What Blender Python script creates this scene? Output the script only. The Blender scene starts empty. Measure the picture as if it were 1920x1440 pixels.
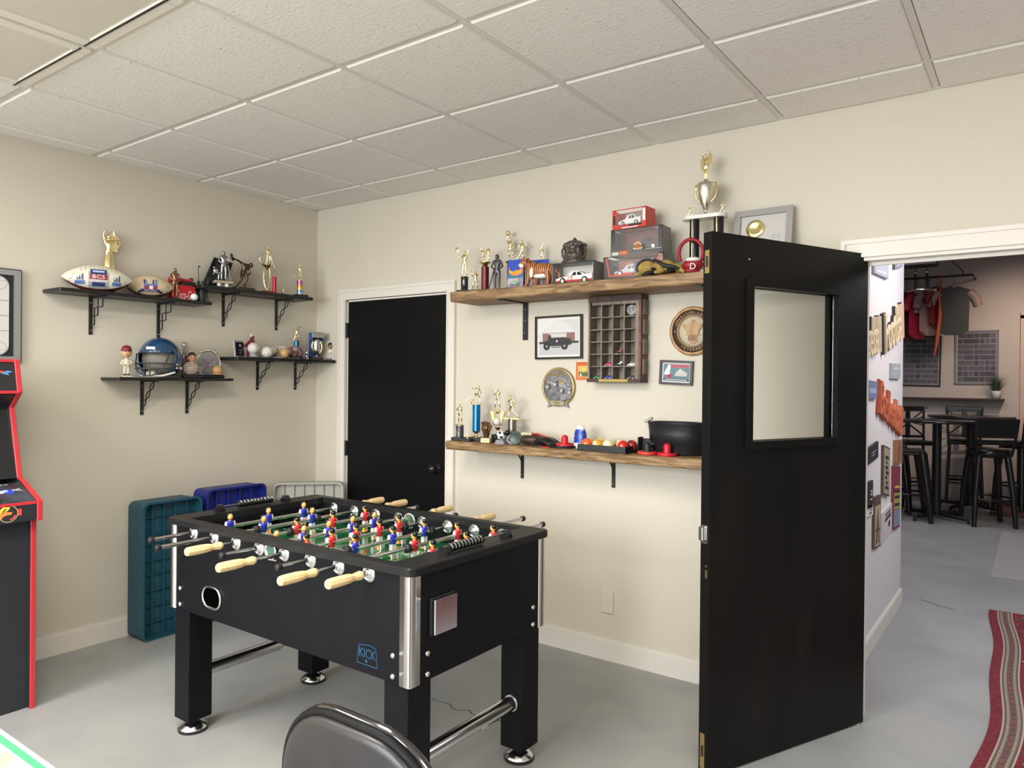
import bpy, bmesh, math, random
from mathutils import Vector, Matrix, Euler
random.seed(7)
SC = bpy.context.scene
COL = SC.collection
PI = math.pi

# ------------------------------------------------------------------ camera
F, PITCH, YAW, ROLL = 1371.7, -0.0047, 0.6250, 0.0091
CAMLOC = Vector((4.171, -3.404, 1.4575))
CR = (Matrix.Rotation(YAW, 3, 'Z') @ Matrix.Rotation(PI/2 + PITCH, 3, 'X') @ Matrix.Rotation(ROLL, 3, 'Z'))
cd = bpy.data.cameras.new('camera')
cd.sensor_width = 36.0; cd.lens = F/1920*36.0; cd.clip_start = 0.05
cam = bpy.data.objects.new('camera', cd); COL.objects.link(cam)
cam.matrix_world = Matrix.Translation(CAMLOC) @ CR.to_4x4()
SC.camera = cam

def ray(px, py):
    return CR @ Vector(((px-960)/F, (720-py)/F, -1.0))
def atX(px, py, v):
    d = ray(px, py); return CAMLOC + d*((v-CAMLOC.x)/d.x)
def atY(px, py, v):
    d = ray(px, py); return CAMLOC + d*((v-CAMLOC.y)/d.y)
def atZ(px, py, v):
    d = ray(px, py); return CAMLOC + d*((v-CAMLOC.z)/d.z)
def mpp(p):
    "metres per photograph pixel at a point"
    return -(CR.transposed() @ (Vector(p)-CAMLOC)).z/F

# ------------------------------------------------------------------ world, exposure, lights
w = bpy.data.worlds.new('world'); SC.world = w; w.use_nodes = True
w.node_tree.nodes['Background'].inputs[0].default_value = (0.75, 0.85, 1.0, 1)
w.node_tree.nodes['Background'].inputs[1].default_value = 0.6
SC.view_settings.view_transform = 'Standard'; SC.view_settings.look = 'None'
SC.view_settings.gamma = 1.0; SC.view_settings.exposure = 0.82
try: SC.view_settings.use_curve_mapping = False
except Exception: pass
SC.cycles.max_bounces = 8; SC.cycles.diffuse_bounces = 5; SC.cycles.glossy_bounces = 4
SC.cycles.sample_clamp_indirect = 6.0; SC.cycles.caustics_reflective = False; SC.cycles.caustics_refractive = False

def area(name, loc, rot, sx, sy, power, color):
    l = bpy.data.lights.new(name, 'AREA'); l.shape = 'RECTANGLE'; l.size = sx; l.size_y = sy
    l.energy = power; l.color = color
    o = bpy.data.objects.new(name, l); COL.objects.link(o)
    o.location = loc; o.rotation_euler = rot
    return o
# daylight through the windows behind the camera (they face +Y into the room)
area('window_light', (2.1, -6.42, 1.45), (math.radians(66), 0, 0), 3.0, 2.1, 110, (0.93, 0.97, 1.0)).data.spread = math.radians(125)
area('window_light_right', (5.2, -6.42, 1.45), (math.radians(66), 0, 0), 1.6, 2.1, 30, (0.93, 0.97, 1.0)).data.spread = math.radians(125)
# fluorescent ceiling panels behind and beside the camera
for i, (x, y) in enumerate([(0.95, -4.0), (2.35, -2.85), (2.9, -5.0), (4.7, -3.6)]):
    area('ceiling_panel_light', (x, y, 2.63), (0, 0, 0), 0.55, 1.15, 38 if i == 1 else 30, (1.0, 0.94, 0.84))
# the next room: dim warm spots and a cooler wash on the sticker wall
def spot(name, loc, target, power, color, size=1.2, blend=.8, rad=.05):
    l = bpy.data.lights.new(name, 'SPOT'); l.energy = power; l.color = color
    l.spot_size = size; l.spot_blend = blend; l.shadow_soft_size = rad
    o = bpy.data.objects.new(name, l); COL.objects.link(o); o.location = loc
    o.rotation_euler = (Vector(target)-Vector(loc)).to_track_quat('-Z', 'Y').to_euler()
spot('hall_spot', (4.35, 1.0, 2.95), (3.43, 1.35, 1.95), 34, (1.0, 0.72, 0.45), 1.0)
area('hall_wash', (4.9, 1.5, 2.8), (0, math.radians(48), 0), 1.0, 1.0, 27, (0.88, 0.9, 1.0))
spot('bar_spot', (4.4, 5.9, 2.95), (3.95, 7.6, 1.6), 72, (1.0, 0.78, 0.62), 1.4, 1.0, .1)
area('bar_wash', (2.9, 4.6, 3.1), (0, 0, 0), 1.4, 1.4, 24, (0.95, 0.88, 0.9))

# ------------------------------------------------------------------ materials
_mats = {}
def mat(name, col, rough=.5, metal=0.0, noise=None, bump=None, coat=0.0, emit=None, trans=0.0, alpha=None, ior=1.45, spec=None):
    if name in _mats: return _mats[name]
    m = bpy.data.materials.new(name); m.use_nodes = True
    nt = m.node_tree; b = nt.nodes['Principled BSDF']
    c = (col[0], col[1], col[2], 1)
    b.inputs['Base Color'].default_value = c
    b.inputs['Roughness'].default_value = rough
    b.inputs['Metallic'].default_value = metal
    b.inputs['Coat Weight'].default_value = coat
    b.inputs['Coat Roughness'].default_value = .1
    b.inputs['IOR'].default_value = ior
    if spec is not None: b.inputs['Specular IOR Level'].default_value = spec
    if trans: b.inputs['Transmission Weight'].default_value = trans
    if alpha is not None: b.inputs['Alpha'].default_value = alpha
    if emit:
        b.inputs['Emission Color'].default_value = (emit[0], emit[1], emit[2], 1)
        b.inputs['Emission Strength'].default_value = emit[3]
    tc = nt.nodes.new('ShaderNodeTexCoord')
    if noise:                                   # (scale, amount, stretch)
        st = noise[2] if len(noise) > 2 else (1, 1, 1)
        mp = nt.nodes.new('ShaderNodeMapping'); mp.inputs['Scale'].default_value = st
        nz = nt.nodes.new('ShaderNodeTexNoise'); nz.inputs['Scale'].default_value = noise[0]
        nz.inputs['Detail'].default_value = 5
        nt.links.new(tc.outputs['Object'], mp.inputs[0]); nt.links.new(mp.outputs[0], nz.inputs['Vector'])
        rp = nt.nodes.new('ShaderNodeValToRGB'); a = noise[1]
        rp.color_ramp.elements[0].position = .3; rp.color_ramp.elements[1].position = .7
        rp.color_ramp.elements[0].color = tuple(max(0, x*(1-a)) for x in col)+(1,)
        rp.color_ramp.elements[1].color = tuple(min(1, x*(1+a)) for x in col)+(1,)
        nt.links.new(nz.outputs['Fac'], rp.inputs[0]); nt.links.new(rp.outputs[0], b.inputs['Base Color'])
    if bump:                                    # (scale, strength, distance)
        nz = nt.nodes.new('ShaderNodeTexNoise'); nz.inputs['Scale'].default_value = bump[0]
        nz.inputs['Detail'].default_value = 4
        bp = nt.nodes.new('ShaderNodeBump'); bp.inputs['Strength'].default_value = bump[1]
        bp.inputs['Distance'].default_value = bump[2]
        nt.links.new(tc.outputs['Object'], nz.inputs['Vector']); nt.links.new(nz.outputs['Fac'], bp.inputs['Height'])
        nt.links.new(bp.outputs[0], b.inputs['Normal'])
    _mats[name] = m
    return m

def ramp_mat(name, kind, scale, stops, rough=.5, metal=0, stretch=(1, 1, 1), detail=4, distortion=0, bump=0, coat=0, coords='Object', dim=None):
    "colour ramp driven by noise / wave / voronoi"
    if name in _mats: return _mats[name]
    m = bpy.data.materials.new(name); m.use_nodes = True
    nt = m.node_tree; b = nt.nodes['Principled BSDF']
    b.inputs['Roughness'].default_value = rough; b.inputs['Metallic'].default_value = metal
    b.inputs['Coat Weight'].default_value = coat
    tc = nt.nodes.new('ShaderNodeTexCoord'); mp = nt.nodes.new('ShaderNodeMapping')
    mp.inputs['Scale'].default_value = stretch
    nt.links.new(tc.outputs[coords], mp.inputs[0])
    if kind == 'noise':
        n = nt.nodes.new('ShaderNodeTexNoise'); n.inputs['Scale'].default_value = scale
        n.inputs['Detail'].default_value = detail; n.inputs['Distortion'].default_value = distortion; out = n.outputs['Fac']
    elif kind == 'wave':
        n = nt.nodes.new('ShaderNodeTexWave'); n.inputs['Scale'].default_value = scale
        n.inputs['Distortion'].default_value = distortion; n.inputs['Detail'].default_value = detail
        if dim: n.bands_direction = dim
        out = n.outputs['Fac']
    else:
        n = nt.nodes.new('ShaderNodeTexVoronoi'); n.inputs['Scale'].default_value = scale; out = n.outputs['Distance']
    nt.links.new(mp.outputs[0], n.inputs['Vector'])
    rp = nt.nodes.new('ShaderNodeValToRGB'); e = rp.color_ramp.elements
    while len(e) < len(stops): e.new(.5)
    for k, (p, c) in enumerate(stops): e[k].position = p; e[k].color = (c[0], c[1], c[2], 1)
    nt.links.new(out, rp.inputs[0]); nt.links.new(rp.outputs[0], b.inputs['Base Color'])
    if bump:
        bp = nt.nodes.new('ShaderNodeBump'); bp.inputs['Strength'].default_value = bump; bp.inputs['Distance'].default_value = .002
        nt.links.new(out, bp.inputs['Height']); nt.links.new(bp.outputs[0], b.inputs['Normal'])
    _mats[name] = m
    return m

WALL = mat('cream_wall_paint', (.635, .59, .50), .75, bump=(160, .06, .002))
CASING = mat('white_trim_paint', (.74, .70, .64), .35)
FLOOR = None
BLACKP = mat('black_laminate', (.007, .007, .009), .45, spec=.13)
GOLD = mat('gold_plastic', (.93, .78, .42), .16, 1.0)
CHROME = mat('chrome', (.74, .74, .75), .17, 1.0)
STEEL = mat('brushed_steel', (.62, .60, .58), .3, 1.0)
IRON = mat('black_iron', (.012, .012, .013), .45)
BLK = mat('black_gloss', (.01, .01, .012), .18)
BLKM = mat('black_plastic', (.015, .015, .017), .5)
WHITE = mat('white_gloss', (.8, .8, .78), .3)
WHT = mat('white_matt', (.78, .77, .74), .6)
RED = mat('red_plastic', (.6, .03, .035), .35)
PEWTER = mat('pewter', (.35, .35, .37), .3, 1.0)
BRONZE = mat('dark_bronze', (.09, .06, .045), .3, .8)
COPPER = mat('antique_bronze', (.28, .16, .09), .35, .9)
WOODL = ramp_mat('pale_wood', 'wave', 6, [(0, (.78, .56, .27)), (1, (.86, .66, .36))], .35, stretch=(8, 1, 8), distortion=2)
SKIN = mat('skin_paint', (.62, .36, .22), .5)
HAIR = mat('dark_hair_paint', (.03, .02, .018), .5)
MAROON = mat('maroon_paint', (.20, .02, .035), .35)
BLUE = mat('blue_paint', (.02, .06, .36), .3)
CLEAR = mat('clear_plastic', (.85, .87, .9), .05, alpha=.28)
GLASS = mat('pane_glass', (.93, .97, .95), .02, trans=1.0, ior=1.3)
MARBLE = ramp_mat('white_marble', 'noise', 9, [(.3, (.55, .53, .51)), (.6, (.75, .73, .71))], .2, distortion=2)
BMARBLE = ramp_mat('dark_marble', 'noise', 30, [(.45, (.03, .03, .04)), (.6, (.16, .15, .17))], .2, distortion=2)
def flat(r, g, b, rough=.55):
    return mat('print_%d_%d_%d' % (r*100, g*100, b*100), (r, g, b), rough)

# ------------------------------------------------------------------ mesh builder
def xf(loc=(0, 0, 0), rot=(0, 0, 0), sc=(1, 1, 1)):
    if isinstance(sc, (int, float)): sc = (sc,)*3
    return Matrix.Translation(loc) @ Euler(rot).to_matrix().to_4x4() @ Matrix.Diagonal((*sc, 1))
_text = {}
class MB:
    def __init__(s): s.v = []; s.f = []; s.mi = []; s.sm = []; s.mats = []; s.M = Matrix.Identity(4)
    def m(s, mt):
        if mt is None: return 0
        if mt not in s.mats: s.mats.append(mt)
        return s.mats.index(mt)
    def add(s, vs, fs, mt, smooth=False):
        o = len(s.v); k = s.m(mt)
        s.v += [s.M @ Vector(v) for v in vs]
        for f in fs: s.f.append([o+i for i in f]); s.mi.append(k); s.sm.append(smooth)
        return s
    def box(s, c, d, mt=None, rot=(0, 0, 0)):
        R = Euler(rot).to_matrix(); c = Vector(c)
        vs = [c + R @ Vector((x*d[0]/2, y*d[1]/2, z*d[2]/2)) for x in (-1, 1) for y in (-1, 1) for z in (-1, 1)]
        return s.add(vs, [(0, 1, 3, 2), (4, 6, 7, 5), (0, 4, 5, 1), (2, 3, 7, 6), (0, 2, 6, 4), (1, 5, 7, 3)], mt)
    def rbox(s, c, d, mt=None, b=.005, seg=2, rot=(0, 0, 0)):
        bm = bmesh.new(); bmesh.ops.create_cube(bm, size=1)
        bmesh.ops.scale(bm, vec=d, verts=bm.verts)
        bmesh.ops.bevel(bm, geom=bm.edges[:], offset=min(b, min(d)*.49), segments=seg, profile=.5, affect='EDGES')
        T = Matrix.Translation(c) @ Euler(rot).to_matrix().to_4x4()
        bm.verts.ensure_lookup_table()
        s.add([T @ v.co for v in bm.verts], [[v.index for v in f.verts] for f in bm.faces], mt, False)
        bm.free(); return s
    def bounds(s, x0, x1, y0, y1, z0, z1, mt=None):
        return s.box(((x0+x1)/2, (y0+y1)/2, (z0+z1)/2), (abs(x1-x0), abs(y1-y0), abs(z1-z0)), mt)
    def cyl(s, p0, p1, r0, r1=None, mt=None, n=16, caps=True, smooth=True):
        if r1 is None: r1 = r0
        p0 = Vector(p0); p1 = Vector(p1); q = (p1-p0).to_track_quat('Z', 'Y')
        vs = []
        for p, r in ((p0, r0), (p1, r1)):
            for i in range(n):
                a = 2*PI*i/n; vs.append(p + q @ Vector((r*math.cos(a), r*math.sin(a), 0)))
        s.add(vs, [(i, (i+1) % n, n+(i+1) % n, n+i) for i in range(n)], mt, smooth)
        if caps: s.add(vs, [tuple(range(n-1, -1, -1)), tuple(range(n, 2*n))], mt, False)
        return s
    def lathe(s, prof, mt=None, loc=(0, 0, 0), rot=(0, 0, 0), n=24, sc=(1, 1, 1), smooth=True, cap=True):
        T = xf(loc, rot, sc); vs = []
        for r, z in prof:
            for i in range(n):
                a = 2*PI*i/n; vs.append(T @ Vector((r*math.cos(a), r*math.sin(a), z)))
        fs = []
        for j in range(len(prof)-1):
            for i in range(n): fs.append((j*n+i, j*n+(i+1) % n, (j+1)*n+(i+1) % n, (j+1)*n+i))
        s.add(vs, fs, mt, smooth)
        caps = []
        if prof[0][0] > 1e-6: caps.append(tuple(range(n-1, -1, -1)))
        if prof[-1][0] > 1e-6: caps.append(tuple((len(prof)-1)*n+i for i in range(n)))
        if caps and cap: s.add(vs, caps, mt, False)
        return s
    def ball(s, c, r, mt=None, n=16, rot=(0, 0, 0)):
        if isinstance(r, (int, float)): r = (r, r, r)
        k = max(6, n//2)
        prof = [(max(math.sin(PI*i/k), 1e-7), -math.cos(PI*i/k)) for i in range(k+1)]
        return s.lathe(prof, mt, c, rot, n, r)
    def tube(s, pts, r, mt=None, n=8, closed=False, smooth=True):
        P = [Vector(p) for p in pts]; N = len(P); vs = []; up = None
        for i, p in enumerate(P):
            a = P[(i-1) % N] if (closed or i > 0) else p
            b = P[(i+1) % N] if (closed or i < N-1) else p
            t = (b-a).normalized()
            if up is None:
                up = t.orthogonal().normalized()
            up = (up - t*up.dot(t)); up = up.normalized() if up.length > 1e-6 else t.orthogonal().normalized()
            sd = t.cross(up); rr = r[i] if isinstance(r, (list, tuple)) else r
            for k in range(n):
                an = 2*PI*k/n; vs.append(p + up*math.cos(an)*rr + sd*math.sin(an)*rr)
        fs = []
        for i in range(N if closed else N-1):
            j = (i+1) % N
            for k in range(n): fs.append((i*n+k, i*n+(k+1) % n, j*n+(k+1) % n, j*n+k))
        s.add(vs, fs, mt, smooth)
        if not closed: s.add(vs, [tuple(range(n-1, -1, -1)), tuple((N-1)*n+k for k in range(n))], mt, False)
        return s
    def prism(s, pts, y0, y1, mt=None, T=None, side=None):
        "outline in x,z extruded from y0 (back) to y1 (front); T optional matrix"
        T = T or Matrix.Identity(4); n = len(pts)
        vs = [T @ Vector((x, y0, z)) for x, z in pts]+[T @ Vector((x, y1, z)) for x, z in pts]
        s.add(vs, [tuple(range(n-1, -1, -1)), tuple(range(n, 2*n))], mt)
        s.add(vs, [(i, (i+1) % n, n+(i+1) % n, n+i) for i in range(n)], side or mt)
        return s
    def poly(s, pts, y, mt, T=None):
        T = T or Matrix.Identity(4)
        return s.add([T @ Vector((x, y, z)) for x, z in pts], [tuple(range(len(pts)))], mt)
    def rect(s, x0, z0, x1, z1, y, mt, T=None):
        return s.poly([(x0, z0), (x1, z0), (x1, z1), (x0, z1)], y, mt, T)
    def disc(s, cx, cz, r, y, mt, n=20, rx=None):
        rx = rx or r
        return s.poly([(cx+rx*math.cos(2*PI*i/n), cz+r*math.sin(2*PI*i/n)) for i in range(n)], y, mt)
    def ring(s, cx, cz, r0, r1, y, mt, n=28, a0=0, a1=2*PI):
        for i in range(n):
            a = a0+(a1-a0)*i/n; b = a0+(a1-a0)*(i+1)/n
            s.poly([(cx+r0*math.cos(a), cz+r0*math.sin(a)), (cx+r1*math.cos(a), cz+r1*math.sin(a)),
                    (cx+r1*math.cos(b), cz+r1*math.sin(b)), (cx+r0*math.cos(b), cz+r0*math.sin(b))], y, mt)
        return s
    def text(s, txt, size, mt, T=None, depth=0.0, shear=0.0, align='CENTER', width=None, spacing=1.0):
        "text in local x/z facing -y"
        key = (txt, depth > 0, shear, spacing)
        if key not in _text:
            cu = bpy.data.curves.new('t', 'FONT'); cu.body = txt; cu.size = 1; cu.shear = shear
            cu.resolution_u = 2; cu.space_character = spacing
            if depth > 0: cu.extrude = .5
            ob = bpy.data.objects.new('t', cu); COL.objects.link(ob)
            bpy.context.view_layer.update()
            me = bpy.data.meshes.new_from_object(ob.evaluated_get(bpy.context.evaluated_depsgraph_get()))
            _text[key] = ([v.co.copy() for v in me.vertices], [tuple(p.vertices) for p in me.polygons])
            bpy.data.objects.remove(ob); bpy.data.meshes.remove(me); bpy.data.curves.remove(cu)
        vs, fs = _text[key]
        if not vs: return s
        x0 = min(v.x for v in vs); x1 = max(v.x for v in vs); y0 = min(v.y for v in vs); y1 = max(v.y for v in vs)
        k = size/(y1-y0); kx = k if width is None else width/(x1-x0)
        T = T or Matrix.Identity(4); o = (x0+x1)/2 if align == 'CENTER' else x0
        s.add([T @ Vector(((v.x-o)*kx, -(v.z+(.5 if depth > 0 else 0))*depth if depth > 0 else 0, (v.y-y0)*k)) for v in vs], fs, mt)
        return s
    def absorb(s, me, T, mt, smooth=True):
        return s.add([T @ v.co for v in me.vertices], [tuple(p.vertices) for p in me.polygons], mt, smooth)
    def mesh(s, name):
        me = bpy.data.meshes.new(name); me.from_pydata([tuple(v) for v in s.v], [], s.f)
        for mt in s.mats: me.materials.append(mt)
        me.polygons.foreach_set('material_index', s.mi); me.polygons.foreach_set('use_smooth', s.sm)
        me.update(); return me
    def build(s, name, parent=None, loc=(0, 0, 0), rot=(0, 0, 0), fix=True):
        me = s.mesh(name)
        if fix:
            bm = bmesh.new(); bm.from_mesh(me); bmesh.ops.recalc_face_normals(bm, faces=bm.faces); bm.to_mesh(me); bm.free()
        return link(name, me, parent, loc, rot)
def link(name, me, parent=None, loc=(0, 0, 0), rot=(0, 0, 0), scale=None):
    o = bpy.data.objects.new(name, me); COL.objects.link(o)
    o.parent = parent; o.location = loc; o.rotation_euler = rot
    if scale: o.scale = scale
    return o
def thing(name, label, cat, loc=(0, 0, 0), rz=0, group=None, rot=None):
    o = bpy.data.objects.new(name, None); COL.objects.link(o); o.empty_display_size = .05
    o.location = loc; o.rotation_euler = rot or (0, 0, rz); o['label'] = label; o['category'] = cat
    if group: o['group'] = group
    return o
def tag(o, label, cat, group=None):
    o['label'] = label; o['category'] = cat
    if group: o['group'] = group
    return o
def struct(o):
    o['kind'] = 'structure'; return o
def copytree(o, parent=None, loc=None, rz=None, label=None):
    c = o.copy(); COL.objects.link(c); c.parent = parent
    if loc is not None: c.location = loc
    if rz is not None: c.rotation_euler = (0, 0, rz)
    if label: c['label'] = label
    for ch in list(o.children): copytree(ch, c)
    return c
LR = PI/2       # objects on the left wall: local x -> world +Y, local -y -> world +X

# ------------------------------------------------------------------ figurines (one skinned surface each)
BASE = dict(pel=(0, 0, .53), chest=(0, 0, .74), neck=(0, 0, .845), head=(0, -.01, .935),
            lsh=(-.105, 0, .80), lel=(-.15, 0, .65), lha=(-.16, -.03, .50), rsh=(.105, 0, .80), rel=(.15, 0, .65), rha=(.16, -.03, .50),
            lhi=(-.055, 0, .50), lkn=(-.065, -.01, .28), lan=(-.065, .01, .05), lto=(-.07, -.08, .02),
            rhi=(.055, 0, .50), rkn=(.065, -.01, .28), ran=(.065, .01, .05), rto=(.07, -.08, .02))
RAD = dict(pel=.075, chest=.088, neck=.035, head=.062, lsh=.04, lel=.03, lha=.024, rsh=.04, rel=.03, rha=.024,
           lhi=.06, lkn=.042, lan=.028, lto=.025, rhi=.06, rkn=.042, ran=.028, rto=.025)
EDG = [('pel', 'chest'), ('chest', 'neck'), ('neck', 'head'), ('chest', 'lsh'), ('lsh', 'lel'), ('lel', 'lha'), ('chest', 'rsh'), ('rsh', 'rel'), ('rel', 'rha'),
       ('pel', 'lhi'), ('lhi', 'lkn'), ('lkn', 'lan'), ('lan', 'lto'), ('pel', 'rhi'), ('rhi', 'rkn'), ('rkn', 'ran'), ('ran', 'rto')]
_fig = {}
def figure(key, **over):
    if key in _fig: return _fig[key]
    j = dict(BASE); j.update(over); names = list(j)
    me = bpy.data.meshes.new('f'); me.from_pydata([j[n] for n in names], [(names.index(a), names.index(b)) for a, b in EDG], [])
    ob = bpy.data.objects.new('f', me); COL.objects.link(ob)
    sk = ob.modifiers.new('s', 'SKIN'); sk.use_smooth_shade = True
    for i, n in enumerate(names):
        d = me.skin_vertices[0].data[i]; d.radius = (RAD[n], RAD[n]*.9); d.use_root = (n == 'pel')
    ss = ob.modifiers.new('u', 'SUBSURF'); ss.levels = 1; ss.render_levels = 1
    bpy.context.view_layer.update()
    r = bpy.data.meshes.new_from_object(ob.evaluated_get(bpy.context.evaluated_depsgraph_get()))
    bpy.data.objects.remove(ob); _fig[key] = r; return r
POSES = dict(
    stand={},
    clasp=dict(lel=(-.17, -.02, .65), lha=(-.03, -.10, .56), rel=(.17, -.02, .65), rha=(.03, -.10, .56)),
    tennis=dict(rel=(.17, 0, .93), rha=(.16, -.02, 1.08), lel=(-.2, 0, .70), lha=(-.28, -.05, .78), lan=(-.1, 0, .05), lto=(-.12, -.08, .02), ran=(.1, .02, .05)),
    bat=dict(lel=(-.16, -.08, .70), lha=(-.10, -.12, .82), rel=(.06, -.12, .70), rha=(-.08, -.13, .80), lkn=(-.12, -.05, .28), lan=(-.15, 0, .05), lto=(-.18, -.07, .02), rkn=(.1, -.03, .28), ran=(.14, .03, .05), rto=(.17, -.05, .02)),
    run=dict(chest=(.03, 0, .74), neck=(.05, 0, .84), head=(.07, -.01, .93), lel=(-.17, .02, .66), lha=(-.1, -.05, .58), rel=(.2, -.03, .68), rha=(.27, -.05, .78), lkn=(-.1, 0, .27), lan=(-.27, 0, .16), lto=(-.32, 0, .08), rkn=(.15, -.04, .30), ran=(.16, 0, .05), rto=(.22, -.03, .02)),
    lunge=dict(chest=(-.04, -.02, .70), neck=(-.07, -.03, .79), head=(-.10, -.04, .87), lsh=(-.13, -.02, .73), rsh=(.06, 0, .78), lel=(-.2, -.06, .60), lha=(-.16, -.1, .48), rel=(.17, .02, .80), rha=(.24, .0, .70), lkn=(-.16, -.08, .30), lan=(-.15, -.04, .08), lto=(-.21, -.07, .03), rkn=(.14, .02, .27), ran=(.28, .03, .07), rto=(.33, 0, .02)),
    bowl=dict(chest=(.0, -.02, .72), lel=(-.2, 0, .66), lha=(-.28, -.03, .56), rel=(.2, 0, .74), rha=(.33, -.03, .64), lkn=(-.13, -.03, .28), lan=(-.28, 0, .14), lto=(-.34, 0, .06), rkn=(.05, -.07, .28), ran=(.06, 0, .05)),
    slam=dict(lel=(-.14, 0, .94), lha=(-.09, -.03, 1.09), rel=(.17, -.03, .66), rha=(.2, -.08, .56), lkn=(-.05, -.06, .3), lan=(-.02, 0, .12), lto=(-.04, -.06, .06), rkn=(.13, -.06, .33), ran=(.16, 0, .16), rto=(.2, -.05, .12)),
    discus=dict(pel=(-.02, 0, .44), chest=(.02, -.04, .60), neck=(.10, -.07, .66), head=(.18, -.09, .66), lsh=(-.06, -.03, .68), rsh=(.12, -.06, .58), lel=(-.2, 0, .76), lha=(-.36, .02, .80), rel=(.14, -.08, .42), rha=(.03, -.09, .34), lhi=(-.06, 0, .42), lkn=(-.1, -.06, .26), lan=(-.16, .03, .1), lto=(-.22, .03, .04), rhi=(.02, -.02, .42), rkn=(.06, -.09, .25), ran=(.0, 0, .07), rto=(.06, -.04, .02)),
    victory=dict(rel=(.14, 0, .95), rha=(.10, -.02, 1.1), lel=(-.13, 0, .95), lha=(-.10, -.02, 1.1), lkn=(-.03, -.01, .28), rkn=(.03, -.01, .28), lan=(-.03, 0, .05), ran=(.03, 0, .05), lto=(-.03, -.06, .02), rto=(.03, -.06, .02)),
    box=dict(lel=(-.14, -.08, .66), lha=(-.07, -.16, .78), rel=(.14, -.08, .66), rha=(.05, -.16, .74), rkn=(.09, -.03, .28), ran=(.1, .04, .05)),
)
def fig(mb, pose, h, mt, loc=(0, 0, 0), rz=0):
    mb.absorb(figure(pose, **POSES[pose]), Matrix.Translation(loc) @ Matrix.Rotation(rz, 4, 'Z') @ Matrix.Scale(h, 4), mt)
    hd = Vector(POSES[pose].get('head', BASE['head'])); nk = Vector(POSES[pose].get('neck', BASE['neck'])); hd = nk.lerp(hd, .85)
    c = Matrix.Rotation(rz, 3, 'Z') @ hd*h + Vector(loc)
    mb.ball(c, (.056*h, .062*h, .072*h), mt, 12)
    mb.cyl(Matrix.Rotation(rz, 3, 'Z') @ nk*h + Vector(loc), c, .03*h, None, mt, 8)
    return mb

# ================================================================== ROOM SHELL
H = 2.647
RX, RY = 6.2, -6.5          # right wall and rear wall of the main room
fm = ramp_mat('grey_floor_paint', 'noise', 2.2, [(.3, (.29, .295, .295)), (.52, (.335, .34, .338)), (.75, (.375, .378, .372))], .42, detail=8, distortion=.6)
fn = fm.node_tree; fb = fn.nodes['Principled BSDF']
nz = fn.nodes.new('ShaderNodeTexNoise'); nz.inputs['Scale'].default_value = 9; nz.inputs['Detail'].default_value = 6
mr = fn.nodes.new('ShaderNodeMapRange'); mr.inputs['To Min'].default_value = .33; mr.inputs['To Max'].default_value = .55
tcx = fn.nodes.new('ShaderNodeTexCoord'); fn.links.new(tcx.outputs['Object'], nz.inputs['Vector'])
fn.links.new(nz.outputs['Fac'], mr.inputs['Value']); fn.links.new(mr.outputs[0], fb.inputs['Roughness'])
b2 = fn.nodes.new('ShaderNodeBump'); b2.inputs['Strength'].default_value = .12; b2.inputs['Distance'].default_value = .003
fn.links.new(nz.outputs['Fac'], b2.inputs['Height']); fn.links.new(b2.outputs[0], fb.inputs['Normal'])
m = MB(); m.bounds(-.2, 7.0, -6.8, 8.2, -.1, 0, fm)
floor = struct(m.build('floor'))
# hairline cracks in the concrete
m = MB()
DARK = mat('crack_dark', (.05, .05, .05), .9)
def crack(pts, wd):
    for (x0, y0), (x1, y1) in zip(pts, pts[1:]):
        d = Vector((x1-x0, y1-y0, 0)); n = Vector((-d.y, d.x, 0)).normalized()*wd
        a = Vector((x0, y0, .0008)); b = Vector((x1, y1, .0008))
        m.add([a-n, b-n, b+n, a+n], [(0, 1, 2, 3)], DARK)
random.seed(3)
p = [(1.86, -.93)]
for k in range(16): p.append((p[-1][0]+.035, -.905+random.uniform(-.02, .02)))
crack(p, .0022)
p = [(3.53+.014*k, 2.23-.009*k+random.uniform(-.008, .008)) for k in range(16)]; crack(p, .003)
m.build('crack', floor)

m = MB(); m.bounds(-.14, 0, RY-.14, .14, 0, H+.2, WALL); struct(m.build('wall_left'))
m = MB()
for a in [(0, .318, 0, .14, 0, H+.2), (.318, 1.222, 0, .14, 1.995, H+.2), (1.222, 3.545, 0, .14, 0, H+.2),
          (3.545, 5.42, 0, .14, 1.998, H+.2), (5.42, RX, 0, .14, 0, H+.2)]:
    m.bounds(*a[:6], WALL)
struct(m.build('wall_back'))
m = MB(); m.bounds(RX, RX+.14, RY-.14, .14, 0, H+.2, WALL); struct(m.build('wall_right'))
m = MB()
for a in [(0, .5, 0, H+.2), (6.05, RX, 0, H+.2), (3.7, 4.35, .2, 2.45), (.5, 6.05, 0, .2), (.5, 6.05, 2.45, H+.2)]:
    m.bounds(a[0], a[1], RY-.14, RY, a[2], a[3], WALL)
struct(m.build('wall_rear'))
for n, (x0, x1) in enumerate([(.5, 3.7), (4.35, 6.05)]):
    wn = MB()
    for a in [(x0, x0+.05, .2, 2.45), (x1-.05, x1, .2, 2.45), (x0, x1, .2, .25), (x0, x1, 2.4, 2.45), ((x0+x1)/2-.025, (x0+x1)/2+.025, .25, 2.4)]:
        wn.bounds(a[0], a[1], RY-.12, RY-.06, a[2], a[3], CASING)
    wo = struct(wn.build('window_%d' % (n+1)))
    g = MB(); g.bounds(x0+.05, x1-.05, RY-.1, RY-.094, .25, 2.4, GLASS); g.build('pane', wo)

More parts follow.
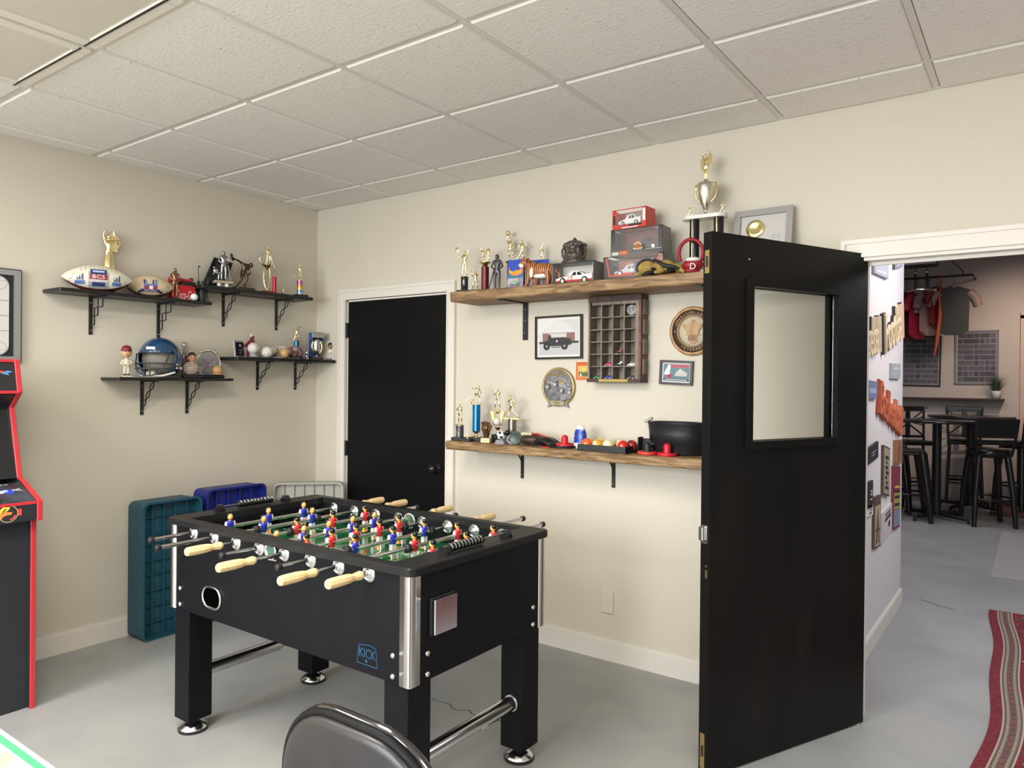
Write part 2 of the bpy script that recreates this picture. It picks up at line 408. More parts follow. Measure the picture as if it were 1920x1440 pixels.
# baseboards with a stepped top
def base_run(m, x0, x1, y0, y1, dx, dy):
    m.bounds(min(x0, x1+dx*.014), max(x0+dx*.014, x1), y0, y1, 0, .1, CASING)
bm_ = MB(); bm_.bounds(0, .014, RY, 0, 0, .098, CASING); bm_.bounds(0, .009, RY, 0, .098, .112, CASING)
struct(bm_.build('baseboard_left'))
bm_ = MB()
for x0, x1 in [(0, .245), (1.295, 3.469), (5.5, RX)]:
    bm_.bounds(x0, x1, -.014, 0, 0, .098, CASING); bm_.bounds(x0, x1, -.009, 0, .098, .112, CASING)
struct(bm_.build('baseboard_back'))

# door casings
def casing(name, x0, x1, zt, wd, sw):
    m = MB()
    for a, b, s_ in [(x0-wd, x0, 1), (x1, x1+wd, -1)]:
        m.bounds(a, b, -.014, 0, 0, zt+wd, CASING)
        e0, e1 = (a, a+.018) if s_ > 0 else (b-.018, b)
        m.bounds(e0, e1, -.022, -.014, 0, zt+wd, CASING)
        e0, e1 = (b-.012, b) if s_ > 0 else (a, a+.012)
        m.bounds(e0, e1, -.018, -.014, 0, zt+.01, CASING)
    m.bounds(x0, x1, -.014, 0, zt, zt+wd, CASING)
    m.bounds(x0-wd+.018, x1+wd-.018, -.022, -.014, zt+wd-.018, zt+wd, CASING)
    m.bounds(x0, x1, -.018, -.014, zt, zt+.012, CASING)
    # jamb lining and stop
    for a, b in [(x0-.004, x0+.012), (x1-.012, x1+.004)]: m.bounds(a, b, 0, .14, 0, zt, CASING)
    m.bounds(x0, x1, 0, .14, zt-.014, zt, CASING)
    if sw: m.bounds(x0+.012, x1-.012, .06, .075, zt-.028, zt-.014, CASING)
    return struct(m.build(name))
casing('trim_1', .314, 1.228, 1.998, .068, False)
casing('trim_2', 3.545, 5.42, 1.995, .076, True)

# closed black door
DOORP = mat('black_door_paint', (.006, .006, .007), .35, bump=(40, .03, .002), spec=.15)
m = MB(); m.rbox(((.328+1.214)/2, .022, 1.0), (.886, .04, 1.965), DOORP, .003, 1)
door1 = struct(m.build('door_1'))
m = MB(); m.lathe([(.0, 0), (.033, 0), (.033, .008), (.012, .012), (.011, .035), (.02, .04), (.029, .052), (.027, .066), (.0, .072)], BLK, n=20)
m.build('door_knob', door1, (1.15, .002, .911), (PI/2, 0, 0))
for z in (1.79, .985):
    m = MB(); m.bounds(.298, .332, -.004, .0, z-.05, z+.05, IRON); m.cyl((.318, -.007, z-.052), (.318, -.007, z+.052), .0065, None, IRON, 10)
    m.build('hinge', door1)

# ------------------------------------------------------------------ suspended ceiling
tm = ramp_mat('acoustic_tile', 'noise', 1, [(0, (.62, .60, .575)), (1, (.62, .60, .575))], .9)
tn = tm.node_tree; tb = tn.nodes['Principled BSDF']
vt = tn.nodes.new('ShaderNodeTexVoronoi'); vt.inputs['Scale'].default_value = 42
nt2 = tn.nodes.new('ShaderNodeTexNoise'); nt2.inputs['Scale'].default_value = 20
tco = tn.nodes.new('ShaderNodeTexCoord'); mpp_ = tn.nodes.new('ShaderNodeMapping'); mpp_.inputs['Scale'].default_value = (1, 2.2, 1)
tn.links.new(tco.outputs['Object'], mpp_.inputs[0]); tn.links.new(mpp_.outputs[0], vt.inputs['Vector']); tn.links.new(tco.outputs['Object'], nt2.inputs['Vector'])
mx = tn.nodes.new('ShaderNodeMath'); mx.operation = 'MULTIPLY_ADD'; mx.inputs[1].default_value = -.55
tn.links.new(nt2.outputs['Fac'], mx.inputs[0]); tn.links.new(vt.outputs['Distance'], mx.inputs[2])
rp = tn.nodes.new('ShaderNodeValToRGB'); rp.color_ramp.elements[0].position = -.0; rp.color_ramp.elements[0].color = (.42, .40, .38, 1)
rp.color_ramp.elements[1].position = .05; rp.color_ramp.elements[1].color = (.80, .775, .745, 1)
ma = tn.nodes.new('ShaderNodeMath'); ma.operation = 'ADD'; ma.inputs[1].default_value = .19
tn.links.new(mx.outputs[0], ma.inputs[0]); tn.links.new(ma.outputs[0], rp.inputs[0])
tn.links.new(rp.outputs[0], tb.inputs['Base Color'])
bt = tn.nodes.new('ShaderNodeBump'); bt.inputs['Strength'].default_value = .25; bt.inputs['Distance'].default_value = .003
tn.links.new(ma.outputs[0], bt.inputs['Height']); tn.links.new(bt.outputs[0], tb.inputs['Normal'])
GRID = mat('grid_bar_white', (.70, .67, .64), .45)
m = MB(); m.bounds(0, RX, RY, 0, H+.03, H+.1, mat('ceiling_void', (.5, .48, .45), .9))
ceil = struct(m.build('ceiling'))
XO, YO, TX, TY = .1633, .3167, .6096, .6036
xs = [0.0]+[XO+i*TX for i in range(0, 10)]+[RX]
ys = [0.0]+[-(YO+j*TY) for j in range(0, 11)]+[RY]
g2 = .0125
tiles = {}
lights = {(2, 4), (2, 5), (3, 4), (3, 5)}
real_panels = {(2, 8), (2, 9), (6, 6), (6, 7), (6, 9), (6, 10), (9, 3), (9, 4)}
for i in range(len(xs)-1):
    for j in range(len(ys)-1):
        x0, x1, y0, y1 = xs[i], xs[i+1], ys[j+1], ys[j]
        if (i, j) in lights or x1-x0 < .03 or y1-y0 < .03: continue
        key = (round(x1-x0, 3), round(y1-y0, 3))
        if key not in tiles:
            t = MB(); a = (x1-x0)/2-g2-.001; b = (y1-y0)/2-g2-.001; c = .007
            vs = [(-a, -b, .009), (a, -b, .009), (a, b, .009), (-a, b, .009), (-a+c, -b+c, 0), (a-c, -b+c, 0), (a-c, b-c, 0), (-a+c, b-c, 0),
                  (-a, -b, .02), (a, -b, .02), (a, b, .02), (-a, b, .02)]
            t.add(vs, [(4, 5, 6, 7), (0, 1, 5, 4), (1, 2, 6, 5), (2, 3, 7, 6), (3, 0, 4, 7), (0, 1, 9, 8), (1, 2, 10, 9), (2, 3, 11, 10), (3, 0, 8, 11), (8, 9, 10, 11)], tm)
            tiles[key] = t.mesh('ceiling_tile')
        link('ceiling_tile', tiles[key], ceil, ((x0+x1)/2, (y0+y1)/2, H))
for x in xs[1:-1]:
    m = MB(); m.bounds(x-.012, x+.012, RY, 0, H+.006, H+.012, GRID); m.bounds(x-.002, x+.002, RY, 0, H+.012, H+.03, GRID); m.build('grid_bar', ceil)
for y in ys[1:-1]:
    m = MB(); m.bounds(0, RX, y-.012, y+.012, H+.0065, H+.0115, GRID); m.build('grid_bar', ceil)
m = MB(); m.bounds(0, .018, RY, 0, H+.004, H+.01, GRID); m.bounds(0, RX, -.018, 0, H+.004, H+.01, GRID); m.build('wall_angle', ceil)

def light_panel(x0, x1, y0, y1, label, lens, group):
    cx, cy = (x0+x1)/2, (y0+y1)/2; a, b = (x1-x0)/2-.014, (y1-y0)/2-.014
    t = thing('ceiling_light', label, 'light', (cx, cy, H), 0, group)
    m = MB(); fw = .045
    for s_ in (-1, 1):
        m.rbox((s_*(a-fw/2), 0, -.002), (fw, 2*b, .018), CASING, .004, 1); m.rbox((0, s_*(b-fw/2), -.002), (2*a-2*fw, fw, .018), CASING, .004, 1)
    m.build('frame', t)
    m = MB(); m.bounds(-a+fw, a-fw, -b+fw, b-fw, -.001, .006, lens); m.build('diffuser', t)
    for s_ in (-1, 1):
        m = MB(); m.bounds(-a, a, s_*(b-fw+.003)-.003, s_*(b-fw+.003)+.003, -.013, -.009, IRON); m.build('latch_strip', t)
    return t
LENS = mat('milky_diffuser', (.62, .585, .52), .22, noise=(2.5, .04))
light_panel(xs[2], xs[3], ys[6], ys[4], 'unlit recessed ceiling light with smooth milky lens above the arcade corner', LENS, 'recessed ceiling lights')
light_panel(xs[3], xs[4], ys[6], ys[4], 'unlit ceiling light with smooth lens beside the speckled tile at top', LENS, 'recessed ceiling lights')

# ------------------------------------------------------------------ open black door with a glass lite
DP = Vector((3.194, -.804, 0)); DA = math.atan2(.831, .376)
m = MB(); W2, HT = .912, 2.012
OLD = ramp_mat('worn_black_paint', 'noise', 2.5, [(.35, (.005, .0048, .005)), (.6, (.008, .0072, .007)), (.8, (.013, .010, .0095))], .4, stretch=(2.5, 2.5, .5), detail=6)
OLD.node_tree.nodes['Principled BSDF'].inputs['Specular IOR Level'].default_value = .15
L0, L1, Z0, Z1 = .197, .715, 1.222, 1.835
for a in [(0, L0, .006, HT), (L1, W2, .006, HT), (L0, L1, .006, Z0), (L0, L1, Z1, HT)]: m.bounds(a[0], a[1], 0, .044, a[2], a[3], OLD)
door2 = struct(m.build('door_2', None, DP, (0, 0, DA)))
m = MB()
for y0, y1 in [(-.012, .012), (.032, .056)]:
    e = .018
    for a in [(L0-e, L0+.012, Z0-e, Z1+e), (L1-.012, L1+e, Z0-e, Z1+e), (L0+.012, L1-.012, Z0-e, Z0+.012), (L0+.012, L1-.012, Z1-.012, Z1+e)]:
        m.bounds(a[0], a[1], y0, y1, a[2], a[3], OLD)
m.build('glazing_bead', door2)
m = MB(); m.bounds(L0+.001, L1-.001, .019, .025, Z0+.001, Z1-.001, mat('door_glass', (.93, .95, .93), .03, trans=1.0, ior=1.5)); m.build('pane', door2)
BRASS = mat('worn_brass', (.72, .52, .22), .3, 1.0)
for z0, z1 in [(1.86, 1.945), (.03, .16)]:
    m = MB(); m.bounds(-.003, 0, .012, .034, z0, z1, BRASS); m.rbox((-.004, .023, (z0+z1)/2), (.006, .008, .04), BLKM, .001, 1); m.build('flush_bolt', door2)
m = MB(); m.bounds(-.003, 0, .01, .036, .862, .93, STEEL); m.rbox((-.012, .026, .9), (.018, .02, .05), STEEL, .002, 1); m.bounds(-.004, -.002, .016, .03, .872, .9, BLK); m.build('strike_plate', door2)
m = MB(); m.bounds(-.002, 0, .008, .018, .735, .765, BRASS); m.cyl((-.003, .013, .78), (0, .013, .78), .004, None, BRASS, 8); m.build('keyhole_plate', door2)
m = MB(); m.ball((.19, -.002, 1.925), .004, STEEL, 8); m.build('screw', door2)

# blank outlet plate
t = tag(MB().rbox((0, -.004, 0), (.072, .008, .115), mat('ivory_plastic', (.66, .63, .53), .4), .003, 2).cyl((0, -.0085, .042), (0, -.007, .042), .0035, None, STEEL, 8).cyl((0, -.0085, -.042), (0, -.007, -.042), .0035, None, STEEL, 8)
        .build('blank_outlet_plate', None, (2.345, 0, .302)), 'blank ivory wall plate above the baseboard', 'wall plate')

# ================================================================== FOOSBALL TABLE
FX0, FX1, FY0, FY1 = 1.268, 2.622, -1.776, -1.032
CXF, CYF = (FX0+FX1)/2, (FY0+FY1)/2
ft = thing('foosball_table', 'black foosball table with steel corner trims, chrome cross tubes and wooden rod handles', 'foosball table', (CXF, CYF, 0))
def L(x, y, z=0): return (x-CXF, y-CYF, z)
a, b = (FX1-FX0)/2, (FY1-FY0)/2
ZB, ZT, ZF, ZR = .515, .857, .768, .838
RODX = [1.433+.1436*k-CXF for k in range(8)]
m = MB()
th = .03
m.bounds(-a, a, -b, -b+th, ZB, ZT, BLACKP); m.bounds(-a, a, b-th, b, ZB, ZT, BLACKP)
m.bounds(-a, -a+th, -b+th, b-th, ZB, ZT, BLACKP); m.bounds(a-th, a, -b+th, b-th, ZB, ZT, BLACKP)
m.bounds(-a+th, a-th, -b+th, b-th, ZB+.01, ZB+.03, BLACKP)
# inner end blocks with goals
for s_ in (-1, 1):
    x0, x1 = (a-.095, a-th) if s_ > 0 else (-a+th, -a+.095)
    m.bounds(x0, x1, -b+th, -.1, ZF-.02, ZT, BLACKP); m.bounds(x0, x1, .1, b-th, ZF-.02, ZT, BLACKP)
    m.bounds(x0, x1, -.1, .1, ZF+.065, ZT, BLACKP); m.bounds(x0+(.045 if s_ > 0 else 0), x1-(.0 if s_ > 0 else .045), -.1, .1, ZF-.02, ZF+.065, BLACKP)
cab = m.build('cabinet', ft)
# top rail frame with rounded corners
def rounded(x0, x1, y0, y1, r, n=5):
    pts = []
    for cx, cy, a0 in [(x1-r, y1-r, 0), (x0+r, y1-r, PI/2), (x0+r, y0+r, PI), (x1-r, y0+r, 1.5*PI)]:
        for k in range(n+1):
            an = a0+PI/2*k/n; pts.append((cx+r*math.cos(an), cy+r*math.sin(an)))
    return pts
TOPM = mat('black_top_rail', (.012, .012, .013), .4, spec=.25)
m = MB(); o = rounded(-a-.018, a+.018, -b-.014, b+.014, .03); q = rounded(-a+.093, a-.093, -b+.028, b-.028, .004)
n = len(o); z0, z1, c = ZT, .883, .004
oi = rounded(-a-.018+c, a+.018-c, -b-.014+c, b+.014-c, .03-c)
vs = [(x, y, z0) for x, y in o]+[(x, y, z1-c) for x, y in o]+[(x, y, z1) for x, y in oi]+[(x, y, z1) for x, y in q]+[(x, y, z0) for x, y in q]
fs = []
for lv in range(4):
    for i in range(n): fs.append((lv*n+i, lv*n+(i+1) % n, (lv+1)*n+(i+1) % n, (lv+1)*n+i))
for i in range(n): fs.append((4*n+i, 4*n+(i+1) % n, (i+1) % n, i))
m.add(vs, fs, TOPM); m.build('top_rail', ft)
# playfield
GREEN = mat('playfield_green', (.012, .17, .05), .12, coat=.6)
WL = mat('playfield_line', (.75, .78, .74), .3)
m = MB(); m.bounds(-a+.05, a-.05, -b+th, b-th, ZF-.015, ZF, GREEN)
def fl(x0, x1, y0, y1, mt=WL, z=.0006): m.add([(x0, y0, ZF+z), (x1, y0, ZF+z), (x1, y1, ZF+z), (x0, y1, ZF+z)], [(0, 1, 2, 3)], mt)
fl(-.003, .003, -b+th, b-th)
def arc(cx, cy, r, a0, a1, wd=.006, k=28):
    for i in range(k):
        p0 = a0+(a1-a0)*i/k; p1 = a0+(a1-a0)*(i+1)/k
        m.add([(cx+rr*math.cos(p), cy+rr*math.sin(p), ZF+.0007) for rr, p in ((r, p0), (r+wd, p0), (r+wd, p1), (r, p1))], [(0, 1, 2, 3)], WL)
arc(0, 0, .11, 0, 2*PI)
for s_ in (-1, 1):
    e = a-.095
    fl(s_*(e-.2)-.003, s_*(e-.2)+.003, -.2, .2); fl(min(s_*e, s_*(e-.2)), max(s_*e, s_*(e-.2)), -.203, -.197); fl(min(s_*e, s_*(e-.2)), max(s_*e, s_*(e-.2)), .197, .203)
    fl(s_*(e-.1)-.003, s_*(e-.1)+.003, -.11, .11); fl(min(s_*e, s_*(e-.1)), max(s_*e, s_*(e-.1)), -.113, -.107); fl(min(s_*e, s_*(e-.1)), max(s_*e, s_*(e-.1)), .107, .113)
    arc(s_*(e-.2), 0, .08, PI/2 if s_ > 0 else -PI/2, 3*PI/2 if s_ > 0 else PI/2)
m.build('playfield', ft)
# small white card-like marks standing by the men
for px, py in [(738, 1043), (757, 1015), (717, 1025), (702, 1008), (685, 993), (800, 1025), (587, 999), (568, 985)]:
    p = atZ(px, py, ZF+.012); s_ = .016
    k = MB(); k.rbox((0, 0, 0), (.006, .03, .022), WHT, .001, 1)
    k.build('white_block', ft, L(p.x, p.y, ZF+.0115), (0, 0, .2))
# corner trims
for sx in (-1, 1):
    for sy in (-1, 1):
        m = MB(); wd = .042; r = .012
        prof = [(wd, -.0015), (wd, .0)]
        pts = []
        pts += [(-wd, 0)]
        for k in range(5):
            an = -PI/2 + PI/2*k/4; pts.append((-r+r*math.cos(an)+.003, r+r*math.sin(an)-.003))
        pts += [(.003, wd), (0.0, wd), (0, 0), (-wd, 0)]
        vs = []; n = len(pts)
        P2 = [(-wd, -.003)]+[(-r+.003+r*math.cos(-PI/2+PI/2*k/5), r-.003+r*math.sin(-PI/2+PI/2*k/5)) for k in range(6)]+[(.003, wd), (-.004, wd), (-.004, .004), (-wd, .004)]
        vs = [(x*sx*-1*-1, y, z) for z in (ZB-.002, ZT-.001) for x, y in P2]
        n = len(P2)
        vs = [(sx*(a+x), (-sy)*(-1)*0+sy*(b-y) if False else sy*(b-y), z) for z in (ZB-.002, ZT-.001) for x, y in P2]
        m.add(vs, [(i, (i+1) % n, n+(i+1) % n, n+i) for i in range(n)], STEEL, True)
        m.add(vs, [tuple(range(n)), tuple(range(n, 2*n))], STEEL)
        m.build('corner_trim', ft)
        # bolts beside the trim
        for z in (.60, .535):
            for pos, rot in [((sx*(a-.072), sy*(b+.001), z), (PI/2 if sy < 0 else -PI/2, 0, 0)), ((sx*(a+.001), sy*(b-.078), z), (0, PI/2 if sx > 0 else -PI/2, 0))]:
                k = MB(); k.lathe([(.0095, 0), (.009, .003), (.005, .006), (0, .0065)], CHROME, n=12); k.build('bolt', ft, pos, rot)
# legs, levelling feet, cross tubes
for sx in (-1, 1):
    for sy in (-1, 1):
        cx, cy = sx*(a-.068), sy*(b-.062)
        m = MB(); m.rbox((cx, cy, .29), (.105, .105, .47), BLACKP, .004, 2)
        lg = m.build('leg', ft)
        m = MB(); m.lathe([(.058, 0), (.06, .012)], BLKM, n=24); m.lathe([(.057, .012), (.056, .018), (.036, .032), (.02, .04), (.018, .06)], CHROME, n=24)
        m.build('levelling_foot', lg, (cx, cy, 0))
    m = MB(); m.cyl((sx*(a-.068), -b+.11, .232), (sx*(a-.068), b-.11, .232), .027, None, CHROME, 24)
    for sy in (-1, 1): m.cyl((sx*(a-.068), sy*(b-.114), .232), (sx*(a-.068), sy*(b-.12), .232), .031, None, STEEL, 24)
    m.build('cross_tube', ft)
# ball return opening on the near side
def stadium(w_, h_, n=10):
    r = h_/2; return [(w_/2-r+r*math.cos(t), r*math.sin(t)) for t in [(-PI/2+PI*k/n) for k in range(n+1)]]+[(-w_/2+r+r*math.cos(t), r*math.sin(t)) for t in [(PI/2+PI*k/n) for k in range(n+1)]]
for sy in (-1, 1):
    x, z = 1.567-CXF, .602
    o1, i1 = stadium(.128, .086), stadium(.112, .07)
    m = MB(); n = len(o1); y = sy*(b+.003); y2 = sy*(b-.001)
    vs = [(x+u, y2, z+v) for u, v in o1]+[(x+u, y, z+v) for u, v in o1]+[(x+u, y, z+v) for u, v in i1]+[(x+u, y2, z+v) for u, v in i1]
    m.tube([(x+u*.94, y, z+v*.94) for u, v in o1], .005, CHROME, 8, closed=True)
    m.add([(x+u, sy*(b+.0006), z+v) for u, v in i1], [tuple(range(n))], mat('hole_shade', (.001, .001, .001), .9, spec=0.0))  # flat black face paints the dark inside of the opening, no recess is cut
    m.build('ball_return_ring', ft)
    # serving hole ring with a chrome cup
    m = MB(); T = Matrix.Translation((1.934-CXF, sy*b, ZR)) @ Matrix.Rotation(PI/2 if sy < 0 else -PI/2, 4, 'X')
    m.M = T; m.lathe([(.026, 0), (.033, .001), (.034, .004), (.031, .007), (.027, .006), (.024, .0)], CHROME, n=28, cap=False)
    m.lathe([(.024, .0005), (0, .0007)], mat('serve_hole_green', (.05, .14, .09), .2), n=24)
    m.M = Matrix.Identity(4); m.tube([(1.934-CXF-.035+.07*k/8, sy*(b+.004+.03*math.sin(PI*k/8)), ZR-.03+.01*math.sin(PI*k/8)) for k in range(9)], .0035, CHROME, 8)
    m.build('serving_cup', ft)
    # matching ring on the inner face
    m = MB(); m.M = Matrix.Translation((1.934-CXF, sy*(b-th), ZR)) @ Matrix.Rotation(-PI/2 if sy < 0 else PI/2, 4, 'X')
    m.lathe([(.028, 0), (.036, .001), (.035, .006), (.028, .005), (.0, .001)], CHROME, n=28)
    m.build('serving_ring', ft)
# ashtray-like chrome flap plate on the right end
m = MB(); m.M = Matrix.Translation((a, CYF*0, 0))
y0, y1 = -1.688-CYF, -1.58-CYF
m.rbox((.012, (y0+y1)/2, .712), (.022, y1-y0, .112), CHROME, .003, 2); m.rbox((.004, (y0+y1)/2, .712), (.008, y1-y0+.008, .118), IRON, .002, 1)
sp = m.build('cup_holder', ft)
m = MB(); m.M = Matrix.Translation((a+.0237, (y0+y1)/2, .735)) @ Matrix.Rotation(PI/2, 4, 'Z')
m.ring(0, 0, .010, .012, 0, STEEL); m.ring(0, 0, .0, .004, 0, STEEL)
for q_ in [(-.022, -.016, .022, -.0145), (-.022, .0145, .022, .016), (-.022, -.016, -.0205, .016), (.0205, -.016, .022, .016)]: m.rect(*q_, 0, STEEL)
m.build('engraved_emblem', sp)
# badge with the maker's blue lettering
LB = mat('badge_blue', (.012, .085, .19), .4)
m = MB(); T = Matrix.Translation((2.436-CXF, -b-.0008, .573))
m.M = T
o1 = [(-.047, -.03), (-.04, .028), (.01, .036), (.038, .03), (.047, -.03)]
for (x0, z0), (x1, z1) in zip(o1, o1[1:]+o1[:1]):
    d = Vector((x1-x0, z1-z0)).normalized()*.0; nx, nz_ = -(z1-z0), (x1-x0); l = math.hypot(nx, nz_); nx, nz_ = nx/l*.0012, nz_/l*.0012
    m.poly([(x0-nx, z0-nz_), (x1-nx, z1-nz_), (x1+nx, z1+nz_), (x0+nx, z0+nz_)], 0, LB)
m.text('KICK', .03, LB, Matrix.Translation((0, 0, -.008)), width=.076)
m.disc(-.004, -.018, .005, -.0002, LB, 10); m.build('badge', ft)

# rods, bearings, handles, bumpers and men
PB = mat('jersey_blue', (.02, .03, .42), .25, coat=.4); PR = mat('jersey_red', (.62, .02, .03), .25, coat=.4)
PS = mat('man_face', (.85, .42, .13), .4); PW = mat('man_white', (.82, .82, .80), .3); PH = mat('man_hair', (.01, .01, .01), .3)
def man_mesh(jm):
    m = MB()            # rod axis at origin, faces -x
    m.lathe([(.006, .019), (.0125, .021), (.014, .012), (.0125, -.006), (.011, -.013)], jm, sc=(.85, 1.15, 1), n=12)
    for s_ in (-1, 1):
        m.ball((-.001, s_*.0165, .006), (.0062, .0052, .014), PW, 10)
        m.rbox((0, s_*.0063, -.025), (.015, .0115, .028), PW, .003, 1)
        m.rbox((-.001, s_*.006, -.045), (.011, .009, .016), PS, .003, 1)
    m.rbox((-.002, 0, -.054), (.018, .02, .007), PS, .002, 1)
    m.cyl((0, 0, .018), (0, 0, .026), .0045, None, PS, 8)
    m.ball((-.002, 0, .0345), (.0102, .0095, .012), PS, 12)
    m.ball((.0025, 0, .0400), (.0098, .0103, .0095), PH, 12)
    m.lathe([(.013, 0), (.013, .0)], jm)
    m.rect(-.004, .004, .004, .011, -.0152, PW)
    m.M = Matrix.Rotation(PI/2, 4, 'Z'); m.text('AA', .005, PW, Matrix.Translation((0, -.0127, .004)))
    m.v = [Vector((v.x*1.12, v.y*1.15, v.z*1.15)) for v in m.v]
    return m.mesh('player')
MB_, MR_ = man_mesh(PB), man_mesh(PR)
_m = MB(); _m.lathe([(.0, 0), (.0125, 0), (.0155, .004), (.0165, .02), (.0165, .06), (.015, .085), (.0115, .103), (.0135, .12), (.0150, .132), (.012, .14), (0, .142)], WOODL, n=10, smooth=False)
_m.cyl((.0, -.0005, .0), (.0, -.0005, -.0008), .007, None, mat('wood_end', (.62, .42, .18), .5), 10)
_m.ball((0, .0162, .062), (.003, .001, .003), BLK, 8)
HANDLE = _m.mesh('handle')
_m = MB(); _m.lathe([(0, 0), (.011, 0), (.012, .003), (.012, .016), (.0105, .018), (0, .018)], BLKM, n=14); CAP = _m.mesh('end_cap')
_m = MB(); _m.lathe([(.009, 0), (.0165, .001), (.0175, .005), (.0175, .009), (.015, .012), (.0175, .015), (.0175, .02), (.009, .024)], BLKM, n=18); BUMP = _m.mesh('rubber_bumper')
_m = MB(); _m.lathe([(.0088, .012), (.0125, .012), (.0135, .004), (.018, .0035), (.019, .006), (.0225, .006), (.0235, .004), (.0265, .003), (.029, .0)], CHROME, n=28, cap=False); BEAR = _m.mesh('rod_bearing')
rods = [  # near end y, near kind, far end y, far kind, colour, men y, bumper positions, facing
    (-1.957, 'cap', -.735, 'h', 'b', [-1.614, -1.427, -1.238], [-1.67, -1.19], 1),
    (-2.008, 'cap', -.715, 'h', 'b', [-1.554, -1.305], [-1.585, -1.275], 1),
    (-1.975, 'h', -.783, 'cap', 'r', [-1.496, -1.31, -1.124], [-1.53, -1.09], -1),
    (-1.933, 'cap', -.70, 'h', 'b', [-1.703, -1.578, -1.455, -1.33, -1.208], [-1.18], 1),
    (-2.034, 'h', -.83, 'cap', 'r', [-1.677, -1.56, -1.438, -1.314, -1.202], [-1.17], -1),
    (-1.913, 'cap', -.735, 'h', 'b', [-1.575, -1.382, -1.204], [-1.61, -1.16], -1),
    (-2.008, 'h', -.703, 'cap', 'r', [-1.413, -1.164], [-1.448, -1.125], -1),
    (-1.944, 'h', -.76, 'cap', 'r', [-1.472, -1.283, -1.118], [-1.50, -1.09], -1)]
for k, (yn, kn, yf, kf, colr, men, bumps, face) in enumerate(rods):
    x = RODX[k]; m = MB()
    m.cyl((0, yn+.003-CYF, 0), (0, yf-.003-CYF, 0), .0079, None, CHROME, 14)
    rod = m.build('rod', ft, (x, 0, ZR))
    for yy, kd, s_ in ((yn, kn, -1), (yf, kf, 1)):
        yy -= CYF
        if kd == 'h': link('handle', HANDLE, rod, (0, yy, 0), (PI/2 if s_ > 0 else -PI/2, 0, 0))
        else: link('end_cap', CAP, rod, (0, yy, 0), (PI/2 if s_ > 0 else -PI/2, 0, 0))
    for y in men:
        link('player', MB_ if colr == 'b' else MR_, rod, (0, y-CYF, 0), (0, 0, 0 if face < 0 else PI))
    for y in bumps: link('rubber_bumper', BUMP, rod, (0, y-CYF-.012, 0), (-PI/2, 0, 0))
    for y, rx in ((-b, PI/2), (b, -PI/2), (-b+th, -PI/2), (b-th, PI/2)):
        link('rod_bearing', BEAR, ft, (x, y, ZR), (rx, 0, 0))
# abacus scorers on both end rails
DIG = mat('digit_white', (.75, .75, .74), .5)
for s_ in (-1, 1):
    xc = s_*(a-.035); m = MB()
    for y in (-.175, .165):
        m.prism([(-.022, 0), (-.02, .012), (-.008, .026), (.008, .026), (.02, .012), (.022, 0)], -.012, .012, BLK, Matrix.Translation((xc, y, .883)))
    m.cyl((xc, -.17, .9), (xc, .165, .9), .003, None, STEEL, 8)
    sc_ = m.build('score_counter', ft)
    y = -.15 if s_ > 0 else -.085
    for k in range(10):
        q = MB(); q.lathe([(.006, 0), (.0135, .0), (.0145, .002), (.0145, .0135), (.0135, .0155), (.006, .0155)], BLK, n=14)
        q.ring(0, 0, .0142, .0152, 0, BLK, 4)
        q.build('score_bead', sc_, (xc, y+k*.0175, .9), (-PI/2, 0, 0))
    if s_ < 0:
        q = MB()
        for k in range(10):
            T = Matrix.Translation((xc+.0112, y+k*.0175+.008, .9112)) @ Matrix.Rotation(PI/2, 4, 'Z') @ Matrix.Rotation(-PI/4, 4, 'X') @ Matrix.Translation((0, 0, -.006))
            q.text(str(k+1), .013, DIG, T, width=(.009, .013)[k == 9] if k else .004)
        q.build('bead_numbers', sc_)
    else:
        q = MB()
        for k in range(10):
            q.tube([(xc+.0148*math.cos(t), y+k*.0175+.0, .9+.0148*math.sin(t)) for t in [-.4+i*(PI*.75)/8 for i in range(9)]], .0006, STEEL, 5)
        q.build('bead_edges', sc_)

# ================================================================== LEFT WALL SHELVES
SHB = mat('black_shelf', (.012, .012, .013), .4)
def bracket(parent, x, zt, drop, style, dep=.17):
    "iron bracket: wall strap, arm under the shelf and an ornament; local x along wall, -y out"
    m = MB()
    m.rbox((x, -.004, zt-drop/2-.002), (.02, .006, drop), IRON, .0015, 1)
    m.rbox((x, -dep/2, zt-.004), (.02, dep, .006), IRON, .0015, 1)
    for z in (zt-.03, zt-drop+.02): m.ball((x, -.008, z), .0035, STEEL, 8)
    br = m.build('bracket', parent)
    m = MB(); r = .0035
    if style == 'step':
        a = dep-.03
        m.tube([(x, -a, zt-.006), (x, -a, zt-.055), (x, -a*.35, zt-.06), (x, -a*.35, zt-.15), (x, -.004, zt-.155)], r, IRON, 6)
        m.tube([(x, -a*.62, zt-.006), (x, -a*.62, zt-.1), (x, -.004, zt-.103)], r, IRON, 6)
    elif style == 'twist':
        A = Vector((x, -.006, zt-drop*.8)); B = Vector((x, -dep*.8, zt-.008)); d = B-A; nrm = Vector((0, d.z, -d.y)).normalized()
        for ph in (1, -1):
            m.tube([A+d*t+nrm*(ph*.014*math.sin(3*PI*t)) for t in [k/24 for k in range(25)]], r, IRON, 6)
    else:
        m.tube([(x, -.006-dep*.75*(1-math.cos(t)), zt-drop*.6+drop*.57*math.sin(t)) for t in [PI/2*k/8 for k in range(9)]], .0045, IRON, 6)
    m.build('brace', br)
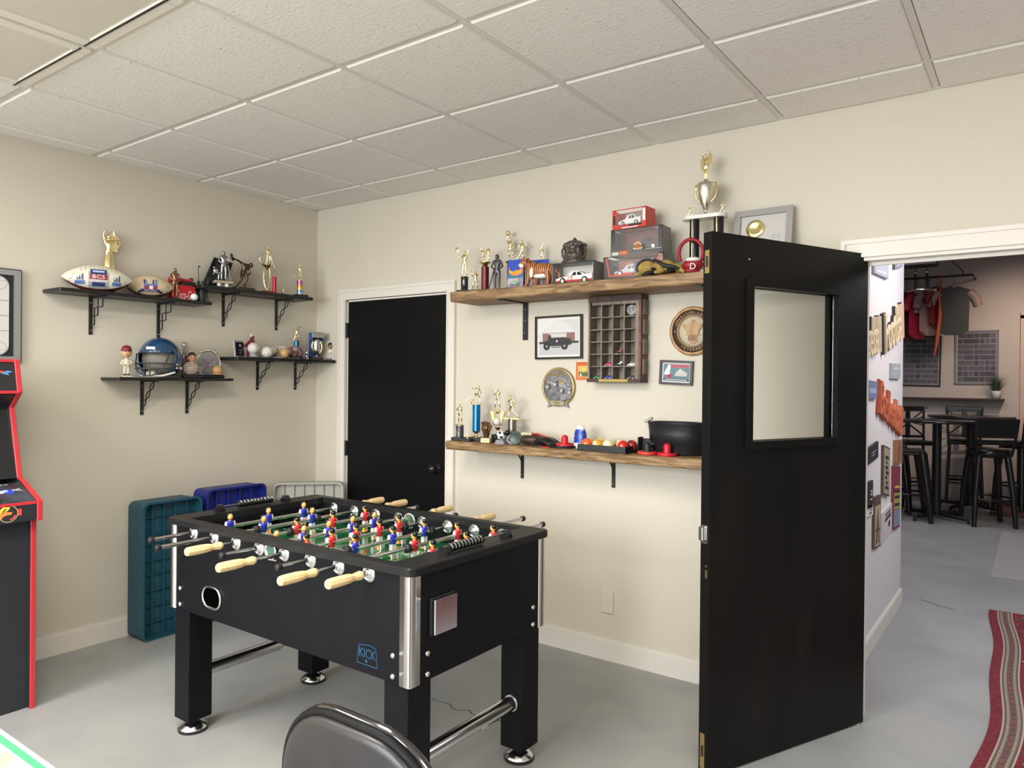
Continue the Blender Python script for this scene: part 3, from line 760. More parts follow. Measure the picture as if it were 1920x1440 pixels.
def black_shelf(y0, y1, zt, dep, th, brs, drop, style, label, tilt=0):
    yc = (y0+y1)/2; ln = y1-y0
    t = thing('wall_shelf', label, 'shelf', (0, yc, zt), LR, 'black bracketed shelves on the left wall')
    t.rotation_euler = (0, 0, LR)
    m = MB(); m.rbox((0, -dep/2-.001, -th/2), (ln, dep, th), SHB, .003, 1); m.build('board', t)
    for yb in brs: bracket(t, yb-yc, -th, drop, style)
    return t
black_shelf(-1.765, -.935, 1.905, .2, .018, (-1.53, -1.155), .2, 'step', 'black wall shelf holding two footballs, stepped wire brackets')
black_shelf(-1.0, -.195, 2.005, .2, .022, (-.738, -.345), .2, 'twist', 'highest black wall shelf with discus thrower and tall gold trophy')
black_shelf(-1.475, -.79, 1.455, .2, .016, (-1.248, -.975), .195, 'twist', 'lowest black wall shelf under the blue helmet')
black_shelf(-.775, -.012, 1.588, .215, .02, (-.487, -.186), .185, 'twist', 'black wall shelf holding baseballs next to the black door')

def LP(px, py, dep, zt):
    "spot on a left-wall shelf: pixel column, distance from wall, shelf top -> location and metres per pixel"
    p = atX(px, py, dep); q = Vector((dep, p.y, zt)); return q, mpp(q)
SA, SB, SC_, SD = 1.9055, 2.0055, 1.4555, 1.5885

# --- shelf A -------------------------------------------------------
def football(name, label, px, py, dep, ln, dia, leather, panel, zt, art, rot, white_side=True):
    q, s = LP(px, py, dep, zt)
    t = thing(name, label, 'football', (q.x, q.y, q.z), 0, rot=(0, 0, LR+rot))
    m = MB(); N = 16
    prof = [(max(1e-5, dia/2*(1-abs(u)**2.05)**.82), u*ln/2) for u in [-1+2*k/N for k in range(N+1)]]
    m.lathe(prof, panel, (0, 0, dia/2), (0, PI/2, 0), 28)
    m.build('ball', t)
    g = MB()   # brown leather half at back and beneath
    vs = []; fs = []; K = 14
    for (r, z) in prof:
        for i in range(K+1):
            a = PI*.2 - (PI*1.02)*i/K
            vs.append((z, -(r*1.006)*math.cos(a-PI/2)*1.0, dia/2+(r*1.006)*math.sin(a-PI/2)))
    for j in range(len(prof)-1):
        for i in range(K): fs.append((j*(K+1)+i, j*(K+1)+i+1, (j+1)*(K+1)+i+1, (j+1)*(K+1)+i))
    g.add([(x, y, z) for x, y, z in vs], fs, leather, True)
    # keep it on the underside/back: rotate about the long axis
    g.M = Matrix.Identity(4)
    o = g.build('leather_panel', t, (0, 0, 0))
    R = dia/2
    def wrap(x, z):
        rr = R*max(0.0, 1-abs(x/(ln/2))**2.05)**.82*1.012
        zz = max(-rr*.98, min(rr*.98, z)); return Vector((x, -math.sqrt(max(rr*rr-zz*zz, 0))-.0008, dia/2+zz))
    k = MB(); art(k, wrap, ln, R); k.build('printed_crest', t, fix=False)
    return t
def wrapped(k, wrap, pts, mt, n=6, off=0):
    "patch quad (x0,x1,z0,z1) draped on the ball"
    x0, x1, z0, z1 = pts; vs = []
    for i in range(n+1):
        for j in range(n+1):
            p = wrap(x0+(x1-x0)*i/n, z0+(z1-z0)*j/n); p.y -= off; vs.append(p)
    k.add(vs, [(i*(n+1)+j, (i+1)*(n+1)+j, (i+1)*(n+1)+j+1, i*(n+1)+j+1) for i in range(n) for j in range(n)], mt)
def wraptext(k, wrap, txt, x, z, h, w_, mt, off=.0012):
    tmp = MB(); tmp.text(txt, h, mt, width=w_)
    vs = []
    for v in tmp.v:
        p = wrap(x+v.x, z+v.z); p.y -= off; vs.append(p)
    k.add(vs, tmp.f, mt)
NAVY = flat(.02, .035, .13); SKY = flat(.10, .18, .45); DRED = flat(.30, .03, .05); PWH = flat(.75, .74, .72); PBL = flat(.02, .02, .025)
GREYP = flat(.35, .36, .38)
def art_bcs(k, wrap, ln, R):
    wrapped(k, wrap, (-.046, .046, -.055, .03), GREYP); wrapped(k, wrap, (-.037, .037, .005, .042), NAVY, 6, .0006)
    wrapped(k, wrap, (-.027, .027, .026, .036), flat(.4, .5, .8), 3, .001)
    wrapped(k, wrap, (-.041, .041, -.012, .016), DRED, 6, .001); wraptext(k, wrap, 'BCS', 0, -.007, .02, .056, PWH, .0018)
    wrapped(k, wrap, (-.041, .041, -.022, -.013), PWH, 6, .0012); wrapped(k, wrap, (-.03, .03, -.046, -.026), NAVY, 5, .0012)
    wraptext(k, wrap, 'NATIONAL CHAMPIONSHIP', 0, -.02, .0045, .07, DRED, .002)
    for s_ in (-1, 1):
        wrapped(k, wrap, (s_*.085-.022, s_*.085+.022, -.038, -.02), SKY, 5, .001)
        wrapped(k, wrap, (s_*.085-.016, s_*.085+.016, -.02, .005), flat(.45, .48, .46), 5, .0008)
        for q_ in (-.01, .0, .012): wrapped(k, wrap, (s_*.085+q_-.003, s_*.085+q_+.003, -.016, .003+q_), NAVY, 3, .0014)
        for q_ in range(4):    # pen signatures
            x = s_*(.11+.008*q_); wrapped(k, wrap, (x-.006, x+.006, .012-.012*q_, .0135-.012*q_), PBL, 2, .001)
    for q_ in range(-4, 5):
        wrapped(k, wrap, (q_*.02-.0012, q_*.02+.0012, .046-abs(q_)*.004, R*.9-abs(q_)*.002), flat(.5, .48, .38), 3, .0006)
def art_bowl(k, wrap, ln, R):
    wrapped(k, wrap, (-.038, .03, -.018, .01), SKY); wrapped(k, wrap, (-.038, -.03, .01, .034), NAVY, 3); wrapped(k, wrap, (-.028, -.022, .01, .028), SKY, 3)
    wrapped(k, wrap, (.006, .014, .01, .032), NAVY, 3); wrapped(k, wrap, (.02, .03, .01, .037), SKY, 3)
    wrapped(k, wrap, (-.034, -.012, -.022, .0), DRED, 4, .001); wrapped(k, wrap, (-.01, .008, -.02, -.002), PWH, 4, .001); wrapped(k, wrap, (.01, .028, -.022, .0), DRED, 4, .001)
    wrapped(k, wrap, (-.052, .046, -.034, -.02), NAVY, 8, .001); wraptext(k, wrap, 'GMAC BOWL', -.003, -.031, .008, .062, PWH, .002)
    wrapped(k, wrap, (-.064, -.048, -.04, -.028), NAVY, 3, .0005); wrapped(k, wrap, (.042, .058, -.04, -.028), NAVY, 3, .0005)
    wrapped(k, wrap, (.078, .098, .0, .0015), PBL, 4, .001); wrapped(k, wrap, (.082, .092, -.004, -.003), PBL, 4, .001)
BROWN = mat('football_leather', (.12, .035, .022), .5); PANEL = mat('white_ball_panel', (.72, .69, .58), .35); PANEL2 = mat('tan_ball_panel', (.62, .50, .33), .35)
football('football', 'large white-panelled commemorative football with a blue and red crest', 183, 540, .118, .335, .142, BROWN, PANEL, SA, art_bcs, -.36)
football('football', 'tan-panelled football with a blue ribbon crest, right of the white one', 281, 552, .10, .25, .124, BROWN, PANEL2, SA, art_bowl, -.36)

def column_base(t, w_, d_, h, mt=BMARBLE, x=0, y=0, z=0, name='base'):
    m = MB(); m.rbox((x, y, z+h/2), (w_, d_, h), mt, .004, 1); return m.build(name, t)

q, s = LP(204, 541, .03, SA)
t = thing('trophy', 'gold winged-victory trophy standing behind the white football', 'trophy', q, LR-.3)
column_base(t, .05, .04, .045)
m = MB(); m.lathe([(.02, .045), (.022, .05), (.012, .06), (.014, .10)], GOLD); m.build('stem', t)
m = MB(); fig(m, 'victory', .21, GOLD, (0, 0, .125)); m.lathe([(.032, .12), (.03, .16), (.022, .20), (.017, .235)], GOLD, n=14, sc=(1, .8, 1))
m.prism([(0, .25), (.04, .235), (.046, .27), (.036, .30), (.05, .285), (.045, .32), (.02, .345), (.0, .33)], .006, .0, GOLD)
m.ring(.02, .29, .03, .036, -.004, GOLD); m.tube([(-.01, -.01, .30), (.058, -.01, .302)], .002, GOLD, 6)
m.build('figure', t)

q, s = LP(328, 556, .13, SA)
t = thing('figurine', 'small dark bronze golfer figurine standing before the red drink crate', 'figurine', q, LR-.3)
m = MB(); fig(m, 'clasp', .175, COPPER, (0, 0, .008), .2); m.build('body', t)
column_base(t, .05, .045, .01, BRONZE)
q, s = LP(343, 557, .085, SA)
t = thing('drink_crate', 'red crate-like tin with white script lettering behind the golfer', 'tin', q, LR)
CR_ = mat('cola_red', (.55, .02, .03), .35)
m = MB(); m.rbox((-.005, 0, .045), (.13, .07, .09), CR_, .004, 1); m.rbox((-.04, .01, .12), (.07, .05, .03), CR_, .006, 2)
m.build('body', t)
m = MB(); m.text('Coca-Cola', .052, PWH, Matrix.Translation((0.0, -.036, .008)), shear=.35, width=.125); m.build('lettering', t)
m = MB(); m.rbox((.02, 0, .1), (.09, .06, .03), BLK, .004, 1); m.rbox((.02, -.0, .122), (.06, .045, .016), CR_, .004, 1); m.ball((.045, -.01, .13), .013, MAROON, 10); m.build('lid', t)
q, s = LP(378, 560, .085, SA)
t = thing('golf_bag', 'dark miniature golf bag with one club sticking up', 'golf bag', q, LR)
m = MB(); m.lathe([(.024, 0), (.026, .02), (.023, .10), (.026, .13)], mat('dark_green_vinyl', (.02, .035, .03), .4), rot=(0, 0, 0)); m.build('bag', t)
m = MB(); m.tube([(-.02, 0, .12), (-.022, 0, .215)], .0018, IRON, 6); m.rbox((-.017, 0, .217), (.014, .005, .008), IRON, .001, 1); m.build('club', t)
m = MB(); m.tube([(.022, 0, .12), (.036, 0, .06), (.038, 0, .002)], .0015, BLK, 6); m.tube([(.02, 0, .11), (.05, -.005, .002)], .0015, BLK, 6); m.build('stand_leg', t)
q, s = LP(364, 563, .165, SA)
m = MB(); m.ball((0, 0, .0215), .0215, WHITE, 18, ); tag(m.build('golf_ball', None, q), 'white golf ball on the right front of the football shelf', 'ball')

# --- shelf B -------------------------------------------------------
q, s = LP(408, 544, .07, SB)
t = thing('award_plaque', 'black glass plaque leaning slantwise behind the pewter figure', 'plaque', q, LR)
m = MB(); m.prism([(-.105, 0), (.03, 0), (.105, .17), (-.02, .19)], .012, 0, BLK); m.build('plate', t)
m = MB(); m.rbox((.0, .02, .01), (.12, .05, .02), BLKM, .003, 1); m.build('stand', t)
q, s = LP(419, 547, .13, SB)
t = thing('figurine', 'pewter standing golfer figurine on a pale striped base', 'figurine', q, LR-.3)
m = MB(); fig(m, 'clasp', .185, PEWTER, (0, 0, .042)); m.tube([(.02, -.02, .14), (.033, -.035, .045)], .002, PEWTER, 6); m.build('body', t)
m = MB(); m.rbox((-.005, 0, .033), (.11, .06, .018), mat('champagne_metal', (.55, .48, .38), .35, .7), .002, 1)
for x in (-.03, .015): m.cyl((x, -.015, 0), (x, -.015, .024), .012, None, WHITE, 12)
m.cyl((.0, .02, 0), (.0, .02, .024), .012, None, WHITE, 12); m.build('base', t)
m = MB(); m.ball((-.048, -.005, .10), (.016, .01, .013), CHROME, 12); m.tube([(-.065, -.01, .075), (-.055, -.01, .09), (-.035, -.01, .085), (-.015, -.012, .092)], .005, CHROME, 8)
m.tube([(-.03, 0, .05), (-.028, 0, .09)], .003, CHROME, 6); m.ball((-.058, -.008, .118), .006, CHROME, 8); m.build('silver_ornament', t)
q, s = LP(457, 552, .05, SB)
t = thing('award_arch', 'tan wooden arch plaque standing behind the discus thrower', 'plaque', q, LR)
TAN = mat('tan_wood', (.45, .35, .23), .5)
m = MB(); m.prism([(-.045, 0), (.045, 0), (.045, .11)]+[(.045*math.cos(PI*k/8), .11+.045*math.sin(PI*k/8)) for k in range(1, 8)]+[(-.045, .11)], .012, 0, TAN); m.build('board', t)
m = MB(); m.ball((.014, -.012, .062), .016, mat('cream_ball', (.62, .55, .42), .4), 12); m.build('ball', t)
q, s = LP(457, 552, .13, SB)
t = thing('discus_thrower_statue', 'black bronze statue of a bent discus thrower', 'statue', q, LR)
m = MB(); m.rbox((0, 0, .009), (.13, .06, .018), BRONZE, .004, 1); m.build('base', t)
m = MB(); fig(m, 'discus', .225, BRONZE, (0, 0, .012)); m.lathe([(0, 0), (.024, .002), (.024, .005), (0, .008)], BRONZE, (-.086, 0, .195), (.2, 1.2, 0), 14); m.build('body', t)
q, s = LP(500, 556, .11, SB)
t = thing('trophy', 'tall gold trophy with wreath and open tapering gold legs', 'trophy', q, LR-.3)
m = MB(); m.rbox((0, 0, .008), (.075, .06, .016), MAROON, .003, 1); m.build('base', t)
m = MB(); m.rbox((0, 0, .02), (.03, .03, .008), GOLD, .002, 1)
for s_ in (-1, 1): m.tube([(.003*s_, 0, .024), (.015*s_, 0, .06), (.021*s_, 0, .11), (.018*s_, 0, .16), (.008*s_, 0, .168)], [.006, .006, .004, .004, .003], GOLD, 8)
m.lathe([(.004, .155), (.012, .165), (.02, .17), (.032, .182), (.034, .19)], GOLD, n=20); m.build('stem', t)
m = MB(); fig(m, 'box', .115, GOLD, (.008, 0, .19)); m.tube([(-.012+.036*math.cos(a_), 0, .222+.036*math.sin(a_)) for a_ in [PI*.55+i*(PI*1.35)/12 for i in range(13)]], .004, GOLD, 6)
m.tube([(.03, 0, .22), (.05, 0, .17)], .003, GOLD, 6); m.tube([(.022, .0, .25), (.04, 0, .20)], .003, GOLD, 6); m.build('figure', t)
q, s = LP(514.5, 560, .14, SB)
t = thing('trophy_column', 'ruby red trophy column beside the tall gold trophy', 'trophy column', q, LR)
RC = mat('ruby_column', (.38, .01, .04), .18, .5)
m = MB(); m.cyl((0, 0, .002), (0, 0, .112), .0125, None, RC, 20); m.build('column', t)
m = MB(); m.cyl((0, 0, 0), (0, 0, .006), .016, None, BLK, 16); m.build('foot', t)
q, s = LP(531, 556, .10, SB)
t = thing('trophy', 'tiny gold trophy between the ruby and rainbow columns', 'trophy', q, LR-.3)
m = MB(); m.rbox((0, 0, .004), (.04, .03, .008), BLKM, .001, 1); m.build('base', t)
m = MB(); fig(m, 'bat', .045, GOLD, (0, 0, .008)); m.build('figure', t)
q, s = LP(562, 557, .12, SB)
t = thing('trophy', 'trophy with rainbow foil column and gold bowler figure', 'trophy', q, LR-.3)
m = MB(); m.rbox((.005, 0, .009), (.09, .06, .018), BLKM, .003, 1); m.build('base', t)
RB = mat('rainbow_foil', (.5, .5, .5), .2, .7)
rn = RB.node_tree; tc_ = rn.nodes.new('ShaderNodeTexCoord'); sx_ = rn.nodes.new('ShaderNodeSeparateXYZ'); cr_ = rn.nodes.new('ShaderNodeValToRGB')
nz_ = rn.nodes.new('ShaderNodeTexNoise'); nz_.inputs['Scale'].default_value = 60; ad_ = rn.nodes.new('ShaderNodeMath'); ad_.operation = 'MULTIPLY_ADD'; ad_.inputs[1].default_value = .35
rn.links.new(tc_.outputs['Generated'], sx_.inputs[0]); rn.links.new(tc_.outputs['Object'], nz_.inputs['Vector']); rn.links.new(nz_.outputs['Fac'], ad_.inputs[0]); rn.links.new(sx_.outputs['Z'], ad_.inputs[2])
for k, (p_, c_) in enumerate([(.2, (.5, .55, .6)), (.42, (.05, .25, .6)), (.6, (.8, .65, .05)), (.78, (.75, .2, .05)), (1, (.4, .1, .3))]):
    if k > 1: cr_.color_ramp.elements.new(p_)
    cr_.color_ramp.elements[k].position = p_; cr_.color_ramp.elements[k].color = (*c_, 1)
rn.links.new(ad_.outputs[0], cr_.inputs[0]); rn.links.new(cr_.outputs[0], rn.nodes['Principled BSDF'].inputs['Base Color'])
m = MB(); m.cyl((0, 0, .018), (0, 0, .112), .0195, None, RB, 20); m.build('column', t)
m = MB(); m.lathe([(.021, .112), (.022, .116), (.01, .12), (.008, .126)], GOLD); fig(m, 'bowl', .10, GOLD, (0, 0, .122)); m.ball((-.04, 0, .135), .007, GOLD, 8); m.build('figure', t)

# --- shelf C -------------------------------------------------------
def bobblehead(label, px, py, dep, zt, h, cap, shirt, pants, rz=0, base=WHITE, face=SKIN, capm=None):
    q, s = LP(px, py, dep, zt)
    t = thing('bobblehead', label, 'bobblehead', q, LR+rz)
    m = MB(); m.rbox((0, 0, h*.035), (h*.34, h*.26, h*.07), base, .003, 1); m.build('base', t)
    m = MB(); b0 = h*.07
    for s_ in (-1, 1):
        m.cyl((s_*h*.05, 0, b0), (s_*h*.045, 0, h*.33), h*.04, h*.05, pants, 10); m.ball((s_*h*.05, -h*.02, b0+h*.02), (h*.04, h*.06, h*.025), BLK, 8)
        m.tube([(s_*h*.09, 0, h*.53), (s_*h*.15, -h*.02, h*.42), (s_*h*.07, -h*.1, h*.38)], h*.033, shirt, 8); m.ball((s_*h*.06, -h*.11, h*.38), h*.03, face, 8)
    m.lathe([(h*.085, h*.3), (h*.09, h*.36), (h*.1, h*.5), (h*.06, h*.56), (h*.03, h*.6)], shirt, n=14, sc=(1, .75, 1)); m.build('body', t)
    m = MB(); m.ball((0, 0, h*.76), (h*.145, h*.145, h*.17), face, 18)
    m.ball((0, -h*.145, h*.74), h*.022, face, 8)
    for s_ in (-1, 1): m.ball((s_*h*.145, 0, h*.75), (h*.02, h*.03, h*.04), face, 8); m.ball((s_*h*.055, -h*.132, h*.785), (h*.02, h*.01, h*.014), BLK, 8)
    m.tube([(-h*.05, -h*.135, h*.69), (0, -h*.142, h*.68), (h*.05, -h*.135, h*.69)], h*.008, MAROON, 5)
    hd = m.build('head', t)
    m = MB()
    if capm:
        m.lathe([(h*.152, h*.8), (h*.15, h*.86), (h*.11, h*.95), (h*.0, h*.99)], capm, n=18); m.ball((0, -h*.15, h*.82), (h*.12, h*.11, h*.018), capm, 14)
    else:
        m.ball((0, h*.02, h*.82), (h*.155, h*.15, h*.155), HAIR, 16)
    m.build('cap' if capm else 'hair', hd)
    return t
CREAM = mat('cream_cloth', (.62, .56, .47), .5)
bobblehead('bobblehead of a ball player in maroon cap beside the blue helmet', 237, 706, .15, SC_, .178, True, CREAM, CREAM, -.35, CHROME, SKIN, MAROON)
# helmet
q, s = LP(300, 706, .118, SC_)
t = thing('football_helmet', 'navy blue football helmet with face mask and clear visor clips', 'helmet', q, LR-.92)
HB = mat('helmet_blue', (.012, .055, .14), .22, coat=.7)
bm = bmesh.new(); bmesh.ops.create_uvsphere(bm, u_segments=40, v_segments=26, radius=1)
bmesh.ops.rotate(bm, cent=(0, 0, 0), matrix=Matrix.Rotation(PI/2, 3, 'X'), verts=bm.verts)
dele = []
for v in bm.verts:
    x, y, z = v.co
    if z < -.80: dele.append(v)
    elif y < -.42 and z < .20: dele.append(v)
bmesh.ops.delete(bm, geom=dele, context='VERTS')
me = bpy.data.meshes.new('shell'); bm.to_mesh(me); bm.free()
for v in me.vertices: v.co = Vector((v.co.x*.112, v.co.y*.128, v.co.z*.122+.107))
me.materials.append(HB); 
for p_ in me.polygons: p_.use_smooth = True
o = link('shell', me, t); sm_ = o.modifiers.new('s', 'SOLIDIFY'); sm_.thickness = .005; sm_.offset = -1
m = MB(); m.ball((0, .012, .11), (.098, .105, .105), mat('helmet_liner', (.22, .2, .17), .8), 20); m.build('liner', t)
m = MB(); R_ = .0042
FM = mat('face_mask_grey', (.04, .05, .06), .35)
m.tube([(-.108, -.03, .075), (-.085, -.11, .078), (-.03, -.155, .08), (.03, -.155, .08), (.085, -.11, .078), (.108, -.03, .075)], R_, FM, 8)
m.tube([(-.105, -.03, .055), (-.085, -.115, .05), (-.03, -.16, .05), (.03, -.16, .05), (.085, -.115, .05), (.105, -.03, .055)], R_, FM, 8)
m.tube([(-.09, -.085, .13), (-.08, -.12, .075), (-.06, -.135, .03), (-.02, -.15, .012), (.02, -.15, .012), (.06, -.135, .03), (.08, -.12, .075), (.09, -.085, .13)], R_, FM, 8)
for x in (-.015, .015): m.tube([(x, -.157, .078), (x, -.161, .05), (x, -.152, .013)], R_*.9, FM, 8)
m.tube([(-.09, -.085, .13), (-.05, -.12, .14), (.05, -.12, .14), (.09, -.085, .13)], R_, FM, 8); m.build('face_mask', t)
m = MB(); m.rbox((0, -.113, .163), (.05, .012, .018), WHITE, .004, 2, rot=(.5, 0, 0)); m.build('front_bumper', t)
m = MB()
for s_ in (-1, 1):
    for z in (.075, .055): m.rbox((s_*.109, -.028, z), (.008, .022, .010), CHROME, .002, 1)
    m.cyl((s_*.111, .01, .055), (s_*.116, .01, .055), .008, None, WHITE, 12)
m.build('clip', t)
m = MB(); m.tube([(-.1, -.04, .03), (-.06, -.10, .012), (0, -.115, .008), (.06, -.10, .012), (.1, -.04, .03)], .006, WHT, 8); m.rbox((.0, -.112, .022), (.05, .02, .03), mat('chin_cup', (.6, .55, .42), .5), .008, 2); m.build('chin_strap', t)
q, s = LP(345, 703, .045, SC_)
t = thing('bottle', 'clear glass bottle with dark label behind the helmet', 'bottle', q, LR)
m = MB(); m.lathe([(.024, .0), (.026, .01), (.026, .11), (.012, .15), (.011, .18), (.014, .184), (.014, .205)], mat('bottle_glass', (.85, .9, .9), .05, trans=1.0, ior=1.3), rot=(0, 0, 0)); m.build('glass', t)
m = MB(); m.lathe([(.0265, .06), (.0266, .11), (.02, .125)], mat('bottle_label', (.12, .05, .07), .5)); m.build('label_band', t)
m = MB(); m.lathe([(.0145, .195), (.0155, .21), (0, .212)], STEEL); m.build('bottle_cap', t)
bobblehead('dark-haired bust bobblehead set on a large striped baseball', 358, 700, .12, SC_+.0, .0001, False, CREAM, CREAM) if False else None
q, s = LP(358, 705, .13, SC_)
t = thing('bobblehead', 'dark-haired bust bobblehead on a big stitched ball', 'bobblehead', q, LR-.35)
m = MB(); m.rbox((.004, 0, .009), (.105, .06, .018), BLK, .004, 1); m.build('base', t)
m = MB(); m.ball((-.002, 0, .055), (.046, .042, .04), mat('striped_ball', (.50, .43, .36), .45, noise=(30, .3, (1, 1, 6))), 18)
for z in (-.012, .0, .012, .024): m.tube([(-.002+.0405*math.cos(a_)*math.sqrt(1-(z/.04)**2), .043*math.sin(a_)*math.sqrt(1-(z/.04)**2), .055+z) for a_ in [PI+PI*k/10 for k in range(11)]], .0012, MAROON, 5)
m.build('ball', t)
m = MB(); m.ball((.005, 0, .118), (.022, .022, .027), SKIN, 16); m.ball((.005, -.022, .115), .005, SKIN, 8); m.cyl((.004, 0, .085), (.005, 0, .1), .01, .01, SKIN, 10)
for s_ in (-1, 1): m.ball((.005+s_*.008, -.0205, .122), .003, BLK, 6); m.ball((.005+s_*.022, 0, .116), (.004, .005, .007), SKIN, 8)
hd = m.build('head', t); m = MB(); m.ball((.005, .004, .13), (.0235, .0225, .0225), HAIR, 14); m.build('hair', hd)
q, s = LP(391, 703, .10, SC_)
t = thing('award_dome', 'clear oval award with ornate silver crest on a dark base', 'award', q, LR-.3)
m = MB(); m.rbox((.012, 0, .01), (.15, .06, .02), SHB, .006, 1); m.build('base', t)
m = MB(); m.ball((0, 0, .088), (.066, .008, .072), mat('award_glass', (.75, .78, .82), .08, trans=.85, ior=1.3), 28); m.build('oval', t)
m = MB(); random.seed(2)
for k in range(26): m.rbox((random.uniform(-.045, .03), -.0085, random.uniform(.045, .125)), (.008, .001, .006), [flat(.12, .08, .22), flat(.25, .1, .18), flat(.4, .38, .5)][k % 3], .0004, 1, (0, random.uniform(0, 3), 0))
m.text('HALL', .018, PWH, Matrix.Translation((-.042, -.0095, .04)) @ Matrix.Rotation(-PI/2, 4, 'Y')); m.build('engraving', t)
m = MB(); m.tube([(.068*math.cos(a_), 0, .088+.074*math.sin(a_)) for a_ in [2*PI*k/30 for k in range(30)]], .0035, STEEL, 7, closed=True)
for k in range(9):
    a_ = PI/2-.6+1.2*k/8; m.ball((.074*math.cos(a_), 0, .09+.08*math.sin(a_)), .009, STEEL, 8)
m.build('crest', t)
m = MB(); m.ball((.045, -.028, .048), (.031, .024, .029), mat('gold_cap_leather', (.50, .30, .12), .4), 16); m.lathe([(.033, 0), (.033, .004), (.028, .006)], mat('gold_cap_leather', (0, 0, 0)), (.045, -.03, .022)); m.build('gold_ball', t)
for x in (-.014, .0, .014): pass

# --- shelf D -------------------------------------------------------
q, s = LP(449, 669, .13, SD)
t = thing('award_plaque', 'small black award plaque with silver edge and etched lines', 'plaque', q, LR+.2, rot=None)
m = MB(); m.M = xf((0, 0, 0), (-.12, 0, 0)); m.rbox((0, .004, .05), (.082, .007, .1), CLEAR, .002, 1); m.rbox((.006, -.002, .05), (.07, .004, .088), BLK, .001, 1); m.build('plate', t)
m = MB(); m.M = xf((0, 0, 0), (-.12, 0, 0))
for s_ in (-1, 1): m.rbox((s_*.041, .002, .05), (.003, .009, .1), STEEL, .0008, 1)
m.rbox((0, .002, .1), (.085, .009, .003), STEEL, .0008, 1); m.build('edge_trim', t)
m = MB(); m.M = xf((0, 0, 0), (-.12, 0, 0)); m.disc(.008, .073, .009, -.0045, GREYP, 10)
for k, w_ in enumerate((.03, .018, .022, .014)): m.rect(.006-w_/2, .045-.009*k, .006+w_/2, .0468-.009*k, -.0045, GREYP)
m.build('etching', t)
q, s = LP(472, 664, .06, SD)
t = thing('figurine', 'maroon draped figurine with white tip behind the first baseball', 'figurine', q, LR-.3)
m = MB(); m.lathe([(.03, 0), (.034, .03), (.03, .08), (.014, .115), (.009, .13)], mat('maroon_glass', (.15, .01, .03), .2, coat=.5), n=14); m.tube([(-.05, -.01, .07), (-.02, -.01, .10), (.0, 0, .118)], .009, MAROON, 8); m.rbox((.004, 0, .13), (.02, .02, .02), MAROON, .004, 1); m.build('body', t)
m = MB(); m.lathe([(.008, .136), (.004, .15), (0, .158)], WHITE, (-.004, 0, 0), n=10); m.build('tip', t)
STITCH = mat('stitch_red', (.5, .1, .08), .6)
def baseball(label, px, py, dep, zt, r, col, lift=0, rot=(0, 0, 0), stitch=None):
    q, s = LP(px, py, dep, zt)
    t = thing('baseball', label, 'ball', (q.x, q.y, q.z+r+lift), 0, rot=(rot[0], rot[1], LR+rot[2]))
    m = MB(); m.ball((0, 0, 0), r, col, 22); m.build('cover', t)
    m = MB(); pts = []
    for k in range(48):
        a_ = 2*PI*k/48; z = .62*math.sin(2*a_)*1.0; rr = math.sqrt(max(0, 1-z*z*.75)); v = Vector((rr*math.cos(a_), .9*rr*math.sin(a_), z)).normalized()*r*1.004; pts.append(v)
    m.tube(pts, r*.028, stitch or STITCH, 5, closed=True); m.build('stitching', t)
    return t
BBW = mat('baseball_white', (.68, .66, .62), .4); BBT = mat('baseball_tan', (.58, .38, .16), .4); BBC = mat('baseball_cream', (.55, .5, .44), .45)
baseball('white baseball on a clear stand beside the black plaque', 475, 664, .13, SD, .0365, BBW, .022, (0, .4, 0))
q, s = LP(475, 664, .13, SD)
t = thing('ball_stand', 'clear stand under the leftmost baseball', 'stand', q, LR)
m = MB(); m.lathe([(.03, 0), (.03, .004), (.02, .012), (.024, .027)], CLEAR, n=20); m.lathe([(.033, 0), (.033, .003), (.0, .003)], BLK, n=20); m.build('ring', t)
baseball('white signed baseball at the shelf front', 501, 671, .165, SD, .036, BBW, 0, (.9, .2, 0), flat(.5, .2, .2))
baseball('dull cream baseball behind the signed one', 511, 667, .09, SD, .0345, BBC, .012, (0, 1.2, .3), BRONZE)
baseball('tan yellowed baseball at the middle of the shelf', 533, 671, .165, SD, .0335, BBT, 0, (0, .3, 0), flat(.4, .25, .1))
q, s = LP(524, 667, .06, SD)
t = thing('display_box', 'small white gift box standing behind the tan baseball', 'box', q, LR)
m = MB(); m.rbox((0, 0, .042), (.075, .04, .084), WHT, .002, 1); m.build('carton', t)
m = MB(); m.rect(-.004, .05, .004, .066, -.0206, PBL); m.rect(.018, .02, .034, .07, -.0206, flat(.6, .5, .4)); m.build('mark', t)
q, s = LP(553, 670, .12, SD)
t = thing('mini_football', 'mottled brown and grey painted mini football on the ball shelf', 'football', q, LR)
PF = ramp_mat('painted_leather', 'noise', 28, [(.35, (.07, .04, .05)), (.5, (.25, .13, .12)), (.62, (.42, .36, .38))], .3)
m = MB(); m.lathe([(max(1e-5, .042*(1-abs(u)**2.2)), u*.075) for u in [-1+2*k/14 for k in range(15)]], PF, (0, 0, .045), (0, PI/2, .1), 20); m.build('ball', t)
m = MB(); m.rbox((-.0, 0, .006), (.06, .03, .012), CLEAR, .003, 1); m.build('stand', t)
q, s = LP(556, 667, .06, SD)
t = thing('trophy', 'gold and blue column trophy with a batter and a small gold plate', 'trophy', q, LR-.3)
m = MB(); m.rbox((0, 0, .008), (.07, .05, .016), BLKM, .003, 1); m.build('base', t)
m = MB(); m.cyl((0, 0, .016), (0, 0, .125), .0165, None, mat('blue_foil', (.02, .14, .3), .2, .6), 18); m.build('column', t)
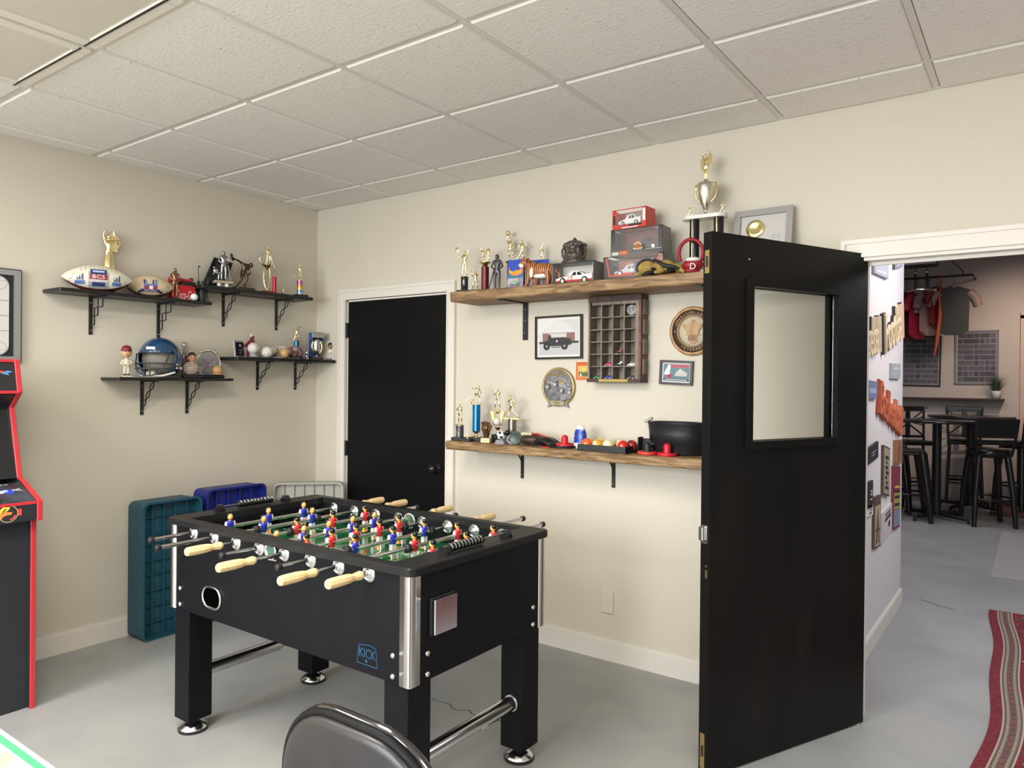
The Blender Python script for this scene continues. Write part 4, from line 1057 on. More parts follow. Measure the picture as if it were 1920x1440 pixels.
m = MB(); m.rbox((.012, 0, .128), (.07, .03, .004), GOLD, .001, 1); fig(m, 'bat', .09, GOLD, (.004, 0, .128)); m.tube([(-.005, -.012, .2), (.02, -.01, .225)], .004, GOLD, 6); m.tube([(-.022, 0, .128), (-.004, 0, .19)], .004, GOLD, 6); m.build('figure', t)
q, s = LP(575, 671, .15, SD)
t = thing('crystal_bell', 'small clear ornament at the foot of the silver trophy', 'ornament', q, LR)
m = MB(); m.lathe([(.014, 0), (.012, .006), (.004, .012), (.005, .03), (.012, .04), (.009, .055), (0, .06)], CHROME, n=14); m.build('glass', t)
q, s = LP(593, 671, .11, SD)
t = thing('trophy', 'silver loving-cup trophy in a blue topped see-through box', 'trophy', q, LR-.3)
m = MB(); m.rbox((0, .035, .095), (.082, .004, .185), mat('box_blue', (.03, .10, .28), .3), .001, 1)
for x in (-.041, .041): m.rbox((x, 0, .16), (.002, .07, .05), mat('box_blue', (0, 0, 0)), .0008, 1)
m.rbox((0, 0, .186), (.084, .072, .003), mat('box_blue', (0, 0, 0)), .0008, 1); m.rbox((0, -.035, .168), (.084, .002, .034), mat('box_front', (.45, .42, .36), .3, .4), .0008, 1); m.build('box_panel', t)
m = MB(); m.rbox((0, 0, .009), (.08, .065, .018), mat('box_base', (.06, .045, .05), .4), .002, 1); m.build('base', t)
m = MB(); m.lathe([(.016, .018), (.014, .022), (.005, .028), (.005, .036), (.018, .045), (.026, .07), (.024, .105), (.028, .14), (.024, .143)], STEEL, n=22); m.build('cup', t)
m = MB()
for s_ in (-1, 1): m.tube([(s_*.022, -.004, .045), (s_*.034, -.01, .07), (s_*.036, -.01, .10), (s_*.028, -.006, .13)], .0045, GOLD, 8)
m.build('handle', t)
bobblehead('dark-haired white-uniform bobblehead at the right end by the door casing', 620, 671, .15, SD, .128, False, WHT, WHT, -.35, PEWTER, mat('brown_skin_paint', (.32, .17, .09), .5))

# ------------------------------------------------------------------ framed rink picture on the left wall
z0, z1 = 1.525, 1.988; y1 = -1.868; wd = .30
t = thing('rink_picture', 'silver framed ice rink diagram above the arcade cabinet', 'picture', (0, y1-wd/2, (z0+z1)/2), LR)
hh = (z1-z0)/2; hw = wd/2; ALU = mat('silver_frame', (.42, .42, .44), .35, .6)
m = MB()
for a in [(-hw, hw, hh-.03, hh), (-hw, hw, -hh, -hh+.03), (-hw, -hw+.03, -hh+.03, hh-.03), (hw-.03, hw, -hh+.03, hh-.03)]: m.bounds(a[0], a[1], -.022, -.002, a[2], a[3], ALU)
for a in [(-hw, hw, hh-.003, hh+.001), (hw-.002, hw+.001, -hh, hh)]: m.bounds(a[0], a[1], -.024, -.001, a[2], a[3], BLK)
m.build('frame', t)
m = MB(); m.bounds(-hw+.02, hw-.02, -.01, -.004, -hh+.02, hh-.02, BLKM)
rw, rh, rr = hw-.05, hh-.035, .05
pts = []
for cx, cz, a0 in [(rw-rr, rh-rr, 0), (-rw+rr, rh-rr, PI/2), (-rw+rr, -rh+rr, PI), (rw-rr, -rh+rr, 1.5*PI)]:
    pts += [(cx+rr*math.cos(a0+PI/2*k/6), cz+rr*math.sin(a0+PI/2*k/6)) for k in range(7)]
m.poly(pts, -.0106, mat('rink_white', (.66, .64, .63), .5))
for z in (-.075, 0, .075): m.rect(-rw, z-.001, rw, z+.001, -.011, PBL)
for z in (-.16, .16):
    for x in (-.06, .06): m.ring(x, z, .03, .0312, -.011, PBL, 24); m.disc(x, z, .002, -.011, DRED, 8)
m.rect(-rw+.01, rh-.025, rw-.01, rh-.024, -.011, DRED); m.rect(-rw+.01, -rh+.024, rw-.01, -rh+.025, -.011, DRED); m.build('print', t)

# ------------------------------------------------------------------ arcade cabinet
AY1 = -2.02; AW = .62
t = thing('arcade_cabinet', 'black arcade cabinet with red edging and dragon emblem', 'arcade cabinet', (0, AY1-AW/2, 0), 0)
prof = [(.04, 0), (.598, 0), (.598, .832), (.662, .838), (.662, .918), (.49, .99), (.45, 1.0), (.36, 1.315), (.448, 1.385), (.41, 1.53), (.04, 1.53)]
RT = mat('red_t_molding', (.52, .035, .045), .35); AB = mat('arcade_black', (.02, .022, .028), .42)
hw = AW/2
def side(y, nm):
    m = MB(); T = Matrix.Rotation(0, 4, 'Z')
    n = len(prof); vs = [(x, y-.009, z) for x, z in prof]+[(x, y+.009, z) for x, z in prof]
    m.add(vs, [tuple(range(n)), tuple(range(2*n-1, n-1, -1))], AB); m.add(vs, [(i, (i+1) % n, n+(i+1) % n, n+i) for i in range(n)], RT)
    sp = m.build('side_panel', t)
    k = MB(); e = .003
    pts = [Vector((x, y, z)) for x, z in prof[1:10]]
    for p0, p1 in zip(pts, pts[1:]):
        d = (p1-p0); ln = d.length; ang = -math.atan2(d.z, d.x)
        k.rbox((p0+p1)/2, (ln+.006, .021, .008), RT, .002, 1, (0, ang, 0))
    k.build('edge_molding', sp)
side(hw-.009, 1); side(-hw+.009, 2)
i0 = hw-.018
m = MB(); m.bounds(.56, .575, -i0, i0, .005, .83, AB); m.build('front_panel', t)
m = MB(); m.bounds(.06, .075, -i0, i0, 0, 1.52, AB); m.bounds(.075, .4, -i0, i0, 1.5, 1.52, AB); m.build('back_panel', t)
m = MB(); m.bounds(.635, .65, -i0, i0, .842, .905, AB); m.bounds(.45, .65, -i0, i0, .835, .845, AB)
cp = m.build('control_box', t)
m = MB(); m.add([(.652, -i0, .906), (.652, i0, .906), (.652, i0, .918), (.652, -i0, .918), (.64, -i0, .906), (.64, i0, .906), (.64, i0, .92), (.64, -i0, .92)], [(0, 1, 2, 3), (2, 3, 7, 6), (4, 5, 6, 7), (0, 1, 5, 4)], RT); m.build('front_strip', cp)
# control deck with blue swirl and white streaks
m = MB(); DT = Matrix.Translation((.57, 0, .953)) @ Matrix.Rotation(PI/2, 4, 'Z') @ Matrix.Rotation(-(PI/2-.4), 4, 'X')
m.M = DT; m.rbox((0, 0.004, 0), (2*i0, .008, .17), mat('deck_dark', (.03, .035, .05), .2, noise=(12, .8)), .002, 1)
DBL = flat(.02, .06, .5, .25)
m.disc(.218, .008, .022, -.0008, DBL, 16, .022); m.disc(.206, .016, .010, -.0012, flat(.3, .5, .8), 12, .012); m.disc(.180, .010, .013, -.0010, PWH, 16, .024); m.disc(.152, -.005, .02, -.0012, RED, 16, .018)
m.poly([(.235, .012), (.268, .026), (.268, .029), (.235, .018)], -.001, PWH); m.poly([(.235, .018), (.272, .008), (.272, .012), (.235, .024)], -.001, PWH)
m.poly([(-.1, -.06), (.12, -.045), (.12, -.05), (-.1, -.075)], -.001, PWH)
[m.rect(.10+.02*k, .068, .114+.02*k, .0705, -.001, PWH) for k in range(7)]
m.build('control_deck', t)
for x_, c_ in [(.0, RED), (-.09, DBL)]:
    m = MB(); m.M = DT; m.M = DT @ Matrix.Rotation(PI/2, 4, 'X')
    m.cyl((x_, 0, 0), (x_, 0, .012), .013, None, c_, 14); m.build('button', cp)
m = MB(); ang = math.atan2(.315, -.09)
m.add([(.45, -i0, 1.0), (.45, i0, 1.0), (.33, i0, 1.31), (.33, -i0, 1.31)], [(0, 1, 2, 3)], mat('bezel_black', (.015, .015, .018), .25))
m.add([(.436, -.235, 1.035), (.436, .235, 1.035), (.345, .235, 1.27), (.345, -.235, 1.27)], [(0, 1, 2, 3)], mat('screen_dark', (.03, .032, .035), .1))
m.add([(.33, -i0, 1.31), (.33, i0, 1.31), (.44, i0, 1.375), (.44, -i0, 1.375)], [(0, 1, 2, 3)], AB)
m.bounds(.29, .3, -i0, i0, 1.0, 1.35, AB); m.build('screen_bezel', t)
m = MB(); m.add([(.437, -i0, 1.385), (.437, i0, 1.385), (.402, i0, 1.52), (.402, -i0, 1.52)], [(0, 1, 2, 3)], mat('marquee_black', (.02, .022, .026), .3))
mq = m.build('marquee', t)
MT = Matrix.Translation((.4195+.002, 0, 1.4525)) @ Matrix.Rotation(PI/2, 4, 'Z') @ Matrix.Rotation(math.atan2(.035, .135)*1, 4, 'X')
MT = Matrix.Translation((.4215, 0, 1.4525)) @ Matrix.Rotation(PI/2, 4, 'Z') @ Matrix.Rotation(-math.atan2(.035, .135), 4, 'X')
lt = ramp_mat('letter_fire', 'wave', .1, [(0, (.75, .6, .05)), (1, (.75, .6, .05))], .4)
ln_ = lt.node_tree; tc_ = ln_.nodes.new('ShaderNodeTexCoord'); sp_ = ln_.nodes.new('ShaderNodeSeparateXYZ'); cr_ = ln_.nodes.new('ShaderNodeValToRGB')
ln_.links.new(tc_.outputs['Generated'], sp_.inputs[0]); ln_.links.new(sp_.outputs['Z'], cr_.inputs[0]); ln_.links.new(cr_.outputs[0], ln_.nodes['Principled BSDF'].inputs['Base Color'])
cr_.color_ramp.elements[0].color = (.85, .75, .05, 1); cr_.color_ramp.elements[1].color = (.55, .02, .02, 1)
m = MB(); m.M = MT; m.text('KOMBAT', .075, lt, Matrix.Translation((.018, -.001, -.045)), width=.46, spacing=.95); m.build('marquee_lettering', mq)
m = MB(); m.M = MT; m.poly([(.235, .018), (.262, .03), (.285, .024), (.262, .018), (.27, .008), (.25, .012)], -.001, flat(.1, .25, .55)); m.rect(-.2, -.055, .2, -.052, -.001, flat(.1, .25, .55)); m.build('marquee_print', mq)
for z in (1.385, 1.526):
    m = MB(); x = .44 if z < 1.4 else .405; m.rbox((x, 0, z), (.012, 2*i0, .014), RT, .002, 1); m.build('red_rail', t)
# round dragon emblem on the front of the control box
m = MB(); m.M = Matrix.Translation((.651, .185, .876)) @ Matrix.Rotation(PI/2, 4, 'Z')
m.disc(0, 0, .034, -.0004, PBL, 28); m.ring(0, 0, .034, .036, -.0008, flat(.75, .6, .3), 30)
Y1_ = flat(.85, .55, .05); O1_ = flat(.85, .25, .05); R1_ = flat(.75, .06, .05)
m.ring(0, 0, .024, .034, -.0010, Y1_, 10, PI*.45, PI*.95); m.ring(0, 0, .025, .034, -.0010, O1_, 6, PI*.95, PI*1.2)
m.poly([(-.026, .0), (-.012, .012), (-.006, .008), (.014, .006), (.012, -.004), (-.008, -.006), (-.022, -.012)], -.0012, O1_)
m.poly([(-.02, .006), (-.004, .024), (.006, .026), (0, .014)], -.0012, Y1_); m.ring(.002, 0, .022, .029, -.0012, R1_, 8, -PI*.45, -PI*.1)
m.build('dragon_emblem', cp)
m = MB(); m.M = Matrix.Translation((.651, .185, .876)) @ Matrix.Rotation(PI/2, 4, 'Z'); m.rect(.035, -.012, .05, .016, -.0008, R1_); m.build('red_mark', cp)

# ------------------------------------------------------------------ plastic platforms standing on end in the corner
def platform(name, label, loc, rz, w_, d_, h, mt, lean=(0, 0, 0), ribs=(7, 2), horizontal=False):
    "hollow ribbed tray: open side faces -y; ribs are separate"
    t = thing(name, label, 'step platform', loc, 0, 'plastic step platforms in the corner', rot=(lean[0], lean[1], rz))
    m = MB(); th = .006
    m.rbox((0, -th/2-d_*.1, h/2), (w_-.012, th, h-.012), mt, .002, 1)
    def wall(x0, x1, z0, z1): m.rbox(((x0+x1)/2, 0, (z0+z1)/2), (abs(x1-x0), d_, abs(z1-z0)), mt, .0025, 1)
    o = [(x, z+h/2) for x, z in [(p.x, p.y) for p in [Vector(v) for v in rounded(-w_/2, w_/2, -h/2, h/2, .035, 4)]]]
    i = [(x, z+h/2) for x, z in rounded(-w_/2+.008, w_/2-.008, -h/2+.008, h/2-.008, .03, 4)]
    n = len(o); vs = [(x, d_/2, z) for x, z in o]+[(x, -d_/2, z) for x, z in o]+[(x, -d_/2, z) for x, z in i]+[(x, d_/2, z) for x, z in i]
    m.add(vs, [(k*n+j, k*n+(j+1) % n, ((k+1) % 4)*n+(j+1) % n, ((k+1) % 4)*n+j) for k in range(4) for j in range(n)], mt)
    m.build('shell', t)
    m = MB(); ro = rounded(-w_/2-.006, w_/2+.006, -h/2-.0, h/2+.006, .038, 4); ri = rounded(-w_/2+.006, w_/2-.006, -h/2+.006, h/2-.006, .03, 4)
    n = len(ro); vs = [(x, -d_/2+.008, z+h/2) for x, z in ro]+[(x, -d_/2-.002, z+h/2) for x, z in ro]+[(x, -d_/2-.002, z+h/2) for x, z in ri]+[(x, -d_/2+.008, z+h/2) for x, z in ri]
    m.add(vs, [(k*n+j, k*n+(j+1) % n, ((k+1) % 4)*n+(j+1) % n, ((k+1) % 4)*n+j) for k in range(4) for j in range(n)], mt); m.build('rim', t)
    for k in range(1, ribs[0]):
        z = h*k/ribs[0]+random.uniform(-.02, .02); q_ = MB(); dd = d_*.16
        q_.rbox((0, -d_*.1-dd/2, z), (w_-.02, dd, .0045), mt, .001, 1); q_.build('rib', t)
    for k in range(1, ribs[1]):
        x = -w_/2+w_*k/ribs[1]; q_ = MB(); dd = d_*.2
        q_.rbox((x, -d_*.1-dd/2, h/2), (.004, dd, h-.02), mt, .001, 1); q_.build('rib', t)
    return t
random.seed(5)
TEAL = mat('teal_plastic', (.012, .075, .115), .45); NVB = mat('royal_blue_plastic', (.010, .02, .2), .4); GRP = mat('grey_plastic', (.38, .37, .34), .5)
platform('step_platform', 'teal ribbed plastic platform on end, front of three', (.118, -1.165, 0.001), LR+.03, .345, .16, .76, TEAL, ribs=(9, 5))
platform('step_platform', 'royal blue ribbed plastic platform behind the teal one', (.100, -.74, 0.001), LR, .40, .15, .785, NVB, ribs=(7, 5))
t = platform('step_platform', 'grey ribbed plastic platform leaning in the room corner', (.225, -.235, .001), LR-.78, .44, .10, .765, GRP, ribs=(6, 7))

# ================================================================== BACK WALL SHELVES
BARN = ramp_mat('barn_wood', 'noise', 5, [(.25, (.07, .035, .015)), (.42, (.19, .105, .045)), (.55, (.27, .165, .075)), (.68, (.36, .24, .12)), (.85, (.13, .07, .03))], .6, stretch=(1.2, 5, 9), detail=9, distortion=1.2, bump=.5)
ZU, ZL = 1.953, 1.113
for (x0, x1, zt, th, label) in [(1.475, 3.30, ZU, .056, 'upper thick rustic plank shelf crowded with trophies and toy cars'), (1.45, 3.26, ZL, .047, 'lower thick rustic plank shelf with billiard balls and black tub')]:
    t = thing('plank_shelf', label, 'shelf', ((x0+x1)/2, 0, zt), 0, 'rustic plank shelves on the back wall')
    hw = (x1-x0)/2; m = MB(); N = 46; vs = []; random.seed(11)
    # slightly waney front edge
    for k in range(N+1):
        x = -hw+2*hw*k/N; w1, w2, w3 = random.uniform(-.003, .003), random.uniform(-.003, .002), random.uniform(-.003, .003)
        vs += [(x, -.001, 0), (x, -.262+w1, 0), (x, -.272+w2, -.006), (x, -.27+w3, -th+.006+w1), (x, -.262+w2, -th), (x, -.001, -th)]
    m.add(vs, [(k*6+j, k*6+(j+1) % 6, (k+1)*6+(j+1) % 6, (k+1)*6+j) for k in range(N) for j in range(6)], BARN)
    m.add(vs, [(5, 4, 3, 2, 1, 0), tuple(N*6+j for j in range(6))], BARN)
    m.build('plank', t)
    if zt == ZU:
        for px in (986,):
            p = atY(px, 600, 0); xx = p.x-t.location.x
            m = MB(); m.rbox((xx, -.004, -th-.105), (.034, .007, .21), IRON, .001, 1); m.rbox((xx, -.12, -th-.004), (.034, .24, .007), IRON, .001, 1)
            for z in (-.04, -.1, -.17): m.ball((xx, -.0085, -th+z), .004, STEEL, 8)
            m.build('bracket', t)
        m = MB(); m.rbox((.53, -.004, -th-.105), (.034, .007, .21), IRON, .001, 1); m.rbox((.53, -.12, -th-.004), (.034, .24, .007), IRON, .001, 1); m.build('bracket', t)
    else:
        for px in (980, 1151):
            p = atY(px, 880, 0); bracket(t, p.x-t.location.x, -th, .16, 'arc', .14)

def RP(px, dep, zt, py=530):
    p = atY(px, py, -dep); q = Vector((p.x, -dep, zt)); return q, mpp(q)
YAWC = .45      # turn towards the camera a little
# --- upper shelf ---------------------------------------------------
q, s = RP(871, .17, ZU)
t = thing('trophy', 'leftmost trophy: gold tennis player on a black column', 'trophy', q, .2)
m = MB(); m.rbox((0, 0, .009), (.08, .06, .018), BLKM, .003, 1); m.build('base', t)
m = MB(); m.lathe([(.024, .018), (.021, .022), (.021, .09), (.024, .094)], mat('black_chrome', (.08, .08, .085), .15, .9), n=20); m.build('column', t)
m = MB(); m.lathe([(.014, .094), (.008, .1), (.01, .106)], GOLD); fig(m, 'tennis', .145, GOLD, (0, 0, .10)); m.tube([(-.042, -.007, .212), (-.045, -.007, .235)], .0018, GOLD, 6); m.ball((-.046, -.007, .25), (.012, .002, .016), GOLD, 14); m.build('figure', t)
q, s = RP(903, .15, ZU)
t = thing('trophy', 'trophy with maroon column, small batter and pair of gold players on top', 'trophy', q, .2)
m = MB(); m.rbox((0, 0, .008), (.115, .06, .016), BLKM, .003, 1); m.build('base', t)
m = MB(); m.cyl((.022, 0, .016), (.022, 0, .145), .022, None, mat('maroon_column', (.12, .015, .025), .18, .3), 20); m.build('column', t)
m = MB(); m.lathe([(.010, .145), (.018, .155), (.024, .16), (.034, .166), (.034, .17)], GOLD, (.022, 0, 0)); fig(m, 'slam', .085, GOLD, (.006, 0, .165)); fig(m, 'box', .09, GOLD, (.04, 0, .168)); m.build('top_figures', t)
m = MB(); fig(m, 'bat', .11, GOLD, (-.034, -.01, .016)); m.tube([(-.048, -.025, .108), (-.062, -.025, .135)], .003, GOLD, 6); m.build('batter_figure', t)
q, s = RP(932, .17, ZU)
t = thing('statue', 'dark grey standing man statue between maroon trophy and blue cards', 'statue', q, .25)
m = MB(); fig(m, 'clasp', .205, mat('graphite_resin', (.09, .085, .1), .35, .4), (0, 0, .0)); m.tube([(-.012, -.02, .11), (-.035, -.03, .01)], .003, IRON, 6); m.build('body', t)
m = MB(); m.cyl((0, -.0, 0), (0, -.0, .006), .04, None, BLKM, 18); m.build('base', t)
for px, pose, lab, dz, extra in [(956, 'slam', 'gold basketball figure trophy lifting a ball behind the blue cards', .185, 1), (979, 'bowl', 'gold running figure trophy behind the blue toy card', .17, 0), (1016, 'bat', 'small gold trophy figure behind the tiger', .155, 2)]:
    q, s = RP(px, .06, ZU)
    t = thing('trophy', lab, 'trophy', q, .3)
    m = MB(); m.rbox((0, 0, .01), (.06, .05, .02), BLKM, .003, 1); m.build('base', t)
    m = MB(); m.cyl((0, 0, .02), (0, 0, dz-.02), .016, None, BMARBLE if extra != 2 else GOLD, 16); m.lathe([(.02, dz-.02), (.03, dz-.012), (.03, dz-.006), (.008, dz)], GOLD); m.build('column', t)
    m = MB(); hgt = {0: .125, 1: .13, 2: .085}[extra]; fig(m, pose, hgt, GOLD, (0, 0, dz-.004))
    if extra == 1: m.ball((-.013, 0, dz+hgt*1.17), .015, GOLD, 12)
    if extra == 2: m.tube([(-.01, 0, dz+.07), (.006, 0, dz+.1)], .003, GOLD, 6)
    if extra == 0: m.ball((-.05, 0, dz+.012), .008, GOLD, 8)
    m.build('figure', t)
# toy car cards
CB = mat('card_blue', (.02, .06, .42), .35); CF = flat(.8, .25, .02); CY = flat(.85, .6, .02)
def toy_card(label, px, dep, w_, h, lean, carcol, rz, z=0):
    q, s = RP(px, dep, ZU)
    t = thing('toy_car_card', label, 'toy car', (q.x, q.y, q.z+z), 0, 'carded toy cars', rot=(lean, 0, rz))
    m = MB(); m.rbox((0, 0, h/2), (w_, .0015, h), CB, .0004, 1)
    y = -.0012
    m.rect(-w_/2+.002, .003, w_/2-.002, h*.36, y, flat(.35, .30, .38)); m.rect(-w_/2+.002, h*.36, w_/2-.002, h*.6, y, flat(.05, .15, .3)); m.build('card', t)
    m = MB(); fl_ = [(-.048, .108), (-.042, .088), (-.02, .078), (.01, .078), (.03, .088), (.046, .102), (.038, .07), (.012, .058), (-.022, .058), (-.044, .072)]
    k = w_/.11; m.poly([(x*k, z_*h/.16) for x, z_ in [(-.05, .125), (-.038, .1), (-.012, .092), (.02, .1), (.044, .118), (.05, .098), (.036, .078), (.005, .070), (-.03, .076), (-.047, .095)]], y-.0004, CF)
    m.text('Hot Wheels', h*.11, CY, Matrix.Translation((.0, y-.0012, h*.53)), shear=.3, width=w_*.78); m.build('flame_print', t)
    m = MB(); m.rbox((0, -.018, h*.2), (w_*.7, .032, h*.24), CLEAR, .004, 1); m.build('blister', t)
    m = MB(); m.rbox((0, -.014, h*.17), (w_*.5, .022, h*.07), carcol, .003, 2); m.rbox((0, -.014, h*.23), (w_*.25, .018, h*.05), carcol, .003, 2)
    for x in (-1, 1): m.cyl((x*w_*.15, -.027, h*.13), (x*w_*.15, -.001, h*.13), h*.035, None, BLK, 10)
    m.build('car_body', t)
toy_card('blue carded toy car standing left of the tiger figurine', 966, .20, .098, .158, -.06, flat(.1, .4, .15), .12)
toy_card('blue carded toy car standing behind the striped tiger', 1010, .125, .115, .158, -.06, flat(.5, .1, .1), .1)
# tiger
q, s = RP(1001, .195, ZU)
t = thing('tiger_figurine', 'orange striped tiger figurine turning towards the cards', 'figurine', q, .1)
TIG = ramp_mat('tiger_stripes', 'wave', 26, [(.0, (.55, .18, .04)), (.55, (.62, .24, .06)), (.68, (.05, .02, .015)), (1, (.05, .02, .015))], .45, distortion=4, detail=2, stretch=(1, .2, .25), dim='X')
m = MB()
m.ball((.045, 0, .085), (.062, .032, .04), TIG, 18); m.ball((-.008, 0, .092), (.038, .034, .045), TIG, 18); m.ball((.09, 0, .082), (.03, .028, .038), TIG, 16)
for x, y, xf_ in [(-.02, -.016, -.035), (-.01, .016, .004), (.085, -.016, .092), (.095, .016, .104)]:
    m.tube([(x, y, .075), ((x+xf_)/2+.006, y, .045), (xf_, y, .012), (xf_-.01, y, .006)], [.02, .014, .011, .009], TIG, 10)
m.tube([(.115, 0, .09), (.14, .01, .07), (.145, .015, .03), (.155, .015, .015)], [.008, .007, .006, .006], TIG, 8)
m.build('body', t)
m = MB(); m.ball((-.048, -.01, .128), (.027, .026, .026), TIG, 18); m.ball((-.03, -.004, .118), (.03, .027, .03), mat('tiger_mane', (.22, .07, .03), .5), 14)
m.ball((-.068, -.014, .118), (.016, .016, .013), WHT, 12); m.ball((-.083, -.016, .122), (.005, .006, .004), mat('tiger_nose', (.35, .08, .08), .4), 8)
for s_ in (-1, 1): m.ball((-.042, -.008+s_*.018, .152), (.007, .005, .009), TIG, 8); m.ball((-.067, -.014+s_*.010, .131), .0035, BLK, 6)
m.ball((-.058, -.028, .115), (.012, .008, .014), WHT, 10); m.build('head', t)
m = MB(); m.ball((.0, -.028, .075), (.012, .008, .03), WHT, 10); m.ball((.05, -.012, .055), (.05, .02, .014), WHT, 12); m.build('belly_patch', t)
# white display box with race car
q, s = RP(1083, .16, ZU)
t = thing('model_car_box', 'white window box with white and red number 29 race car', 'model car', q, .0)
wb, hb, db = .245, .108, .11; BXW = mat('box_white', (.70, .67, .64), .5); BXG = mat('box_grey', (.30, .28, .27), .5)
m = MB(); th = .003
m.bounds(-wb/2, wb/2, db/2-th, db/2, 0, hb, BXW); m.bounds(-wb/2, wb/2, -db/2, db/2, 0, th, BXW); m.bounds(-wb/2, wb/2, -db/2, db/2, hb-th, hb, BXG)
m.bounds(-wb/2, -wb/2+th, -db/2, db/2, 0, hb, BXG); m.bounds(wb/2-th, wb/2, -db/2, db/2, 0, hb, BXG); m.bounds(-wb/2, wb/2, -db/2-.001, -db/2+.002, hb-.006, hb+.001, BLKM)
m.build('carton', t)
def car_profile(L_, H_):
    P = [(-.5, .18), (-.49, .38), (-.34, .5), (-.2, .56), (-.06, .95), (.14, 1.0), (.3, .66), (.44, .64), (.5, .72), (.5, .2), (.46, .1), (-.46, .1)]
    return [(x*L_, z*H_) for x, z in P]
def toy_car(t, L_, H_, W_, body, trim=None, loc=(0, 0, 0), flip=1, num=None, wheel=.16):
    m = MB(); m.M = Matrix.Translation(loc) @ Matrix.Diagonal((flip, 1, 1, 1)); m.prism(car_profile(L_, H_), W_/2, -W_/2, body)
    if trim: m.rect(-L_*.49, H_*.1, L_*.49, H_*.24, -W_/2-.0006, trim)
    m.poly([(-L_*.05, H_*.6), (L_*.0, H_*.88), (L_*.07, H_*.9), (L_*.07, H_*.6)], -W_/2-.0008, BLK); m.poly([(L_*.1, H_*.6), (L_*.1, H_*.9), (L_*.16, H_*.9), (L_*.25, H_*.6)], -W_/2-.0008, BLK)
    c = m.build('car_body', t)
    m = MB(); m.M = Matrix.Translation(loc) @ Matrix.Diagonal((flip, 1, 1, 1))
    for x in (-.3, .3):
        if x > 0: m.build('wheel_pair', t); m = MB(); m.M = Matrix.Translation(loc) @ Matrix.Diagonal((flip, 1, 1, 1))
        m.cyl((x*L_, -W_/2-.002, H_*.17), (x*L_, W_/2+.002, H_*.17), L_*wheel/2, None, BLK, 16); m.cyl((x*L_, -W_/2-.0035, H_*.17), (x*L_, -W_/2-.001, H_*.17), L_*wheel/3.6, None, STEEL, 12)
    m.build('wheel_pair', t)
    if num:
        m = MB(); m.text(num, H_*.42, RED, Matrix.Translation((loc[0]-L_*.1*flip, loc[1]-W_/2-.0014, loc[2]+H_*.2)), width=L_*.15); m.build('number', c)
    return c
toy_car(t, .215, .058, .06, WHITE, RED, (0.0, -.012, .008), 1, '29')
# bell-shaped ornament on the car box
q, s = RP(1077, .13, ZU)
t = thing('bell_ornament', 'weathered grey temple bell ornament on top of the white car box', 'bell', (q.x, q.y, q.z+hb), .3)
BL_ = mat('weathered_pewter', (.12, .105, .09), .45, .7, noise=(40, .6), bump=(60, .9, .01))
m = MB(); m.lathe([(.072, 0), (.074, .008), (.062, .022), (.055, .05), (.054, .09), (.058, .1), (.054, .108), (.035, .122), (.012, .126), (.012, .132), (.0, .145)], BL_, n=28)
m.build('bell_body', t)
m = MB()
for k in range(8):
    a_ = 2*PI*k/8; m.ball((.055*math.cos(a_), .055*math.sin(a_), .1), .011, BL_, 8)
for s_ in (-1, 1): m.tube([(s_*.05, -.01, .095), (s_*.062, -.02, .075), (s_*.06, -.02, .045), (s_*.052, -.02, .035)], .006, BL_, 8)
m.ball((0, -.052, .065), (.018, .012, .016), BL_, 10); m.ball((-.015, -.052, .085), .008, BL_, 8); m.ball((.015, -.052, .085), .008, BL_, 8); m.build('relief', t)['kind'] = 'stuff'
# three window boxes in a leaning pile
def window_box(label, loc, rz, tilt, w_, h, d_, edge, back, bodycol, kind):
    t = thing('model_car_box', label, 'model car', loc, 0, rot=(0, tilt, rz))
    m = MB(); th = .002; x, y = w_/2, d_/2
    for a in [(-x, x, y-th, y, 0, h), (-x, x, -y, y, 0, th), (-x, x, -y, -y+th, h-.004, h), (-x, x, y-.012, y, h-th, h), (-x, -x+th, -y, y, 0, h), (x-th, x, -y, y, 0, h)]: m.bounds(*a, edge)
    e = .022 if kind == 1 else .026
    for a in [(-x, -x+e, 0, h), (x-e, x, 0, h), (-x+e, x-e, 0, h*.2)]: m.bounds(a[0], a[1], -y, -y+th, a[2], a[3], edge)
    m.rect(-x+e, h*.2, x-e, h-th, y-th-.0006, back); m.build('carton', t)
    m = MB(); m.bounds(-x+e, x-e, -y, -y+.0008, h*.2, h-th, mat('acetate', (.9, .9, .9), .06, alpha=.07)); m.build('window', t)
    return t
q, s = RP(1196, .135, ZU)
OR_ = mat('box_red_orange', (.55, .10, .07), .3); KB = mat('box_black', (.025, .022, .025), .2, coat=.5)
t = window_box('bottom box of the pile: black and coral box with grey race car', (q.x, q.y, q.z), .0, 0, .32, .118, .12, KB, mat('coral_backing', (.42, .12, .09), .35), None, 0)
m = MB(); m.poly([(-.13, .022), (-.122, .022), (-.138, .115), (-.146, .115)], -.0605, OR_); m.poly([(-.13, .02), (-.13, .028), (.0, .03), (.0, .02)], -.0606, OR_); m.poly([(.11, .02), (.124, .02), (.148, .11), (.138, .115)], -.0605, OR_)
m.rect(0.01, .004, .07, .085, -.0608, flat(.15, .17, .2)); m.build('print', t)
toy_car(t, .16, .05, .06, mat('race_silver', (.35, .38, .42), .3, .5), RED, (-.03, -.01, .026), 1, None, .2)
q1, s = RP(1188, .135, ZU)
t = window_box('middle box of the pile: glossy black box with dark car and orange shield', (q1.x+.03, q1.y+.01, q1.z+.1205), .03, 0, .272, .132, .10, KB, mat('maroon_backing', (.15, .03, .025), .35), None, 1)
m = MB(); SH = flat(.6, .16, .04); y = -.0512
